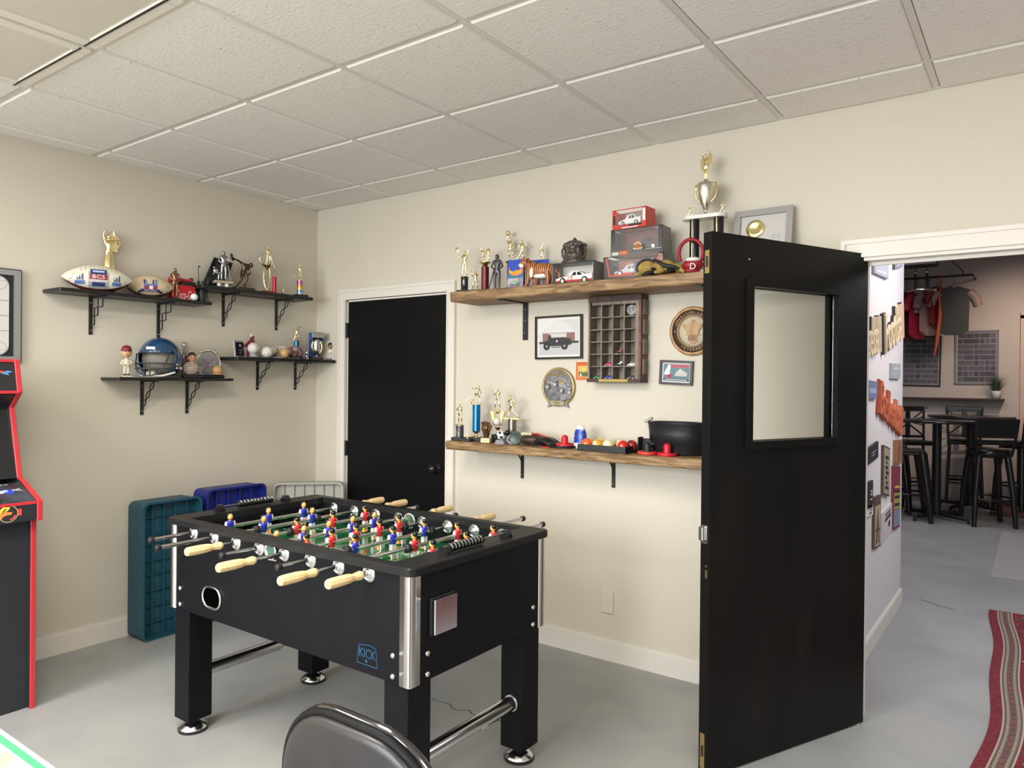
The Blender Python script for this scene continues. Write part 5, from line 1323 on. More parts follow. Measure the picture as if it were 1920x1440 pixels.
m.poly([(-.012, .026), (.03, .026), (.036, .042), (.022, .056), (.009, .064), (-.006, .056), (-.02, .042)], y, flat(.7, .6, .5)); m.poly([(-.008, .029), (.026, .029), (.031, .042), (.02, .053), (.009, .06), (-.003, .053), (-.014, .042)], y-.0004, SH)
m.rect(-.022, .036, .038, .047, y-.0006, PBL); m.text('HARLEY', .007, flat(.75, .5, .1), Matrix.Translation((.008, y-.001, .038)), width=.05)
m.rect(-.128, .006, -.094, .02, y, PWH); m.text('MAISTO', .007, PBL, Matrix.Translation((-.111, y-.0004, .0095)), width=.026); m.rect(-.088, .006, -.045, .024, y, SH); m.rect(.05, .022, .13, .026, y, GREYP); m.build('print', t)
toy_car(t, .15, .055, .05, mat('dark_car', (.04, .035, .04), .2), None, (.035, -.005, .03), 1, None, .2)
t = window_box('top box of the pile: red box with white and black coupe', (q1.x-.008, q1.y+.01, q1.z+.2535), -.06, 0, .188, .098, .09, mat('box_bright_red', (.62, .05, .04), .3), mat('grey_backing', (.3, .28, .25), .4), None, 1)
m = MB(); y = -.0462; m.rect(-.04, .004, .05, .009, y, PWH); m.rect(.0, .012, .07, .02, y, PBL); m.rect(.075, .03, .09, .09, y, PWH); m.rect(-.09, .025, -.077, .07, y, PBL); m.build('print', t)
toy_car(t, .125, .05, .05, WHITE, None, (-.005, -.008, .022), 1, None, .18)
# batting glove
q, s = RP(1236, .212, ZU)
t = thing('work_glove', 'crumpled tan and black glove at the right of the upper shelf', 'glove', q, .15)
GY = mat('glove_tan', (.36, .24, .06), .7, noise=(18, .5)); GB = mat('glove_black', (.012, .012, .013), .55)
m = MB(); m.ball((-.055, 0, .04), (.05, .035, .038), GY, 16); m.ball((.02, .0, .042), (.06, .035, .036), GY, 16); m.ball((.07, 0, .03), (.045, .03, .028), GY, 14); m.build('palm', t)
for k, (p_, r_) in enumerate([([(-.05, -.03, .03), (-.08, -.04, .014), (-.1, -.03, .01)], .010), ([(-.02, -.03, .03), (-.02, -.05, .014), (-.05, -.055, .011)], .010), ([(.01, -.03, .03), (.03, -.05, .015), (.0, -.06, .012)], .010), ([(.05, -.025, .03), (.08, -.04, .016), (.05, -.055, .012)], .0095), ([(.07, -.01, .04), (.11, -.02, .02), (.12, -.03, .012)], .010)]):
    m = MB(); m.tube(p_, [r_*1.2, r_, r_*.8], [GY, GB, GY, GB, GY][k], 10); m.ball(p_[-1], r_*.85, [GY, GB, GY, GB, GY][k], 10); m.build('finger', t)
m = MB(); m.tube([(-.095+.0*k, -.02, .05) if False else (-.06+.045*math.cos(a_), -.012, .045+.036*math.sin(a_)) for a_ in [PI*.2+k*PI*1.1/10 for k in range(11)]], .006, GB, 8)
m.tube([(-.02, -.02, .078), (.01, -.03, .06), (.03, -.034, .045), (.08, -.03, .035), (.11, -.02, .02)], [.006, .009, .012, .009, .005], GB, 8); m.build('black_strap', t)
# red earmuff style loop
q, s = RP(1295, .175, ZU)
t = thing('ear_muffs', 'red looped headband with white and red pad before the trophy column', 'headset', q, .3)
RV = mat('dark_red_band', (.30, .008, .02), .5)
m = MB(); m.tube([(.055*math.cos(a_), 0, .1+.066*math.sin(a_)) for a_ in [-.55+k*(PI+1.1)/16 for k in range(17)]], .0085, RV, 10); m.build('headband', t)
m = MB(); m.ball((.01, -.01, .045), (.048, .03, .03), RV, 16); m.ball((.002, -.022, .016), (.04, .022, .014), RV, 12)
m.build('ear_pad', t); m = MB(); m.ball((.012, -.02, .068), (.035, .022, .012), WHT, 14); m.build('white_cushion', t)
m = MB(); m.M = xf((.012, -.045, .02), (0, .1, 0)); m.text('D', .028, WHT, depth=.003); m.build('letter', t)
# tall column trophy
pc = atY(1323, 405, -.125)
t = thing('trophy', 'tallest trophy: silver cup on a white platform with two black columns', 'trophy', (pc.x, -.125, ZU), .05)
zt_ = .262; BC_ = mat('black_column_foil', (.02, .02, .022), .12, .4)
m = MB(); m.rbox((0, 0, .01), (.21, .10, .02), MARBLE, .004, 1); m.build('base', t)
for x in (-.052, .062):
    m = MB(); m.cyl((x, 0, .02), (x, 0, zt_), .0225, None, BC_, 22); m.cyl((x-.004, -.0225, .02), (x-.004, -.0225, zt_), .0025, None, GOLD, 6); m.build('column', t)
m = MB(); pts = [(x, y) for x, y in rounded(-.105, .10, -.04, .04, .03, 4)]
n = len(pts); m.add([(x, y, zt_) for x, y in pts]+[(x, y, zt_+.016) for x, y in pts], [(i, (i+1) % n, n+(i+1) % n, n+i) for i in range(n)]+[tuple(range(n)), tuple(range(n, 2*n))], MARBLE); m.build('platform', t)
SLV = mat('satin_silver_gold', (.72, .68, .58), .25, 1.0)
m = MB(); c0 = zt_+.016; m.lathe([(.016, c0), (.018, c0+.004), (.006, c0+.012), (.006, c0+.024), (.011, c0+.03), (.025, c0+.06), (.037, c0+.10), (.041, c0+.135), (.038, c0+.15), (.030, c0+.153), (.012, c0+.16), (.010, c0+.167)], SLV, n=28); m.build('cup', t)
for s_ in (-1, 1):
    m = MB(); m.tube([(s_*.022, 0, c0+.06), (s_*.042, 0, c0+.08), (s_*.052, 0, c0+.12), (s_*.045, 0, c0+.15), (s_*.038, 0, c0+.142)], .0045, GOLD, 8); m.build('handle', t)
m = MB(); fig(m, 'victory', .125, GOLD, (0, 0, c0+.162)); m.prism([(-.004, c0+.20), (-.024, c0+.215), (-.026, c0+.27), (-.012, c0+.25), (.0, c0+.26)], .004, -.002, GOLD); m.prism([(.004, c0+.225), (.022, c0+.235), (.03, c0+.275), (.02, c0+.29), (.008, c0+.26)], .004, -.002, GOLD); m.build('winged_figure', t)
for x in (-.075, .078):
    m = MB(); fig(m, 'run', .055, GOLD, (x, 0, c0)); m.build('small_figure', t)
# leaning grey frame with a gold medal
p = atY(1430, 420, -.05)
wd, ht = .262, .30
t = thing('medal_frame', 'grey frame with a round gold medallion leaning above the open door', 'picture', (p.x, -.075, ZU), 0, rot=(-.17, 0, 0))
m = MB(); FG = mat('grey_frame', (.33, .32, .31), .45)
for a in [(-wd/2, -wd/2+.028, 0, ht), (wd/2-.028, wd/2, 0, ht), (-wd/2+.028, wd/2-.028, 0, .028), (-wd/2+.028, wd/2-.028, ht-.028, ht)]: m.bounds(a[0], a[1], -.014, .006, a[2], a[3], FG)
m.build('frame', t)
m = MB(); m.bounds(-wd/2+.02, wd/2-.02, -.002, .004, .02, ht-.02, mat('frame_mat_grey', (.55, .53, .51), .5)); m.text('KS', .024, GREYP, Matrix.Translation((.06, -.0026, .155))); m.build('backing', t)
m = MB(); m.M = Matrix.Translation((-.035, -.003, .21)) @ Matrix.Rotation(PI/2, 4, 'X')
m.lathe([(0, .003), (.026, .004), (.028, .007), (.031, .004), (.041, .004), (.043, .0)], mat('bright_gold', (.95, .82, .4), .25, .9), n=32); m.build('medallion', t)

# --- wall pieces ------------------------------------------------------
def framed(name, label, cat, cx, cz, w_, h, fw, fm_, art, tilt=0, depth=.018, inner=.0):
    t = thing(name, label, cat, (cx, 0, cz), 0, rot=(0, tilt, 0))
    m = MB(); x, z = w_/2, h/2
    for a in [(-x, x, z-fw, z), (-x, x, -z, -z+fw), (-x, -x+fw, -z+fw, z-fw), (x-fw, x, -z+fw, z-fw)]: m.bounds(a[0], a[1], -depth, -.001, a[2], a[3], fm_)
    m.build('frame', t); m = MB(); art(m, x-fw, z-fw, -.008); m.build('print', t, fix=False); return t
def art_truck(m, x, z, y):
    m.rect(-x, -z, x, z, y, PWH); e = .012; x -= e; z -= e
    m.rect(-x, -z, x, z, y-.0005, flat(.60, .60, .60)); m.poly([(-x, z), (-x, z*.2), (-.01, z*.98), (.02, z)], y-.001, flat(.72, .71, .7)); m.poly([(-x*.85, z*.2), (-.03, z*.95), (.03, z*.95), (x*.9, z*.2)], y-.0012, flat(.66, .66, .66))
    m.rect(-x*.85, -z*.3, x*.88, z*.25, y-.0014, flat(.25, .14, .13)); m.rect(-x*.88, -z*.3, -x*.82, z*.28, y-.0018, PWH); m.rect(x*.82, -z*.3, x*.88, z*.28, y-.0018, PWH); m.rect(-x*.5, z*.0, x*.4, z*.22, y-.0017, flat(.6, .6, .58))
    m.rect(-x, -z, x, -z*.35, y-.0016, flat(.5, .5, .52))
    K = flat(.03, .03, .032); m.poly([(-x*.75, -z*.4), (-x*.75, -z*.22), (-x*.55, -z*.18), (-x*.5, z*.15), (-x*.42, z*.18), (-x*.35, -z*.05), (x*.2, -z*.02), (x*.62, -z*.1), (x*.66, -z*.42), (x*.4, -z*.5), (-x*.5, -z*.5)], y-.002, K)
    m.rect(-x, -z*.36, x, -z*.24, y-.0018, flat(.05, .05, .05))
    for cx in (-x*.6, x*.3): m.disc(cx, -z*.5, .022, y-.0022, PBL, 16); m.disc(cx, -z*.5, .007, y-.0026, GREYP, 10)
    m.disc(-x*.08, -z*.22, .006, y-.0026, PWH, 8); m.rect(-x*.35, -z*.6, x*.1, -z*.52, y-.0024, flat(.2, .2, .2))
framed('truck_picture', 'black framed photograph of an old truck before a garage', 'picture', 2.033, 1.697, .302, .238, .011, BLK, art_truck, -.01)
def art_race(m, x, z, y):
    m.rect(-x, -z, x, z, y, PWH); e = .006; x -= e; z -= e; m.rect(-x, -z, x, z, y-.0004, flat(.10, .22, .26)); m.rect(-x, -z, x, -z*.7, y-.0006, flat(.04, .06, .08))
    m.rect(-x*.4, z*.55, x*.95, z*.95, y-.0007, flat(.5, .12, .16)); m.text('FIRE MOTOR SHOW', .009, flat(.15, .05, .08), Matrix.Translation((x*.25, y-.001, z*.65)), width=x*1.2)
    m.poly([(-x*.95, -z*.1), (-x*.6, z*.95), (-x*.45, z*.9), (-x*.5, -z*.3), (-x*.9, -z*.3)], y-.001, flat(.75, .7, .68)); m.poly([(-x*.85, -z*.4), (-x*.5, -z*.2), (-x*.2, -z*.4), (-x*.5, -z*.7)], y-.0012, flat(.4, .02, .08))
    m.poly([(-x*.1, -z*.4), (-x*.05, z*.0), (x*.2, z*.35), (x*.5, z*.3), (x*.85, -z*.05), (x*.8, -z*.4)], y-.001, flat(.55, .5, .48)); m.text('IS', .016, PWH, Matrix.Translation((x*.3, y-.0014, z*.1)), shear=.3)
    m.rect(-x*.85, -z*.88, x*.85, -z*.8, y-.001, PWH)
framed('race_picture', 'small dark framed racing picture under the round seal', 'picture', 2.718, 1.504, .172, .12, .012, mat('espresso_frame', (.035, .018, .02), .3), art_race, .045)
# small orange art card behind the letter tray
t = thing('picture_card', 'small orange and green picture card beside the printer tray', 'picture', (2.183, 0, 1.513), 0)
m = MB(); m.bounds(-.04, .04, -.006, -.001, -.048, .048, flat(.6, .16, .04)); m.build('card', t)
m = MB(); m.rect(-.026, -.034, .04, .026, -.0066, flat(.7, .42, .15)); m.rect(-.022, -.03, .036, -.004, -.007, flat(.12, .12, .05)); m.poly([(-.005, -.01), (.015, .022), (.03, -.008)], -.0075, flat(.35, .45, .08)); m.disc(.012, .008, .01, -.008, flat(.7, .6, .1), 12); m.poly([(-.015, -.028), (-.01, -.01), (0, -.028)], -.0078, PWH); m.text('TIKI HUT', .009, flat(.25, .03, .02), Matrix.Translation((0, -.0066, .033)), width=.06)
m.build('print', t, fix=False)
# round resin plaque
t = thing('wall_plaque', 'round grey resin racing plaque with ribbon nameplate', 'plaque', (2.035, 0, 1.425), 0)
PG = mat('resin_grey', (.27, .265, .28), .45, .1, noise=(50, .4)); PGO = mat('resin_gold', (.42, .30, .12), .35, .5)
m = MB(); m.M = Matrix.Rotation(PI/2, 4, 'X'); m.lathe([(.105, .0), (.107, .01), (.1, .018), (.094, .016)], PGO, n=40, cap=False); m.build('rim', t)
m = MB(); m.M = Matrix.Rotation(PI/2, 4, 'X'); m.lathe([(.097, .001), (.097, .012), (0, .0121)], PG, n=40); m.build('disc', t)
m = MB(); y = -.0135
for k in range(12): m.box((0, y, -.01), (.001, .002, .15), PG, (0, k*PI/12, 0))
m.rbox((-.035, y-.005, .02), (.07, .014, .022), PG, .005, 2, (0, .25, 0)); m.rbox((-.02, y-.006, .036), (.035, .012, .014), PG, .004, 2, (0, .25, 0)); m.rbox((.05, y-.006, .0), (.08, .016, .024), PG, .005, 2, (0, .5, 0)); m.rbox((.035, y-.006, .022), (.04, .012, .016), PGO, .004, 2, (0, .5, 0))
for x, z in [(-.06, .0), (-.012, .012), (.03, -.02), (.078, -.028)]: m.cyl((x, y, z), (x, y-.014, z), .012, None, PG, 14); m.cyl((x, y-.014, z), (x, y-.016, z), .006, None, STEEL, 10)
m.prism([(.02, -.05), (.09, -.035), (.09, -.06), (.03, -.075)], .0, -.014, PG, Matrix.Translation((0, y, 0))); m.text('RACING', .02, PGO, Matrix.Translation((-.005, y, .06)), depth=.004, width=.09); m.build('relief', t)['kind'] = 'stuff'
m = MB(); m.prism([(-.045, -.075), (.045, -.075), (.045, -.10), (-.045, -.10)], 0, -.022, PG); m.prism([(-.066, -.078), (-.045, -.083), (-.045, -.105), (-.07, -.112), (-.06, -.095)], 0, -.014, PG); m.prism([(.066, -.078), (.045, -.083), (.045, -.105), (.07, -.112), (.06, -.095)], 0, -.014, PG)
m.rect(-.038, -.096, .038, -.079, -.0226, flat(.45, .38, .16)); m.rect(-.03, -.084, .03, -.082, -.023, PBL); m.rect(-.022, -.089, .022, -.087, -.023, PBL); m.rect(-.015, -.094, .015, -.092, -.023, PBL); m.build('ribbon', t)
# carved round seal
t = thing('wall_seal', 'round carved wooden seal with eagle and shield, half behind the door', 'seal', (2.802, 0, 1.706), 0)
SW = ramp_mat('seal_wood', 'wave', 20, [(0, (.36, .19, .07)), (1, (.46, .27, .11))], .45, distortion=3, stretch=(.3, 1, 1)); SD_ = mat('seal_dark', (.06, .035, .025), .5)
m = MB(); m.M = Matrix.Rotation(PI/2, 4, 'X'); m.lathe([(.118, 0), (.12, .012), (.112, .02), (.104, .016)], SW, n=48, cap=False); m.build('outer_ring', t)
m = MB(); m.M = Matrix.Rotation(PI/2, 4, 'X'); m.lathe([(.106, .001), (.106, .012), (.078, .012)], SD_, n=48, cap=False); m.lathe([(.079, .012), (.078, .018), (.073, .018), (.072, .012)], SW, n=48, cap=False); m.build('lettered_band', t)
m = MB()
def ringtext(m, txt, r, a_mid, da, size, mt, y, flip=False):
    for k, ch in enumerate(txt):
        a_ = a_mid+(-(k-(len(txt)-1)/2)*da if not flip else (k-(len(txt)-1)/2)*da)
        if ch == ' ': continue
        T = Matrix.Translation((r*math.cos(a_), y, r*math.sin(a_))) @ Matrix.Rotation(-(a_-PI/2 if not flip else a_+PI/2), 4, 'Y') @ Matrix.Translation((0, 0, -size/2))
        m.text(ch, size, mt, T, depth=.002)
ringtext(m, 'AMERICAN LEGION', .091, PI/2, .17, .013, SW, -.0125); ringtext(m, 'VETERANS', .091, -PI/2, .17, .013, SW, -.0125, True)
for a_ in (PI, 0): m.ball((.091*math.cos(a_), -.013, 0), .003, WHT, 8)
m.build('lettering', t)
m = MB(); m.M = Matrix.Rotation(PI/2, 4, 'X'); m.lathe([(.074, .002), (.074, .009), (0, .0091)], mat('seal_cream', (.62, .56, .44), .5), n=40); m.build('field', t)
m = MB()
EG = [(-.055, .045), (-.03, .04), (-.016, .05), (-.01, .052), (-.006, .062), (.006, .062), (.01, .052), (.016, .05), (.03, .04), (.055, .045), (.045, .025), (.032, .005), (.026, -.012), (.018, -.006), (-.018, -.006), (-.026, -.012), (-.032, .005), (-.045, .025)]
m.prism([(x, z-.008) for x, z in EG], -.009, -.018, SW); m.prism([(-.036, -.014), (.036, -.014), (.036, -.018), (-.036, -.018)], -.009, -.02, SW)
m.prism([(-.026, -.018), (.026, -.018), (.025, -.045), (.012, -.06), (-.012, -.06), (-.025, -.045)], -.009, -.015, SW)
for k in (-2, -1, 0, 1, 2): m.rbox((k*.009, -.016, -.034), (.003, .002, .026), SD_, .0005, 1)
m.build('eagle_crest', t)
# printers tray with small cars
x0, x1, z0, z1 = 2.262, 2.562, 1.453, 1.895; dp = .085
TW = ramp_mat('tray_wood', 'noise', 12, [(.3, (.13, .105, .08)), (.5, (.21, .175, .14)), (.7, (.30, .255, .21))], .7, stretch=(3, 3, .5), detail=7, bump=.4); TD = mat('tray_dark', (.05, .027, .02), .6, noise=(30, .4))
t = thing('printers_tray', 'old wooden pigeonhole tray of twenty-four cells hanging under the shelf', 'display tray', ((x0+x1)/2, 0, z0), 0)
hx = (x1-x0)/2; hz = z1-z0
m = MB(); m.bounds(-hx, hx, -.008, -.001, 0, hz, TW); m.build('back_board', t)
m = MB(); m.bounds(-hx, hx, -dp, -.008, hz-.03, hz, TD); m.bounds(-hx+.02, hx-.01, -dp+.004, -.008, hz-.045, hz-.03, TW); m.build('top_board', t)
m = MB(); m.bounds(-hx-.003, hx+.003, -dp-.004, -.008, 0, .018, TD); m.build('bottom_board', t)
m = MB(); m.bounds(-hx*.55, hx*.55, -dp-.006, -dp-.004, .003, .016, mat('yellow_rule', (.42, .32, .08), .6)); m.build('brass_rule', t)
m = MB(); m.bounds(-hx, -hx+.01, -dp, -.008, .018, hz-.03, TW); m.build('side_board', t)
m = MB(); m.bounds(hx-.012, hx, -dp, -.008, .018, hz-.03, mat('tray_red_side', (.13, .05, .035), .55, noise=(25, .6)))
for k in range(4): m.rbox((hx+.002, -dp*.5, .08+.1*k), (.012, .045, .08), TW, .01, 2)
m.build('side_board', t)
NX, NZ = 4, 6; cx0, cx1, cz0, cz1 = -hx+.010, hx-.030, .018, hz-.045
cw, chh = (cx1-cx0)/NX, (cz1-cz0)/NZ
m = MB(); m.bounds(cx1, hx-.012, -dp, -.008, .018, hz-.045, TW); m.build('inner_stile', t)
for k in range(1, NX):
    m = MB(); m.bounds(cx0+cw*k-.003, cx0+cw*k+.003, -dp+.006, -.008, cz0, cz1, TW); m.build('divider', t)
for i in range(NX):
    for k in range(1, NZ):
        m = MB(); m.bounds(cx0+cw*i+.003, cx0+cw*(i+1)-.003, -dp+.008, -.008, cz0+chh*k-.0025, cz0+chh*k+.0025, TW); m.build('cell_shelf', t)
TR = t; ox, oz = t.location.x, t.location.z
def mini(label, ci, rk, col, kind='car', L_=.045, H_=.018):
    x = ox+cx0+cw*(ci+.5); z = oz+cz0+chh*rk+(.0027 if rk else 0)
    t = thing('toy_car', label, 'toy car', (x, -.055, z), .0, 'small toy cars in the wooden tray')
    if kind == 'car': toy_car(t, L_, H_, .02, col, None, (0, 0, 0), 1, None, .2)
    else:
        m = MB(); m.rbox((0, 0, .011), (L_, .016, .009), col, .002, 2); m.rbox((.006, 0, .019), (.014, .012, .01), col, .002, 2); m.build('car_body', t)
        for sx in (-1, 1): m = MB(); m.cyl((sx*L_*.33, -.012, .008), (sx*L_*.33, .012, .008), .008, None, BLK, 12); m.build('wheel_pair', t)
mini('bright pink toy car in the fifth row of the tray', 1, 1, mat('toy_pink', (.6, .03, .22), .3)); mini('silver and white toy motorcycle-like car, fifth row third cell', 2, 1, CHROME, 'x'); mini('white toy car, fifth row rightmost cell', 3, 1, WHITE)
mini('dark green and white toy car in the bottom left cell', 0, 0, mat('toy_green', (.02, .22, .09), .3)); mini('blue toy car in the bottom row', 1, 0, mat('toy_blue', (.02, .05, .35), .3)); mini('dull orange-brown toy car in the fourth row', 2, 2, mat('toy_rust', (.28, .08, .04), .4), 'x')
mini('nearly black toy car in the bottom right cell', 3, 0, mat('toy_dark', (.04, .04, .04), .4))
t = thing('number_button', 'round grey badge numbered 59 in the top right cell', 'badge', (ox+cx0+cw*3.5+.004, -.070, oz+cz0+chh*5.5), 0, rot=(0, -.15, 0))
m = MB(); m.M = Matrix.Rotation(PI/2, 4, 'X'); m.lathe([(.025, -.003), (.027, 0), (.024, .003), (0, .004)], mat('badge_grey', (.35, .34, .36), .35), n=28); m.build('disc', t)
m = MB(); m.text('59', .026, PBL, Matrix.Translation((0, -.0048, -.012)), width=.034); m.build('number', t)

# --- lower shelf ----------------------------------------------------
def RL(px, dep, py=835): return RP(px, dep, ZL, py)
q, s = RL(862, .18)
t = thing('trophy', 'short trophy with gold boxer on dark marbled column', 'trophy', q, .2)
m = MB(); m.rbox((0, 0, .009), (.085, .06, .018), BLKM, .003, 1); m.build('base', t)
m = MB(); m.cyl((0, 0, .018), (0, 0, .085), .0225, None, BMARBLE, 18); m.build('column', t)
m = MB(); m.lathe([(.026, .085), (.027, .09), (.014, .094)], GOLD); fig(m, 'box', .118, GOLD, (0, 0, .092)); m.build('figure', t)
q, s = RL(876, .21)
t = thing('trophy', 'tiny gold eagle ornament on a low black base', 'trophy', q, .2)
m = MB(); m.rbox((0, 0, .007), (.05, .035, .014), BLKM, .002, 1); m.build('base', t)
m = MB(); m.lathe([(.01, .014), (.004, .02), (.008, .03)], GOLD); m.prism([(-.018, .03), (0, .036), (.018, .03), (.006, .024), (-.006, .024)], .003, -.003, GOLD); m.tube([(0, 0, .03), (0, 0, .055)], .0025, GOLD, 6); m.build('figure', t)
q, s = RL(893, .14)
t = thing('trophy', 'tall trophy with shiny blue column and gold batter', 'trophy', q, .2)
m = MB(); m.rbox((0, 0, .01), (.085, .07, .02), BLKM, .003, 1); m.build('base', t)
m = MB(); m.lathe([(.02, .02), (.018, .026), (.008, .034), (.01, .044), (.022, .05), (.024, .056)], GOLD); m.build('stem', t)
m = MB(); m.cyl((0, 0, .056), (0, 0, .205), .0225, None, mat('blue_chrome_column', (.01, .16, .5), .15, .6), 22); m.cyl((-.0215, -.004, .056), (-.0215, -.004, .205), .004, None, GOLD, 6); m.build('column', t)
m = MB(); m.rbox((0, 0, .209), (.06, .045, .008), GOLD, .002, 1); fig(m, 'lunge', .115, GOLD, (0, 0, .21), PI); m.tube([(-.028, -.01, .252), (-.062, -.015, .222)], .003, GOLD, 6); m.build('figure', t)
q, s = RL(912, .20)
t = thing('trophy', 'bronze glove and ball award with gold nameplate', 'trophy', q, .25)
m = MB(); m.rbox((0, 0, .013), (.056, .04, .026), mat('gold_nameplate', (.62, .47, .24), .35, .5), .002, 1); m.rect(-.016, .013, .016, .015, -.0206, PBL); m.rect(-.012, .009, .012, .011, -.0206, PBL); m.build('base', t)
m = MB(); m.lathe([(.012, .026), (.016, .04), (.022, .055)], COPPER, n=14)
m.ball((-.002, 0, .078), (.03, .018, .026), COPPER, 16)
for k in range(4): m.tube([(-.02+.012*k, 0, .085), (-.026+.014*k, -.004, .105), (-.022+.013*k, -.006, .118-abs(k-1)*.003)], .0065, COPPER, 8)
m.tube([(.02, -.005, .07), (.03, -.008, .09), (.028, -.01, .1)], .007, COPPER, 8); m.ball((.006, -.017, .082), .014, COPPER, 14); m.build('glove_figure', t)
q, s = RL(933, .14)
t = thing('trophy', 'baseball trophy with a white ball held in a gold V and gold batter on top', 'trophy', q, .15)
m = MB(); m.rbox((0, 0, .022), (.055, .055, .044), BLK, .003, 1); m.build('base', t)
m = MB(); m.lathe([(.018, .044), (.016, .05), (.006, .056), (.012, .075), (.02, .084)], GOLD); m.build('stem', t)
m = MB()
for s_ in (-1, 1): m.prism([(s_*.012, .088), (s_*.024, .098), (s_*.045, .172), (s_*.024, .172)], .008, -.008, GOLD)
m.rbox((0, 0, .17), (.03, .014, .006), GOLD, .001, 1); m.build('v_frame', t)
m = MB(); m.ball((0, -.006, .115), .024, BBW, 18); m.tube([(.008+.012*math.cos(a_), -.006-math.sqrt(.0237**2-.00035)-.0 , .115+.016*math.sin(a_)) for a_ in [PI*.6+k*PI*.8/8 for k in range(9)]], .0008, flat(.3, .3, .3), 5); m.build('ball', t)
m = MB(); m.lathe([(.004, .158), (.012, .165), (.014, .18), (.01, .184)], GOLD); fig(m, 'bat', .118, GOLD, (0, 0, .18)); m.tube([(-.012, -.014, .28), (.0, -.01, .305)], .0035, GOLD, 6); m.build('figure', t)
q, s = RL(960, .12)
t = thing('trophy', 'gold running player trophy on a wide gold and smoky column', 'trophy', q, .1)
m = MB(); m.rbox((0, 0, .01), (.08, .06, .02), BLKM, .003, 1); m.build('base', t)
m = MB(); m.lathe([(.026, .02), (.024, .03), (.024, .135)], mat('smoky_column', (.16, .14, .11), .2, .6, noise=(20, .6)), n=18); m.build('column', t)
m = MB(); m.prism([(-.045, .138), (.045, .138), (.06, .132), (.03, .13), (-.02, .13), (-.055, .135)], .02, -.02, GOLD); fig(m, 'run', .125, GOLD, (-.004, 0, .138), PI); m.build('figure', t)
q, s = RL(940, .215)
t = thing('soccer_award', 'soccer ball figurine on a grey nameplate base', 'award', q, .1)
m = MB(); m.prism([(-.03, 0), (.03, 0), (.022, .022), (-.022, .022)], .022, -.022, mat('grey_resin', (.25, .26, .28), .4)); m.build('base', t)
sb = bmesh.new(); bmesh.ops.create_icosphere(sb, subdivisions=3, radius=.026)
me = bpy.data.meshes.new('ball'); sb.to_mesh(me); sb.free(); me.materials.append(WHITE); me.materials.append(BLK)
gd = (1+5**.5)/2; ico = [Vector(v).normalized() for v in [(0, 1, gd), (0, -1, gd), (0, 1, -gd), (0, -1, -gd), (1, gd, 0), (-1, gd, 0), (1, -gd, 0), (-1, -gd, 0), (gd, 0, 1), (-gd, 0, 1), (gd, 0, -1), (-gd, 0, -1)]]
for p_ in me.polygons:
    p_.use_smooth = True
    if max(p_.center.normalized().dot(v) for v in ico) > .945: p_.material_index = 1
link('ball', me, t, (0, -.002, .048), (.4, .2, 0))
m = MB(); m.ball((.03, .012, .062), .014, BLK, 12); m.tube([(.026, .01, .05), (.03, .012, .03), (.024, .01, .008)], .009, BLK, 8); m.build('dark_figure', t)
q, s = RL(966, .21)
t = thing('hockey_award', 'dark green puck-faced award with grey curled bracket', 'award', q, .2)
m = MB(); m.M = Matrix.Translation((.006, -.01, .037)) @ Matrix.Rotation(PI/2, 4, 'X'); m.lathe([(.036, -.01), (.037, 0), (.034, .008), (.03, .006), (0, .006)], mat('dark_green_resin', (.045, .07, .06), .35), n=28); m.ring(0, 0, 0, 0, 0, BLK, 3); m.build('disc', t)
m = MB(); m.tube([(-.02, .0, .05), (-.04, 0, .04), (-.046, 0, .02), (-.03, 0, .008), (-.0, 0, .006)], .008, mat('grey_resin', (0, 0, 0)), 10); m.ball((.02, -.012, .062), .008, mat('dark_green_resin', (0, 0, 0)), 8); m.build('bracket', t)
q, s = RL(1003, .17)
t = thing('baseball_glove', 'dark leather glove lying flat behind the awards', 'glove', q, .0)
GL_ = mat('dark_glove_leather', (.05, .028, .02), .45, noise=(14, .6)); GLB = mat('black_glove_leather', (.012, .013, .013), .35)
m = MB(); m.ball((-.02, 0, .032), (.075, .06, .032), GL_, 20); m.ball((.06, 0, .026), (.06, .055, .026), GLB, 20); m.build('palm', t)
for k in range(4):
    m = MB(); y = -.05+.03*k; m.tube([(.05, y*.8, .035), (.09, y, .03), (.125, y*1.05, .014)], [.014, .013, .009], GLB, 10); m.ball((.125, y*1.05, .014), .009, GLB, 10); m.build('finger', t)
m = MB(); m.tube([(-.075, -.03, .05), (-.05, -.03, .062), (-.02, -.028, .058), (.0, -.025, .062)], [.012, .011, .010, .012], mat('cream_fleece', (.55, .48, .30), .8), 10); m.ball((-.08, -.03, .05), .012, mat('cream_fleece', (0, 0, 0)), 10); m.build('wrist_fleece', t)
m = MB(); m.tube([(.0, -.02, .062), (.03, -.025, .066), (.06, -.02, .058), (.08, -.01, .05)], .004, RED, 6); m.build('red_lace', t)
def pusher(label, px, dep, z=0, handle=True, ring=None, col=None, kcol=None):
    q, s = RL(px, dep); t = thing('air_hockey_pusher', label, 'pusher', (q.x, q.y, ZL+z), 0, 'air hockey pushers')
    c_ = col or mat('pusher_red', (.55, .015, .03), .4)
    m = MB(); m.lathe([(.0, 0), (.044, 0), (.047, .004), (.047, .012), (.044, .016), (.040, .012), (.022, .010), (.018, .014)], c_, n=30); m.build('disc', t)
    m = MB(); m.lathe([(.018, .012), (.017, .03), (.0175, .044), (.013, .055), (0, .06)], kcol or c_, n=20); m.build('knob', t)
    return t
q, s = RL(1052, .18)
t = thing('paddle', 'black round strap-edged pad under the left red pusher', 'pad', q, 0)
m = MB(); m.lathe([(0, 0), (.07, 0), (.072, .003), (.07, .007), (0, .007)], BLKM, n=30, sc=(1.15, .8, 1)); m.build('disc', t)
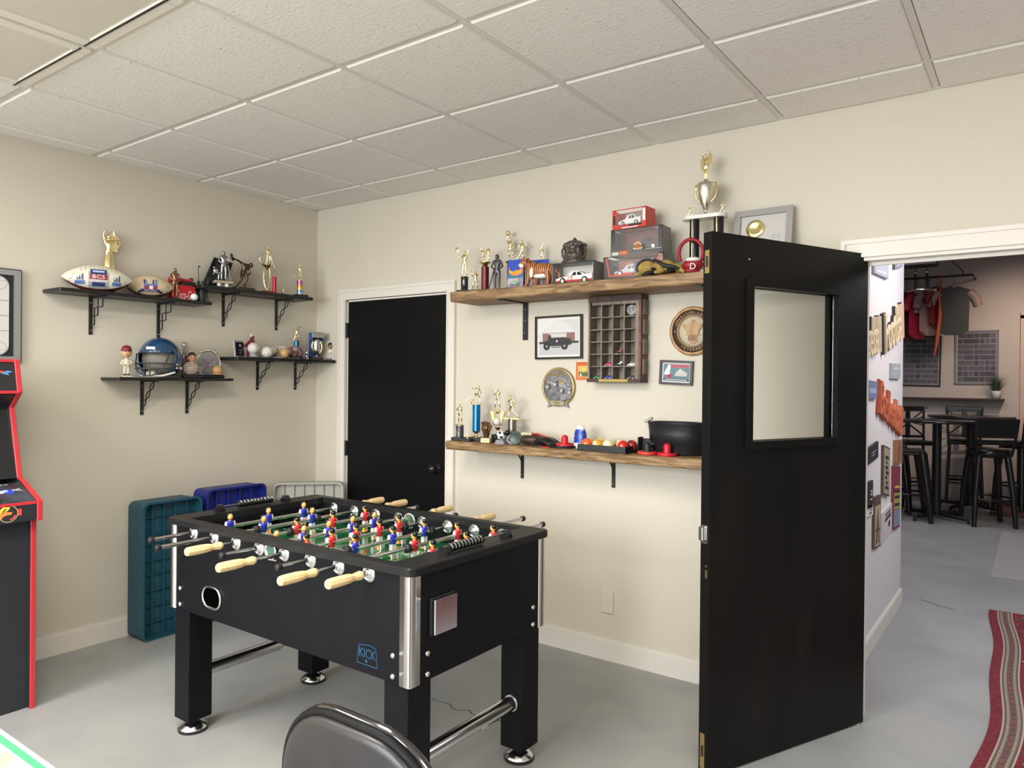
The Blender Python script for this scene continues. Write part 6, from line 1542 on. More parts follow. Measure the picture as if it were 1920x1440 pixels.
m = MB(); m.tube([(.085*math.cos(a_), .06*math.sin(a_), .010) for a_ in [2*PI*k/24 for k in range(24)]], .0035, BLK, 6, closed=True); m.tube([(-.08, -.01, .008), (-.12, -.03, .006), (-.15, -.02, .006), (-.17, -.03, .006)], .005, BLK, 6); m.build('strap', t)
q, s = RL(1040, .215)
t = thing('red_paddle', 'thin red table paddle lying under black strap', 'paddle', (q.x-.045, q.y+.0, ZL), .2)
m = MB(); m.lathe([(0, 0), (.03, 0), (.03, .004), (0, .004)], RED, n=20, sc=(1.3, .6, 1)); m.build('blade', t); m = MB(); m.rbox((-.05, 0, .003), (.04, .012, .005), BLKM, .001, 1); m.build('grip', t)
pusher('left red air hockey pusher on the black pad', 1059, .18, .0075)
q, s = RL(1088, .15)
t = thing('spray_bottle', 'blue and white bottle with clear base behind the billiard balls', 'bottle', q, 0)
m = MB(); m.lathe([(.0, 0), (.034, 0), (.036, .006), (.036, .028)], mat('clear_white', (.75, .77, .8), .15), n=24, sc=(1, .7, 1)); m.build('clear_base', t)
m = MB(); m.lathe([(.036, .028), (.037, .05), (.033, .08), (.026, .098)], ramp_mat('blue_speckle', 'noise', 60, [(.42, (.012, .03, .30)), (.6, (.02, .08, .42)), (.66, (.7, .75, .85))], .3), n=24, sc=(1, .7, 1)); m.build('label', t)
m = MB(); m.lathe([(.024, .098), (.024, .108), (.018, .118), (0, .12)], WHITE, n=20, sc=(1, .75, 1)); m.build('cap', t)
q, s = RL(1139, .205)
t = thing('ball_tray', 'black rectangular tray filled with billiard balls', 'tray', q, 0)
w_, d_, h_ = .268, .125, .033; m = MB(); th = .004
m.bounds(-w_/2, w_/2, -d_/2, d_/2, 0, .004, BLKM)
for a in [(-w_/2, w_/2, -d_/2, -d_/2+th), (-w_/2, w_/2, d_/2-th, d_/2), (-w_/2, -w_/2+th, -d_/2, d_/2), (w_/2-th, w_/2, -d_/2, d_/2)]: m.bounds(*a, .003, h_, BLKM)
m.build('tray_body', t)
tq = q
def pool(label, x, y, col, stripe=None, num=None, rot=0):
    o = thing('billiard_ball', label, 'ball', (tq.x+x, tq.y+y, ZL+.0045+.0286), rot, 'billiard balls in the black tray')
    m = MB(); m.ball((0, 0, 0), .0286, col, 24)
    m.build('ball', o)
    if stripe is not None:
        m = MB(); m.lathe([(.0287*math.cos(u), .0287*math.sin(u)) for u in [-.55+1.1*k/8 for k in range(9)]], stripe, rot=(.9, .35, 0), n=28)
        o2 = m.build('stripe', o)
    if num:
        m = MB(); u = .3; T = Matrix.Rotation(-.3, 4, 'X')
        m.M = T; m.disc(0, 0, .009, -.0288, WHITE, 16); m.text(num, .009, PBL, Matrix.Translation((0, -.0293, -.0045))); m.build('number', o)
gl = lambda n, c: mat('pool_'+n, c, .12, coat=.6)
pool('glossy orange-red billiard ball at the left end', -.100, -.028, gl('orange', (.75, .12, .02)))
pool('yellow-orange billiard ball numbered 1', -.040, -.028, gl('amber', (.72, .36, .02)), num='1')
pool('maroon and white striped billiard ball at the back', .006, .028, gl('white', (.75, .70, .58)), gl('maroon', (.35, .03, .04)))
pool('pale cream cue ball in the middle front', .020, -.030, gl('cream', (.75, .68, .45)))
pool('pale yellow billiard ball right of the cue ball', .062, .028, gl('paleyellow', (.75, .66, .30)))
pool('red billiard ball at the right end', .100, -.028, gl('red', (.6, .02, .02)))
pool('dark red ball behind the red end ball', .1+.016, .030, gl('dred', (.3, .02, .02)))
pool('yellow ball behind the amber ball', -.058, .030, gl('paleyellow', (0, 0, 0)), gl('orange', (0, 0, 0)))
q, s = RL(1219, .235)
pusher('red-edged black air hockey pusher base in the black holder', 1214, .215, .0, True, col=mat('pusher_orange', (.62, .05, .03), .4), kcol=BLKM)
t = thing('black_holder', 'upright black plastic holder beside the tub', 'holder', (q.x-.045, q.y+.092, ZL), 0)
m = MB(); m.bounds(-.055, -.05, -.02, .03, 0, .075, BLKM); m.bounds(-.055, .05, .025, .03, 0, .068, BLKM); m.bounds(-.055, .05, -.02, .03, 0, .004, BLKM); m.build('bracket', t)
m = MB(); m.tube([(-.01, -.015, .02), (.02, -.015, .04), (.038, -.01, .058), (.045, 0, .045)], .008, BLK, 8); m.build('hook', t)
pusher('right red air hockey pusher in front of the tub', 1251, .215)
q, s = RL(1262, .11)
t = thing('tub', 'large oval black tub with swing handle standing on the lower shelf', 'tub', (q.x+.02, q.y, ZL), 0)
TB = mat('tub_black', (.014, .015, .018), .38)
m = MB(); m.lathe([(0, 0), (.115, 0), (.122, .01), (.128, .055), (.137, .06), (.140, .1), (.146, .145), (.152, .15), (.150, .153), (.142, .148), (.134, .1), (.12, .012), (0, .01)], TB, n=44, sc=(1.0, .60, 1)); m.build('body', t)
for s_ in (-1, 1):
    m = MB(); m.rbox((s_*.148, 0, .158), (.05, .012, .012), STEEL, .004, 1, (0, s_*.45, 0)); m.tube([(s_*.15, -.004, .15), (s_*.165, -.006, .13), (s_*.16, -.006, .10), (s_*.15, -.004, .1)], .003, STEEL, 6); m.build('handle', t)

# ================================================================== NEXT ROOMS SEEN THROUGH THE DOORWAY
HWALL = mat('hall_white_paint', (.66, .64, .65), .6)
FWALL = mat('far_wall_paint', (.5, .44, .4), .75)
m = MB(); m.bounds(3.29, 3.43, .14, 2.07, 0, 3.3, HWALL); struct(m.build('wall_hall_left'))
m = MB(); m.bounds(3.43, 3.442, .14, 2.07, 0, .09, CASING); m.bounds(3.43, 3.438, .14, 2.07, .09, .1, CASING); struct(m.build('baseboard_hall'))
FY = 7.6
m = MB(); m.bounds(-.2, 6.9, FY, FY+.14, 0, 3.3, FWALL); struct(m.build('wall_far'))
m = MB(); m.bounds(-.2, 0, .14, FY, 0, 3.3, FWALL); struct(m.build('wall_bar_left'))
m = MB(); m.bounds(6.76, 6.9, .14, FY, 0, 3.3, FWALL); struct(m.build('wall_bar_right'))
m = MB(); m.bounds(-.2, 6.9, .14, FY+.14, 3.3, 3.4, mat('far_ceiling', (.25, .23, .22), .9)); struct(m.build('ceiling_bar'))
m = MB(); m.bounds(-.2, RX+.7, 0, .14, H+.2, 3.4, FWALL); struct(m.build('trim_3'))
# corner post / door trim at the far right
p = atY(1913, 700, FY); p2 = atY(1920, 700, FY)
m = MB(); m.bounds(p.x, p.x+.09, FY-.03, FY, 0, 2.32, mat('tan_trim', (.55, .42, .33), .5)); m.bounds(p.x+.09, p.x+1.0, FY-.02, FY, 0, 2.28, mat('dark_door', (.05, .045, .05), .4)); m.bounds(p.x, p.x+1.0, FY-.03, FY, 2.28, 2.36, mat('tan_trim', (0, 0, 0)))
struct(m.build('trim_4'))

# raised words and signs on the hall wall (plane x = 3.43, facing +x)
HX = 3.43
def hp(px, py): p = atX(px, py, HX); return p.y, p.z
def halltext(name, label, txt, pa, pb, size, mt, backmt, depth=.02, slope=True, w_=None):
    (y0, z0), (y1, z1) = hp(*pa), hp(*pb)
    ln = math.hypot(y1-y0, z1-z0); ang = math.atan2(z1-z0, y1-y0)
    t = thing(name, label, 'wall lettering', (HX, y0, z0), 0, 'raised sport words on the hall wall', rot=(0, 0, PI/2))
    m = MB(); T = Matrix.Rotation(-ang, 4, 'Y')
    m.M = T; m.text(txt, size, mt, Matrix.Translation((ln/2, -.0, 0)), depth=depth, width=ln); m.build('letters', t)
    m = MB(); m.M = T; m.text(txt, size*1.06, backmt, Matrix.Translation((ln/2-.004, .0, -.006)), depth=depth*.6, width=ln*1.03); m.build('backing', t)
    return t
LCR = mat('letter_cream', (.72, .60, .42), .5); LDK = mat('letter_dark', (.03, .03, .035), .5); LOR = mat('letter_orange', (.50, .14, .07), .5); LOD = mat('letter_orange_dark', (.33, .07, .04), .6)
halltext('word_sign', 'large cream raised word beginning with F, dark edged', 'Football', (1652, 664), (1686, 634), .225, LCR, LDK, .03)
halltext('word_sign', 'cream raised word ending in all, partly behind the black door', 'Baseball', (1604, 676), (1642, 661), .2, LCR, LDK, .03)
halltext('word_sign', 'large orange raised word sloping down to the right', 'Basketball', (1642, 774), (1684, 817), .185, LOR, LOD, .025)
def hsign(label, a, b, hpx_top, hpx_bot, col, art=None, rim=None, cat='sign', name='wall_sign'):
    "flat sign between two pixel columns; top and bottom given at left and right"
    (y0, zt0), (y1, zt1) = hp(a, hpx_top[0]), hp(b, hpx_top[1]); (_, zb0), (_, zb1) = hp(a, hpx_bot[0]), hp(b, hpx_bot[1])
    yc, zc = (y0+y1)/2, (zt0+zt1+zb0+zb1)/4
    t = thing(name, label, cat, (HX, yc, zc), PI/2)
    P = [(y0-yc, zb0-zc), (y1-yc, zb1-zc), (y1-yc, zt1-zc), (y0-yc, zt0-zc)]
    m = MB(); m.prism(P, 0, -.014, rim or col); m.build('panel', t)
    m = MB(); Q = [(x*.9, z*.93) for x, z in P]; m.poly(Q, -.0145, col)
    if art: art(m, Q)
    m.build('face', t, fix=False)
    return t
def lerpq(Q, u, v):
    a = Vector(Q[0]).lerp(Vector(Q[1]), u); b = Vector(Q[3]).lerp(Vector(Q[2]), u); return tuple(a.lerp(b, v))
def band(m, Q, u0, v0, u1, v1, mt, k=0): m.poly([lerpq(Q, u0, v0), lerpq(Q, u1, v0), lerpq(Q, u1, v1), lerpq(Q, u0, v1)], -.015-.0004*k, mt)
def vtext(m, Q, txt, mt, v0=.1, v1=.9, u=.5, h=.5):
    a = lerpq(Q, u, v0); b = lerpq(Q, u, v1); ln = math.hypot(b[0]-a[0], b[1]-a[1]); w_ = abs(Q[1][0]-Q[0][0])
    T = Matrix.Translation(((a[0]+b[0])/2+w_*h/2, -.0165, (a[1]+b[1])/2)) @ Matrix.Rotation(-PI/2, 4, 'Y')
    m.text(txt, w_*h, mt, T, width=ln)
hsign('pale blue glass plaque at the top beside the door casing', 1634, 1661, (486, 484), (512, 524), flat(.38, .42, .50), lambda m, Q: band(m, Q, .1, .1, .9, .3, flat(.5, .53, .6), 1), flat(.3, .33, .4))
hsign('small dark-edged plaque at the upper end of the hall wall', 1673, 1687, (484, 483), (505, 501), flat(.28, .3, .38), lambda m, Q: band(m, Q, .3, .15, .85, .8, flat(.42, .44, .5), 1), flat(.08, .08, .1))
hsign('small grey-blue plate below the word Football', 1667, 1684, (681, 682), (710, 710), flat(.34, .37, .40), lambda m, Q: band(m, Q, .15, .6, .85, .75, flat(.5, .52, .55), 1))
hsign('slate blue sticker left of the orange word', 1622, 1640, (712, 716), (748, 748), flat(.16, .2, .32), lambda m, Q: band(m, Q, .1, .3, .9, .6, flat(.3, .36, .5), 1))
hsign('slanted black sign with small lettering', 1622, 1642, (842, 827), (872, 857), PBL, lambda m, Q: (band(m, Q, .3, .55, .8, .62, GREYP, 1), band(m, Q, .3, .35, .7, .42, GREYP, 1)))
hsign('tall aged tan sign with black vertical lettering', 1652, 1664, (834, 840), (926, 930), flat(.32, .27, .2), lambda m, Q: [band(m, Q, .25+.1*(k % 2), .1+.11*k, .8-.12*(k % 3), .1+.11*k+.07, PBL, 1) for k in range(7)], flat(.08, .06, .05))
hsign('brown wood plank sign at the wall end', 1674, 1688, (825, 824), (869, 868), flat(.28, .14, .07), lambda m, Q: band(m, Q, .4, .1, .6, .9, flat(.2, .09, .045), 1))
hsign('tall maroon, yellow and blue banner strip', 1671, 1684, (873, 874), (992, 986), flat(.20, .03, .06), lambda m, Q: (band(m, Q, 0, 0, 1, .29, flat(.2, .24, .36), 1), band(m, Q, 0, .3, 1, .6, flat(.32, .3, .06), 1), band(m, Q, .1, .35, .9, .4, PBL, 2), band(m, Q, .1, .48, .9, .53, PBL, 2), band(m, Q, 0, .58, 1, .62, PBL, 2), band(m, Q, .1, .66, .9, .7, flat(.55, .45, .05), 2)))
hsign('dark square sign with white number low by the door', 1622, 1632, (905, 900), (955, 950), PBL, lambda m, Q: vtext(m, Q, '10', PWH, .3, .7, .6, .4))
hsign('white licence plate style sign under the dark square', 1622, 1632, (948, 945), (968, 964), PWH, lambda m, Q: vtext(m, Q, 'RE', PBL, .15, .85, .5, .6))
hsign('tall brown framed picture of a tower', 1635, 1647, (932, 927), (1028, 1022), flat(.42, .33, .22), lambda m, Q: (band(m, Q, 0, .85, 1, 1, flat(.1, .07, .06), 1), m.poly([lerpq(Q, .15, .05), lerpq(Q, .85, .05), lerpq(Q, .5, .8)], -.0156, flat(.12, .07, .06)), m.poly([lerpq(Q, .38, .05), lerpq(Q, .62, .05), lerpq(Q, .5, .4)], -.016, flat(.4, .3, .2)), band(m, Q, .05, .32, .95, .36, flat(.12, .07, .06), 3)), flat(.09, .06, .05), 'picture', 'tower_picture')
hsign('tilted white sticker with black stripes and an arrow', 1650, 1668, (962, 942), (1018, 995), flat(.55, .53, .55), lambda m, Q: (band(m, Q, .25, .85, .85, .9, PBL, 1), band(m, Q, .25, .76, .85, .81, PBL, 1), band(m, Q, .2, .62, .9, .72, PBL, 1), band(m, Q, .6, .3, .8, .5, PBL, 1)))

# far wall posters, shelf, plant
def poster(label, x0, x1, z0, z1, tilt=0, rimc=BLK):
    t = thing('poster', label, 'poster', ((x0+x1)/2, FY-.001, (z0+z1)/2), 0, rot=(0, tilt, 0))
    x, z = (x1-x0)/2, (z1-z0)/2; m = MB()
    for a in [(-x, x, z-.012, z), (-x, x, -z, -z+.012), (-x, -x+.012, -z, z), (x-.012, x, -z, z)]: m.bounds(a[0], a[1], -.018, 0, a[2], a[3], rimc)
    m.build('frame', t)
    m = MB(); m.bounds(-x+.01, x-.01, -.006, -.002, -z+.01, z-.01, flat(.22, .21, .24)); random.seed(int(x0*100)); y = -.0065
    m.rect(-x+.02, -z+.02, -x+.03, z-.02, y, GREYP)
    rows = 9; cols = 7
    for r in range(rows):
        c = 0; z_ = -z+.03+(2*z-.06)*r/rows
        while c < cols:
            wv = random.choice((1, 1, 2, 3)); xa = -x+.03+(2*x-.06)*c/cols; xb = -x+.03+(2*x-.06)*min(cols, c+wv)/cols
            k = random.uniform(.05, .12); m.rect(xa+.004, z_+.006, xb-.004, z_+(2*z-.06)/rows-.006, y-.0004, flat(round(k, 2), round(k*.9, 2), round(k*1.1, 2))); c += wv
    m.build('print', t, fix=False); return t
a = atY(1690, 632, FY); b_ = atY(1764, 724, FY)
poster('left framed poster of small photo tiles, black frame', a.x-.06, b_.x, b_.z-.0, a.z, .015)
a = atY(1791, 621, FY); b_ = atY(1872, 721, FY)
poster('right framed poster of small photo tiles above the plant shelf', a.x, b_.x, b_.z, a.z, 0, flat(.2, .2, .21))
p = atY(1883, 748, FY-.16)
t = thing('wall_shelf', 'thin dark floating shelf on the far wall', 'shelf', (p.x-.75, FY, p.z), 0)
m = MB(); m.rbox((0, -.082, -.012), (1.5, .16, .024), mat('dark_walnut', (.05, .02, .018), .35), .003, 1); m.build('board', t)
m = MB()
for x in (-.1, .35): m.cyl((x, -.004, -.14), (x, 0, -.14), .012, None, IRON, 10)
m.build('screw', t)
q = atY(1868, 748, FY-.09)
t = thing('potted_grass', 'grassy plant in a white pot at the shelf end', 'plant', (q.x, FY-.09, p.z), 0)
m = MB(); m.lathe([(0, .0), (.045, 0), (.055, .085), (.056, .095), (.048, .095), (.045, .07), (0, .07)], WHT, n=20); m.build('pot', t)
random.seed(9); GR = mat('grass_blade', (.05, .085, .04), .6)
m = MB()
for k in range(170):
    a_ = random.uniform(0, 2*PI); r_ = random.uniform(0, .035); l_ = random.uniform(.12, .27); sp = random.uniform(.02, .16)
    x, y = r_*math.cos(a_), r_*math.sin(a_); dx, dy = math.cos(a_), math.sin(a_)
    p0 = Vector((x, y, .07)); p1 = p0+Vector((dx*sp*.35, dy*sp*.35, l_*.6)); p2 = p0+Vector((dx*sp, dy*sp, l_))
    w_ = Vector((-dy, dx, 0))*.0022
    if p2.y > .085: continue
    m.add([p0-w_, p0+w_, p1+w_, p1-w_, p2], [(0, 1, 2, 3), (3, 2, 4)], GR)
g = m.build('foliage', t); g['kind'] = 'stuff'
# dark duct and pipes
m = MB(); 
d0 = atY(1690, 505, 6.2); m.bounds(1.2, atY(1760, 486, 6.2).x, 5.9, 6.2, d0.z+.0, 3.3, mat('duct_dark', (.03, .03, .035), .5)); tag(m.build('air_duct'), 'dark rectangular duct under the far room ceiling', 'duct')
pa, pb = atY(1754, 486, 7.4), atY(1885, 466, 7.4); m = MB(); m.cyl((pa.x-.6, 7.4, pa.z), (pb.x+.4, 7.4, pb.z+.02), .02, None, IRON, 10); tag(m.build('ceiling_pipe'), 'thin dark pipe running along the far wall top', 'pipe')
m = MB(); p0, p1 = atY(1697, 530, 7.1), atY(1824, 515, 7.1); m.cyl((p0.x-.5, 7.1, p1.z), (p1.x, 7.1, p1.z), .014, None, IRON, 10); m.tube([(p1.x-.1, 7.1, p1.z), (p1.x-.1, 7.1, p1.z+.05), (p1.x-.5, 7.1, p1.z+.5)], .006, IRON, 6); m.cyl((p1.x, 7.1, p1.z), (p1.x+.0, 7.59, p1.z), .012, None, IRON, 8)
t = tag(m.build('clothes_rail'), 'black rail holding hanging jerseys', 'rail'); RZ_ = p1.z
def jersey(label, px, y, z, w_, h, col, sleeve, num=None, rz=1.05):
    x = atY(px, 560, y).x
    t = thing('jersey', label, 'jersey', (x, y, z), rz, 'jerseys hanging from the rail')
    o = [(-.12*w_, 0), (-.05*w_, -.02*h), (.05*w_, -.02*h), (.12*w_, 0), (.5*w_, -.09*h), (.42*w_, -.3*h), (.40*w_, -.92*h), (.2*w_, -1.0*h), (-.2*w_, -1.0*h), (-.40*w_, -.92*h), (-.42*w_, -.3*h), (-.5*w_, -.09*h)]
    m = MB(); m.prism(o, .02, -.02, col); m.build('body', t)
    for s_ in (-1, 1):
        m = MB(); m.tube([(s_*.4*w_, 0, -.12*h), (s_*.58*w_, 0, -.25*h), (s_*.66*w_, 0, -.42*h)], [.06*w_/.4, .06*w_/.4, .05*w_/.4], sleeve, 10); m.build('sleeve', t)
    m = MB(); m.tube([(-.12*w_, 0, -.01), (0, 0, .04), (.12*w_, 0, -.01)], .003, IRON, 6); m.tube([(0, 0, .04), (0, 0, RZ_-z+.01)], .003, IRON, 6); m.build('hanger', t)
    if num:
        m = MB(); m.rect(-.25*w_, -.45*h, .2*w_, -.38*h, -.0212, PWH); m.rect(-.25*w_, -.5*h, .2*w_, -.47*h, -.0212, PBL); m.build('chest_stripe', t)
    return t
jersey('black jersey with pale sleeve at the rail end', 1788, 7.1, RZ_-.13, .40, .60, flat(.01, .01, .01), flat(.25, .18, .15), rz=.25)
jersey('maroon jersey with striped hem hanging at the left', 1700, 7.1, RZ_-.17, .36, .62, flat(.10, .02, .03), flat(.08, .02, .03))
jersey('bright red jersey with white chest stripe', 1722, 7.1, RZ_-.17, .36, .60, flat(.42, .02, .05), flat(.42, .02, .05), True)
jersey('pale pinkish shirt behind the red jersey', 1741, 7.1, RZ_-.15, .34, .58, flat(.32, .22, .2), flat(.32, .22, .2))
jersey('dark red jersey with orange scarf', 1757, 7.1, RZ_-.12, .30, .50, flat(.2, .02, .03), flat(.18, .03, .03))
x = atY(1757, 600, 6.98).x; m = MB(); m.tube([(x+.03, 7.085, RZ_+.016), (x+.02, 7.0, RZ_-.25), (x+.03, 7.0, RZ_-.5), (x, 7.0, RZ_-.8), (x-.03, 7.0, RZ_-1.0)], [.008, .012, .022, .02, .008], flat(.5, .08, .03), 8); tag(m.build('scarf', None), 'long orange-red scarf hanging among the jerseys', 'scarf')
# wrestling-ring style hanging light with chrome bar
x, y = atY(1727, 545, 6.5).x, 6.5; z = atY(1727, 545, 6.5).z
t = thing('hanging_stool_light', 'hanging chrome ring fixture with two black posts', 'light fixture', (x, y, z), 0)
m = MB(); m.lathe([(.16, -.012), (.165, 0), (.16, .012), (.15, .012), (.0, .0)], CHROME, n=30); m.build('ring', t)
for s_ in (-1, 1):
    m = MB(); m.cyl((s_*.06, 0, .01), (s_*.06, 0, .20), .014, None, IRON, 10); m.ball((s_*.06, 0, .22), .022, CHROME, 10); m.cyl((s_*.06, 0, .2), (s_*.03, 0, 3.3-z), .004, None, IRON, 6); m.build('post', t)

# bar tables and stools
def bar_table(label, x, y, r, h, top):
    t = thing('bar_table', label, 'table', (x, y, 0), .3, 'round bar-height tables')
    m = MB(); m.lathe([(0, -.03), (r-.01, -.03), (r, -.022), (r, -.006), (r-.006, 0), (0, 0)], top, (0, 0, h), n=40); m.build('table_top', t)
    m = MB(); m.cyl((0, 0, .05), (0, 0, h-.03), .045, None, IRON, 18); m.build('column', t)
    for k in range(4):
        a_ = PI/4+k*PI/2; m = MB(); m.tube([(0, 0, .07), (.2*math.cos(a_), .2*math.sin(a_), .05), (.34*math.cos(a_), .34*math.sin(a_), .045), (.36*math.cos(a_), .36*math.sin(a_), .0)], [.028, .022, .02, .016], IRON, 8); m.build('foot', t)
    return t
TT = mat('dark_table_top', (.02, .018, .02), .12, coat=.5)
bar_table('nearer round black bar table among the stools', 3.27, 5.75, .42, 1.075, TT)
bar_table('farther round black bar table behind the first', 3.52, 6.65, .44, 1.09, TT)
def stool(style, label, x, y, rz):
    t = thing('bar_stool', label, 'stool', (x, y, 0), rz, 'black bar stools'); SM = mat('stool_black', (.01, .01, .011), .3)
    sh = .75
    if style == 'back':
        m = MB(); m.lathe([(0, -.02), (.18, -.02), (.205, -.005), (.205, .05), (.185, .068), (0, .075)], mat('stool_vinyl', (.012, .011, .012), .22), (0, 0, sh-.02), n=28); m.build('seat', t)
        for sx in (-1, 1):
            for sy in (-1, 1):
                m = MB(); m.tube([(sx*.13, sy*.13, sh-.02), (sx*.17, sy*.17, .35), (sx*.19, sy*.19, 0)], [.034, .03, .024], SM, 8); m.build('leg', t)
        m = MB(); m.tube([(.175*math.cos(a_)*1.3, .175*math.sin(a_)*1.3, .28) for a_ in [2*PI*k/20 for k in range(20)]], .011, SM, 6, closed=True); m.build('foot_ring', t)
        for sx in (-1, 1):
            m = MB(); m.tube([(sx*.16, .15, sh-.02), (sx*.175, .19, sh+.12), (sx*.19, .23, sh+.36)], .014, SM, 8); m.build('back_post', t)
        m = MB(); m.rbox((0, .22, sh+.265), (.38, .024, .2), SM, .008, 2, (-.15, 0, 0)); m.rbox((0, .195, sh+.12), (.35, .018, .05), SM, .006, 1, (-.15, 0, 0)); m.build('backrest', t)
    elif style == 'cross':
        m = MB(); m.rbox((0, 0, sh), (.38, .36, .05), SM, .02, 2); m.build('seat', t)
        for sx in (-1, 1):
            for sy in (-1, 1):
                m = MB(); m.tube([(sx*.16, sy*.15, sh-.02), (sx*.19, sy*.18, 0)], [.018, .015], SM, 8); m.build('leg', t)
            m = MB(); m.tube([(sx*.17, .16, sh), (sx*.18, .19, sh+.2), (sx*.19, .22, sh+.42)], .015, SM, 8); m.build('back_post', t)
        m = MB(); m.rbox((0, .215, sh+.40), (.38, .02, .06), SM, .006, 1)
        for s_ in (-1, 1):
            m.tube([(s_*.17, .19, sh+.08), (0, .2, sh+.22), (s_*-.17, .21, sh+.37)], .010, SM, 6); m.tube([(s_*.17, .2, sh+.2), (0, .2, sh+.24), (s_*.17, .21, sh+.3)], .008, SM, 6)
        m.rbox((0, .2, sh+.22), (.05, .03, .36), SM, .006, 1); m.rbox((0, .185, sh+.06), (.36, .018, .03), SM, .004, 1); m.build('backrest', t)
        for z in (.25, .3):
            m = MB(); m.tube([(-.18, -.17, z), (.18, -.17, z), (.18, .17, z), (-.18, .17, z)], .008, SM, 6, closed=True); m.build('stretcher', t)
    else:   # tapered metal stool
        m = MB(); m.rbox((0, 0, sh-.01), (.31, .31, .025), SM, .01, 2); m.rbox((0, 0, sh-.035), (.29, .29, .04), SM, .01, 1); m.build('seat', t)
        for sx in (-1, 1):
            for sy in (-1, 1):
                m = MB(); m.tube([(sx*.12, sy*.12, sh-.03), (sx*.16, sy*.16, .4), (sx*.2, sy*.2, 0)], [.052, .044, .022], SM, 6); m.build('leg', t)
        m = MB(); m.tube([(-.17, -.17, .28), (.17, -.17, .28), (.17, .17, .28), (-.17, .17, .28)], .011, SM, 6, closed=True); m.build('foot_ring', t)
    return t
stool('back', 'right-hand black bar stool with solid curved back nearest the doorway', 3.74, 5.70, -2.75)
stool('metal', 'left black tapered metal stool without back', 3.02, 5.5, .25)
stool('metal', 'black tapered metal stool half hidden by the wall end', 2.79, 5.95, .1)
stool('cross', 'black stool with crossed slat back beyond the tables', 3.42, 7.25, 0.1)
stool('cross', 'black stool with crossed slat back left of the table post', 2.95, 6.6, .5)
stool('back', 'black stool at far right, partly cut by the frame', 4.0, 7.05, -2.3)
# rugs
def rug(label, x0, x1, y0, y1, base, z=.006):
    t = thing('rug', label, 'rug', ((x0+x1)/2, (y0+y1)/2, 0), 0); m = MB(); m.rbox((0, 0, z/2+.0005), (x1-x0, y1-y0, z), base, .002, 1); m.build('pile', t); return t
rug('small pale woven rug beyond the doorway', 3.88, 4.9, 3.23, 5.32, ramp_mat('pale_rug', 'wave', 30, [(0, (.33, .32, .33)), (1, (.40, .38, .39))], .95, distortion=1))
rug('reddish brown rug under the farthest stools', 3.72, 5.4, 6.35, 7.5, mat('brown_rug', (.14, .06, .055), .95, noise=(9, .3)))
rug('faded patterned rug at the left below the metal stools', 1.6, 2.98, 4.9, 6.4, ramp_mat('faded_rug', 'noise', 14, [(.4, (.24, .21, .21)), (.6, (.33, .3, .3))], .95))
# persian runner with wavy edge, border bands and motifs
RXL = lambda y: 3.965+.035*math.sin(y*1.7+.6)+.012*math.sin(y*5)
t = thing('persian_rug', 'red patterned oriental runner rug at the right edge', 'rug', (4.0, 1.0, 0), 0)
PR_ = ramp_mat('rug_red', 'noise', 60, [(.4, (.13, .010, .018)), (.65, (.21, .02, .03))], .95)
YA, YB = -1.4, 2.24; N = 60
def strip(o0, o1, mt, z, name, parent=None):
    m = MB(); vs = []
    for k in range(N+1):
        y = YA+(YB-YA)*k/N; x = RXL(y); vs += [(x+o0-4.0, y-1.0, z), (x+o1-4.0, y-1.0, z)]
    if z < .0075: 
        b0 = len(vs); vs += [(v[0], v[1], .0005) for v in vs]
        fs = [(2*k, 2*k+1, 2*k+3, 2*k+2) for k in range(N)]+[(2*k, 2*k+2, b0+2*k+2, b0+2*k) for k in range(N)]+[(2*k+1, 2*k+3, b0+2*k+3, b0+2*k+1) for k in range(N)]+[(0, 1, b0+1, b0), (2*N, 2*N+1, b0+2*N+1, b0+2*N)]
    else: fs = [(2*k, 2*k+1, 2*k+3, 2*k+2) for k in range(N)]
    m.add(vs, fs, mt); return m.build(name, t)
strip(0, .95, PR_, .007, 'pile')
RC1 = flat(.42, .35, .29, .95); RC2 = flat(.13, .09, .07, .95); RC3 = flat(.06, .05, .06, .95); RC4 = flat(.34, .06, .08, .95)
strip(.045, .052, RC1, .0080, 'border_line'); strip(.118, .125, RC1, .0080, 'border_line'); strip(.052, .118, RC2, .0078, 'border_band')
random.seed(21); m = MB()
y = YA+.02
while y < YB-.03:
    x = RXL(y)-4.0; k = int((y-YA)/.03)
    for o, c_ in ((.066, RC1), (.085, RC3 if k % 2 else RC4), (.104, RC1)):
        m.add([(x+o-.006, y-1-.008, .0084), (x+o+.006, y-1-.004, .0084), (x+o+.005, y-1+.008, .0084), (x+o-.005, y-1+.006, .0084)], [(0, 1, 2, 3)], c_)
    y += .022
m.build('border_motifs', t)['kind'] = 'stuff'
m = MB()
for k in range(3200):
    y = random.uniform(YA+.03, YB-.03); x = RXL(y)-4.0+random.uniform(.14, .9); s_ = random.uniform(.006, .02); a_ = random.choice((0, .7, 1.5, 2.3)); c_ = random.choice((RC1, RC3, RC4, RC2, RC2, PR_, flat(.15, .08, .05, .95), flat(.32, .24, .18, .95)))
    z = .0084+.00001*(k % 40); nn = random.choice((4, 5, 6)); m.add([(x+s_*(1 if i % 2 else .55)*math.cos(a_+2*PI*i/nn), y-1+s_*.8*(1 if i % 2 else .6)*math.sin(a_+2*PI*i/nn), z) for i in range(nn)], [tuple(range(nn))], c_)
m.build('field_motifs', t)['kind'] = 'stuff'

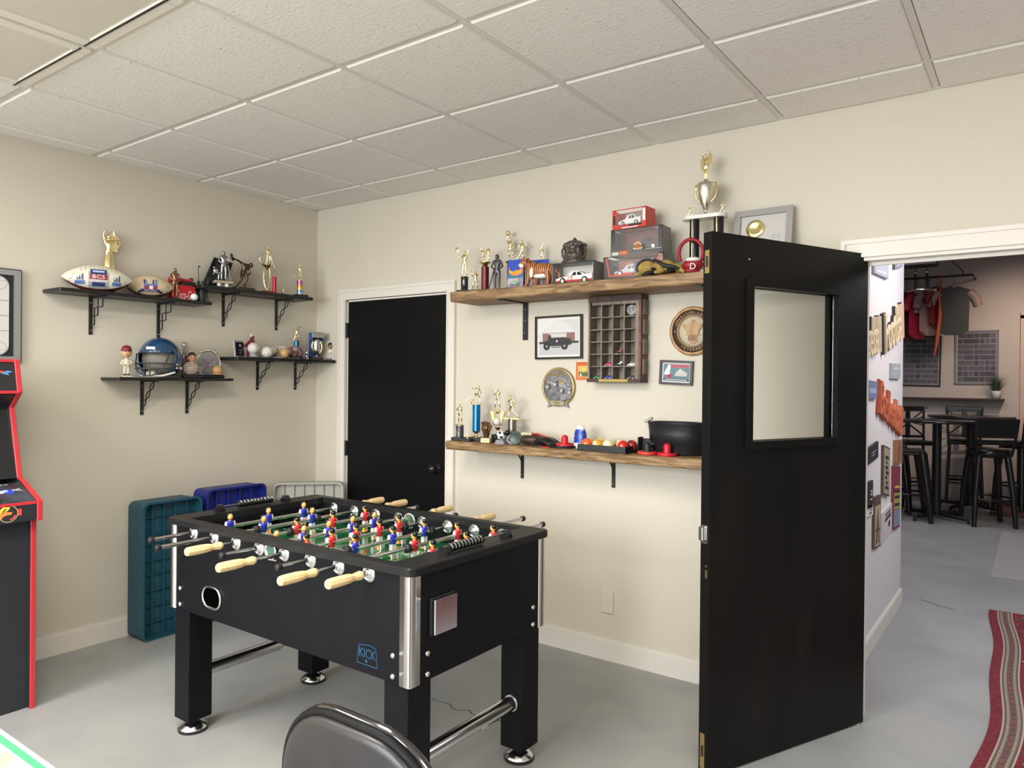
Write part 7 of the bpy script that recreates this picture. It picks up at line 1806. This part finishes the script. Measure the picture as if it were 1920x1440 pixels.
# ================================================================== FOREGROUND
# vinyl and chrome stacking chair, seen from above behind
A_ = atZ(578, 1334, .85); B_ = atZ(756, 1410, .85)
d = Vector((B_.x-A_.x, B_.y-A_.y)); rz = math.atan2(d.y, d.x); cx, cy = (A_.x+B_.x)/2, (A_.y+B_.y)/2
W_ = .395
t = thing('stacking_chair', 'grey vinyl chair with chrome tube frame in the foreground', 'chair', (cx, cy, 0), rz)
VN = mat('grey_brown_vinyl', (.021, .019, .020), .36, noise=(6, .12), bump=(250, .04, .001))
def backshape(w2, zb, zt, r, n=8):
    pts = [(-w2*.96, zb), (w2*.96, zb)]
    for k in range(n+1): a_ = PI/2*k/n; pts.append((w2-r+r*math.cos(a_), zt-r+r*math.sin(a_)))
    for k in range(n+1): a_ = PI/2+PI/2*k/n; pts.append((-w2+r+r*math.cos(a_), zt-r+r*math.sin(a_)))
    return pts
m = MB(); o = backshape(W_/2, .56, .860, .15); ccx, ccz = 0, .71
lay = [(1.0, .008), (1.0, -.010), (.992, -.014), (.97, -.017), (.9, -.019), (.5, -.021), (.02, -.0215)]
n = len(o); vs = []
for k_, y_ in lay:
    for x, z in o: vs.append(((x-ccx)*k_, y_+.10*(x/W_)**2*.6, (z-ccz)*k_+ccz))
fs = [(l*n+i, l*n+(i+1) % n, (l+1)*n+(i+1) % n, (l+1)*n+i) for l in range(len(lay)-1) for i in range(n)]
m.add(vs, fs, VN, True); m.add(vs, [tuple(range(n)), tuple((len(lay)-1)*n+i for i in range(n))], VN, False); m.build('backrest', t)
m = MB(); o2 = backshape(W_/2+.006, .45, .864, .155, 10); 
pts = [(x, .012+.06*(x/W_)**2, z) for x, z in o2]; m.tube([pts[1]]+pts[2:]+[pts[0]], .0095, mat('dark_chrome', (.16, .15, .155), .12, 1.0), 12); m.build('frame', t)
m = MB(); m.tube([(x*1.0, -.002+.06*(x/W_)**2, z) for x, z in backshape(W_/2+.004, .56, .863, .152, 10)[2:]], .0085, mat('piping_black', (.006, .006, .007), .5, spec=.15), 8); m.build('edge_piping', t)
m = MB(); m.rbox((0, .2, .445), (.40, .40, .05), VN, .022, 3); m.build('seat', t)
for sx in (-1, 1):
    m = MB(); m.tube([(sx*.205, .02, .46), (sx*.205, .03, .43), (sx*.205, -.04, 0)], .011, CHROME, 10); m.build('leg', t)
    m = MB(); m.tube([(sx*.205, .04, .42), (sx*.205, .36, .41), (sx*.205, .40, .38), (sx*.205, .43, 0)], .011, CHROME, 10); m.build('leg', t)
# game table corner at bottom left
t = thing('game_table', 'white-edged game table with green stripe and colourful print, bottom left corner', 'table', (2.45, -3.12, 0), 0)
x0, x1, y0, y1, h = -.75, .40, -.30, .31, .75
WG = mat('table_white', (.68, .70, .66), .3); m = MB(); m.rbox(((x0+x1)/2, (y0+y1)/2, h-.02), (x1-x0, y1-y0, .04), WG, .006, 2); m.build('table_top', t)
m = MB()
def qd(xa, xb, ya, yb, z, mt): m.add([(xa, ya, z), (xb, ya, z), (xb, yb, z), (xa, yb, z)], [(0, 1, 2, 3)], mt)
GST = flat(.06, .5, .16, .3)
qd(x0+.015, x1-.015, y1-.027, y1-.013, h+.0006, GST); qd(x0+.015, x1-.015, y0+.013, y0+.027, h+.0006, GST); qd(x1-.027, x1-.013, y0+.027, y1-.027, h+.0006, GST); qd(x0+.013, x0+.027, y0+.027, y1-.027, h+.0006, GST)
m.build('green_stripe', t)
m = MB(); qd(x0+.034, x1-.034, y0+.034, y1-.034, h+.0008, ramp_mat('game_print', 'noise', 9, [(.25, (.1, .25, .6)), (.38, (.45, .3, .35)), (.48, (.75, .62, .5)), (.56, (.8, .72, .2)), (.66, (.75, .70, .62)), (.8, (.5, .2, .1))], .3, detail=3)); m.build('game_print', t)
for sx in (x0+.06, x1-.06):
    for sy in (y0+.06, y1-.06): m = MB(); m.rbox((sx, sy, (h-.04)/2), (.05, .05, h-.04), WG, .004, 1); m.build('leg', t)

for o in list(bpy.data.objects):
    if o.get('category') in ('stool', 'table') and o.location.y > 4:
        x, y = o.location.x, o.location.y
        if (1.4 < x < 3.2 and y > 4.75 and y < 6.6) or (x > 3.5 and y > 6.1): o.location.z = .0068
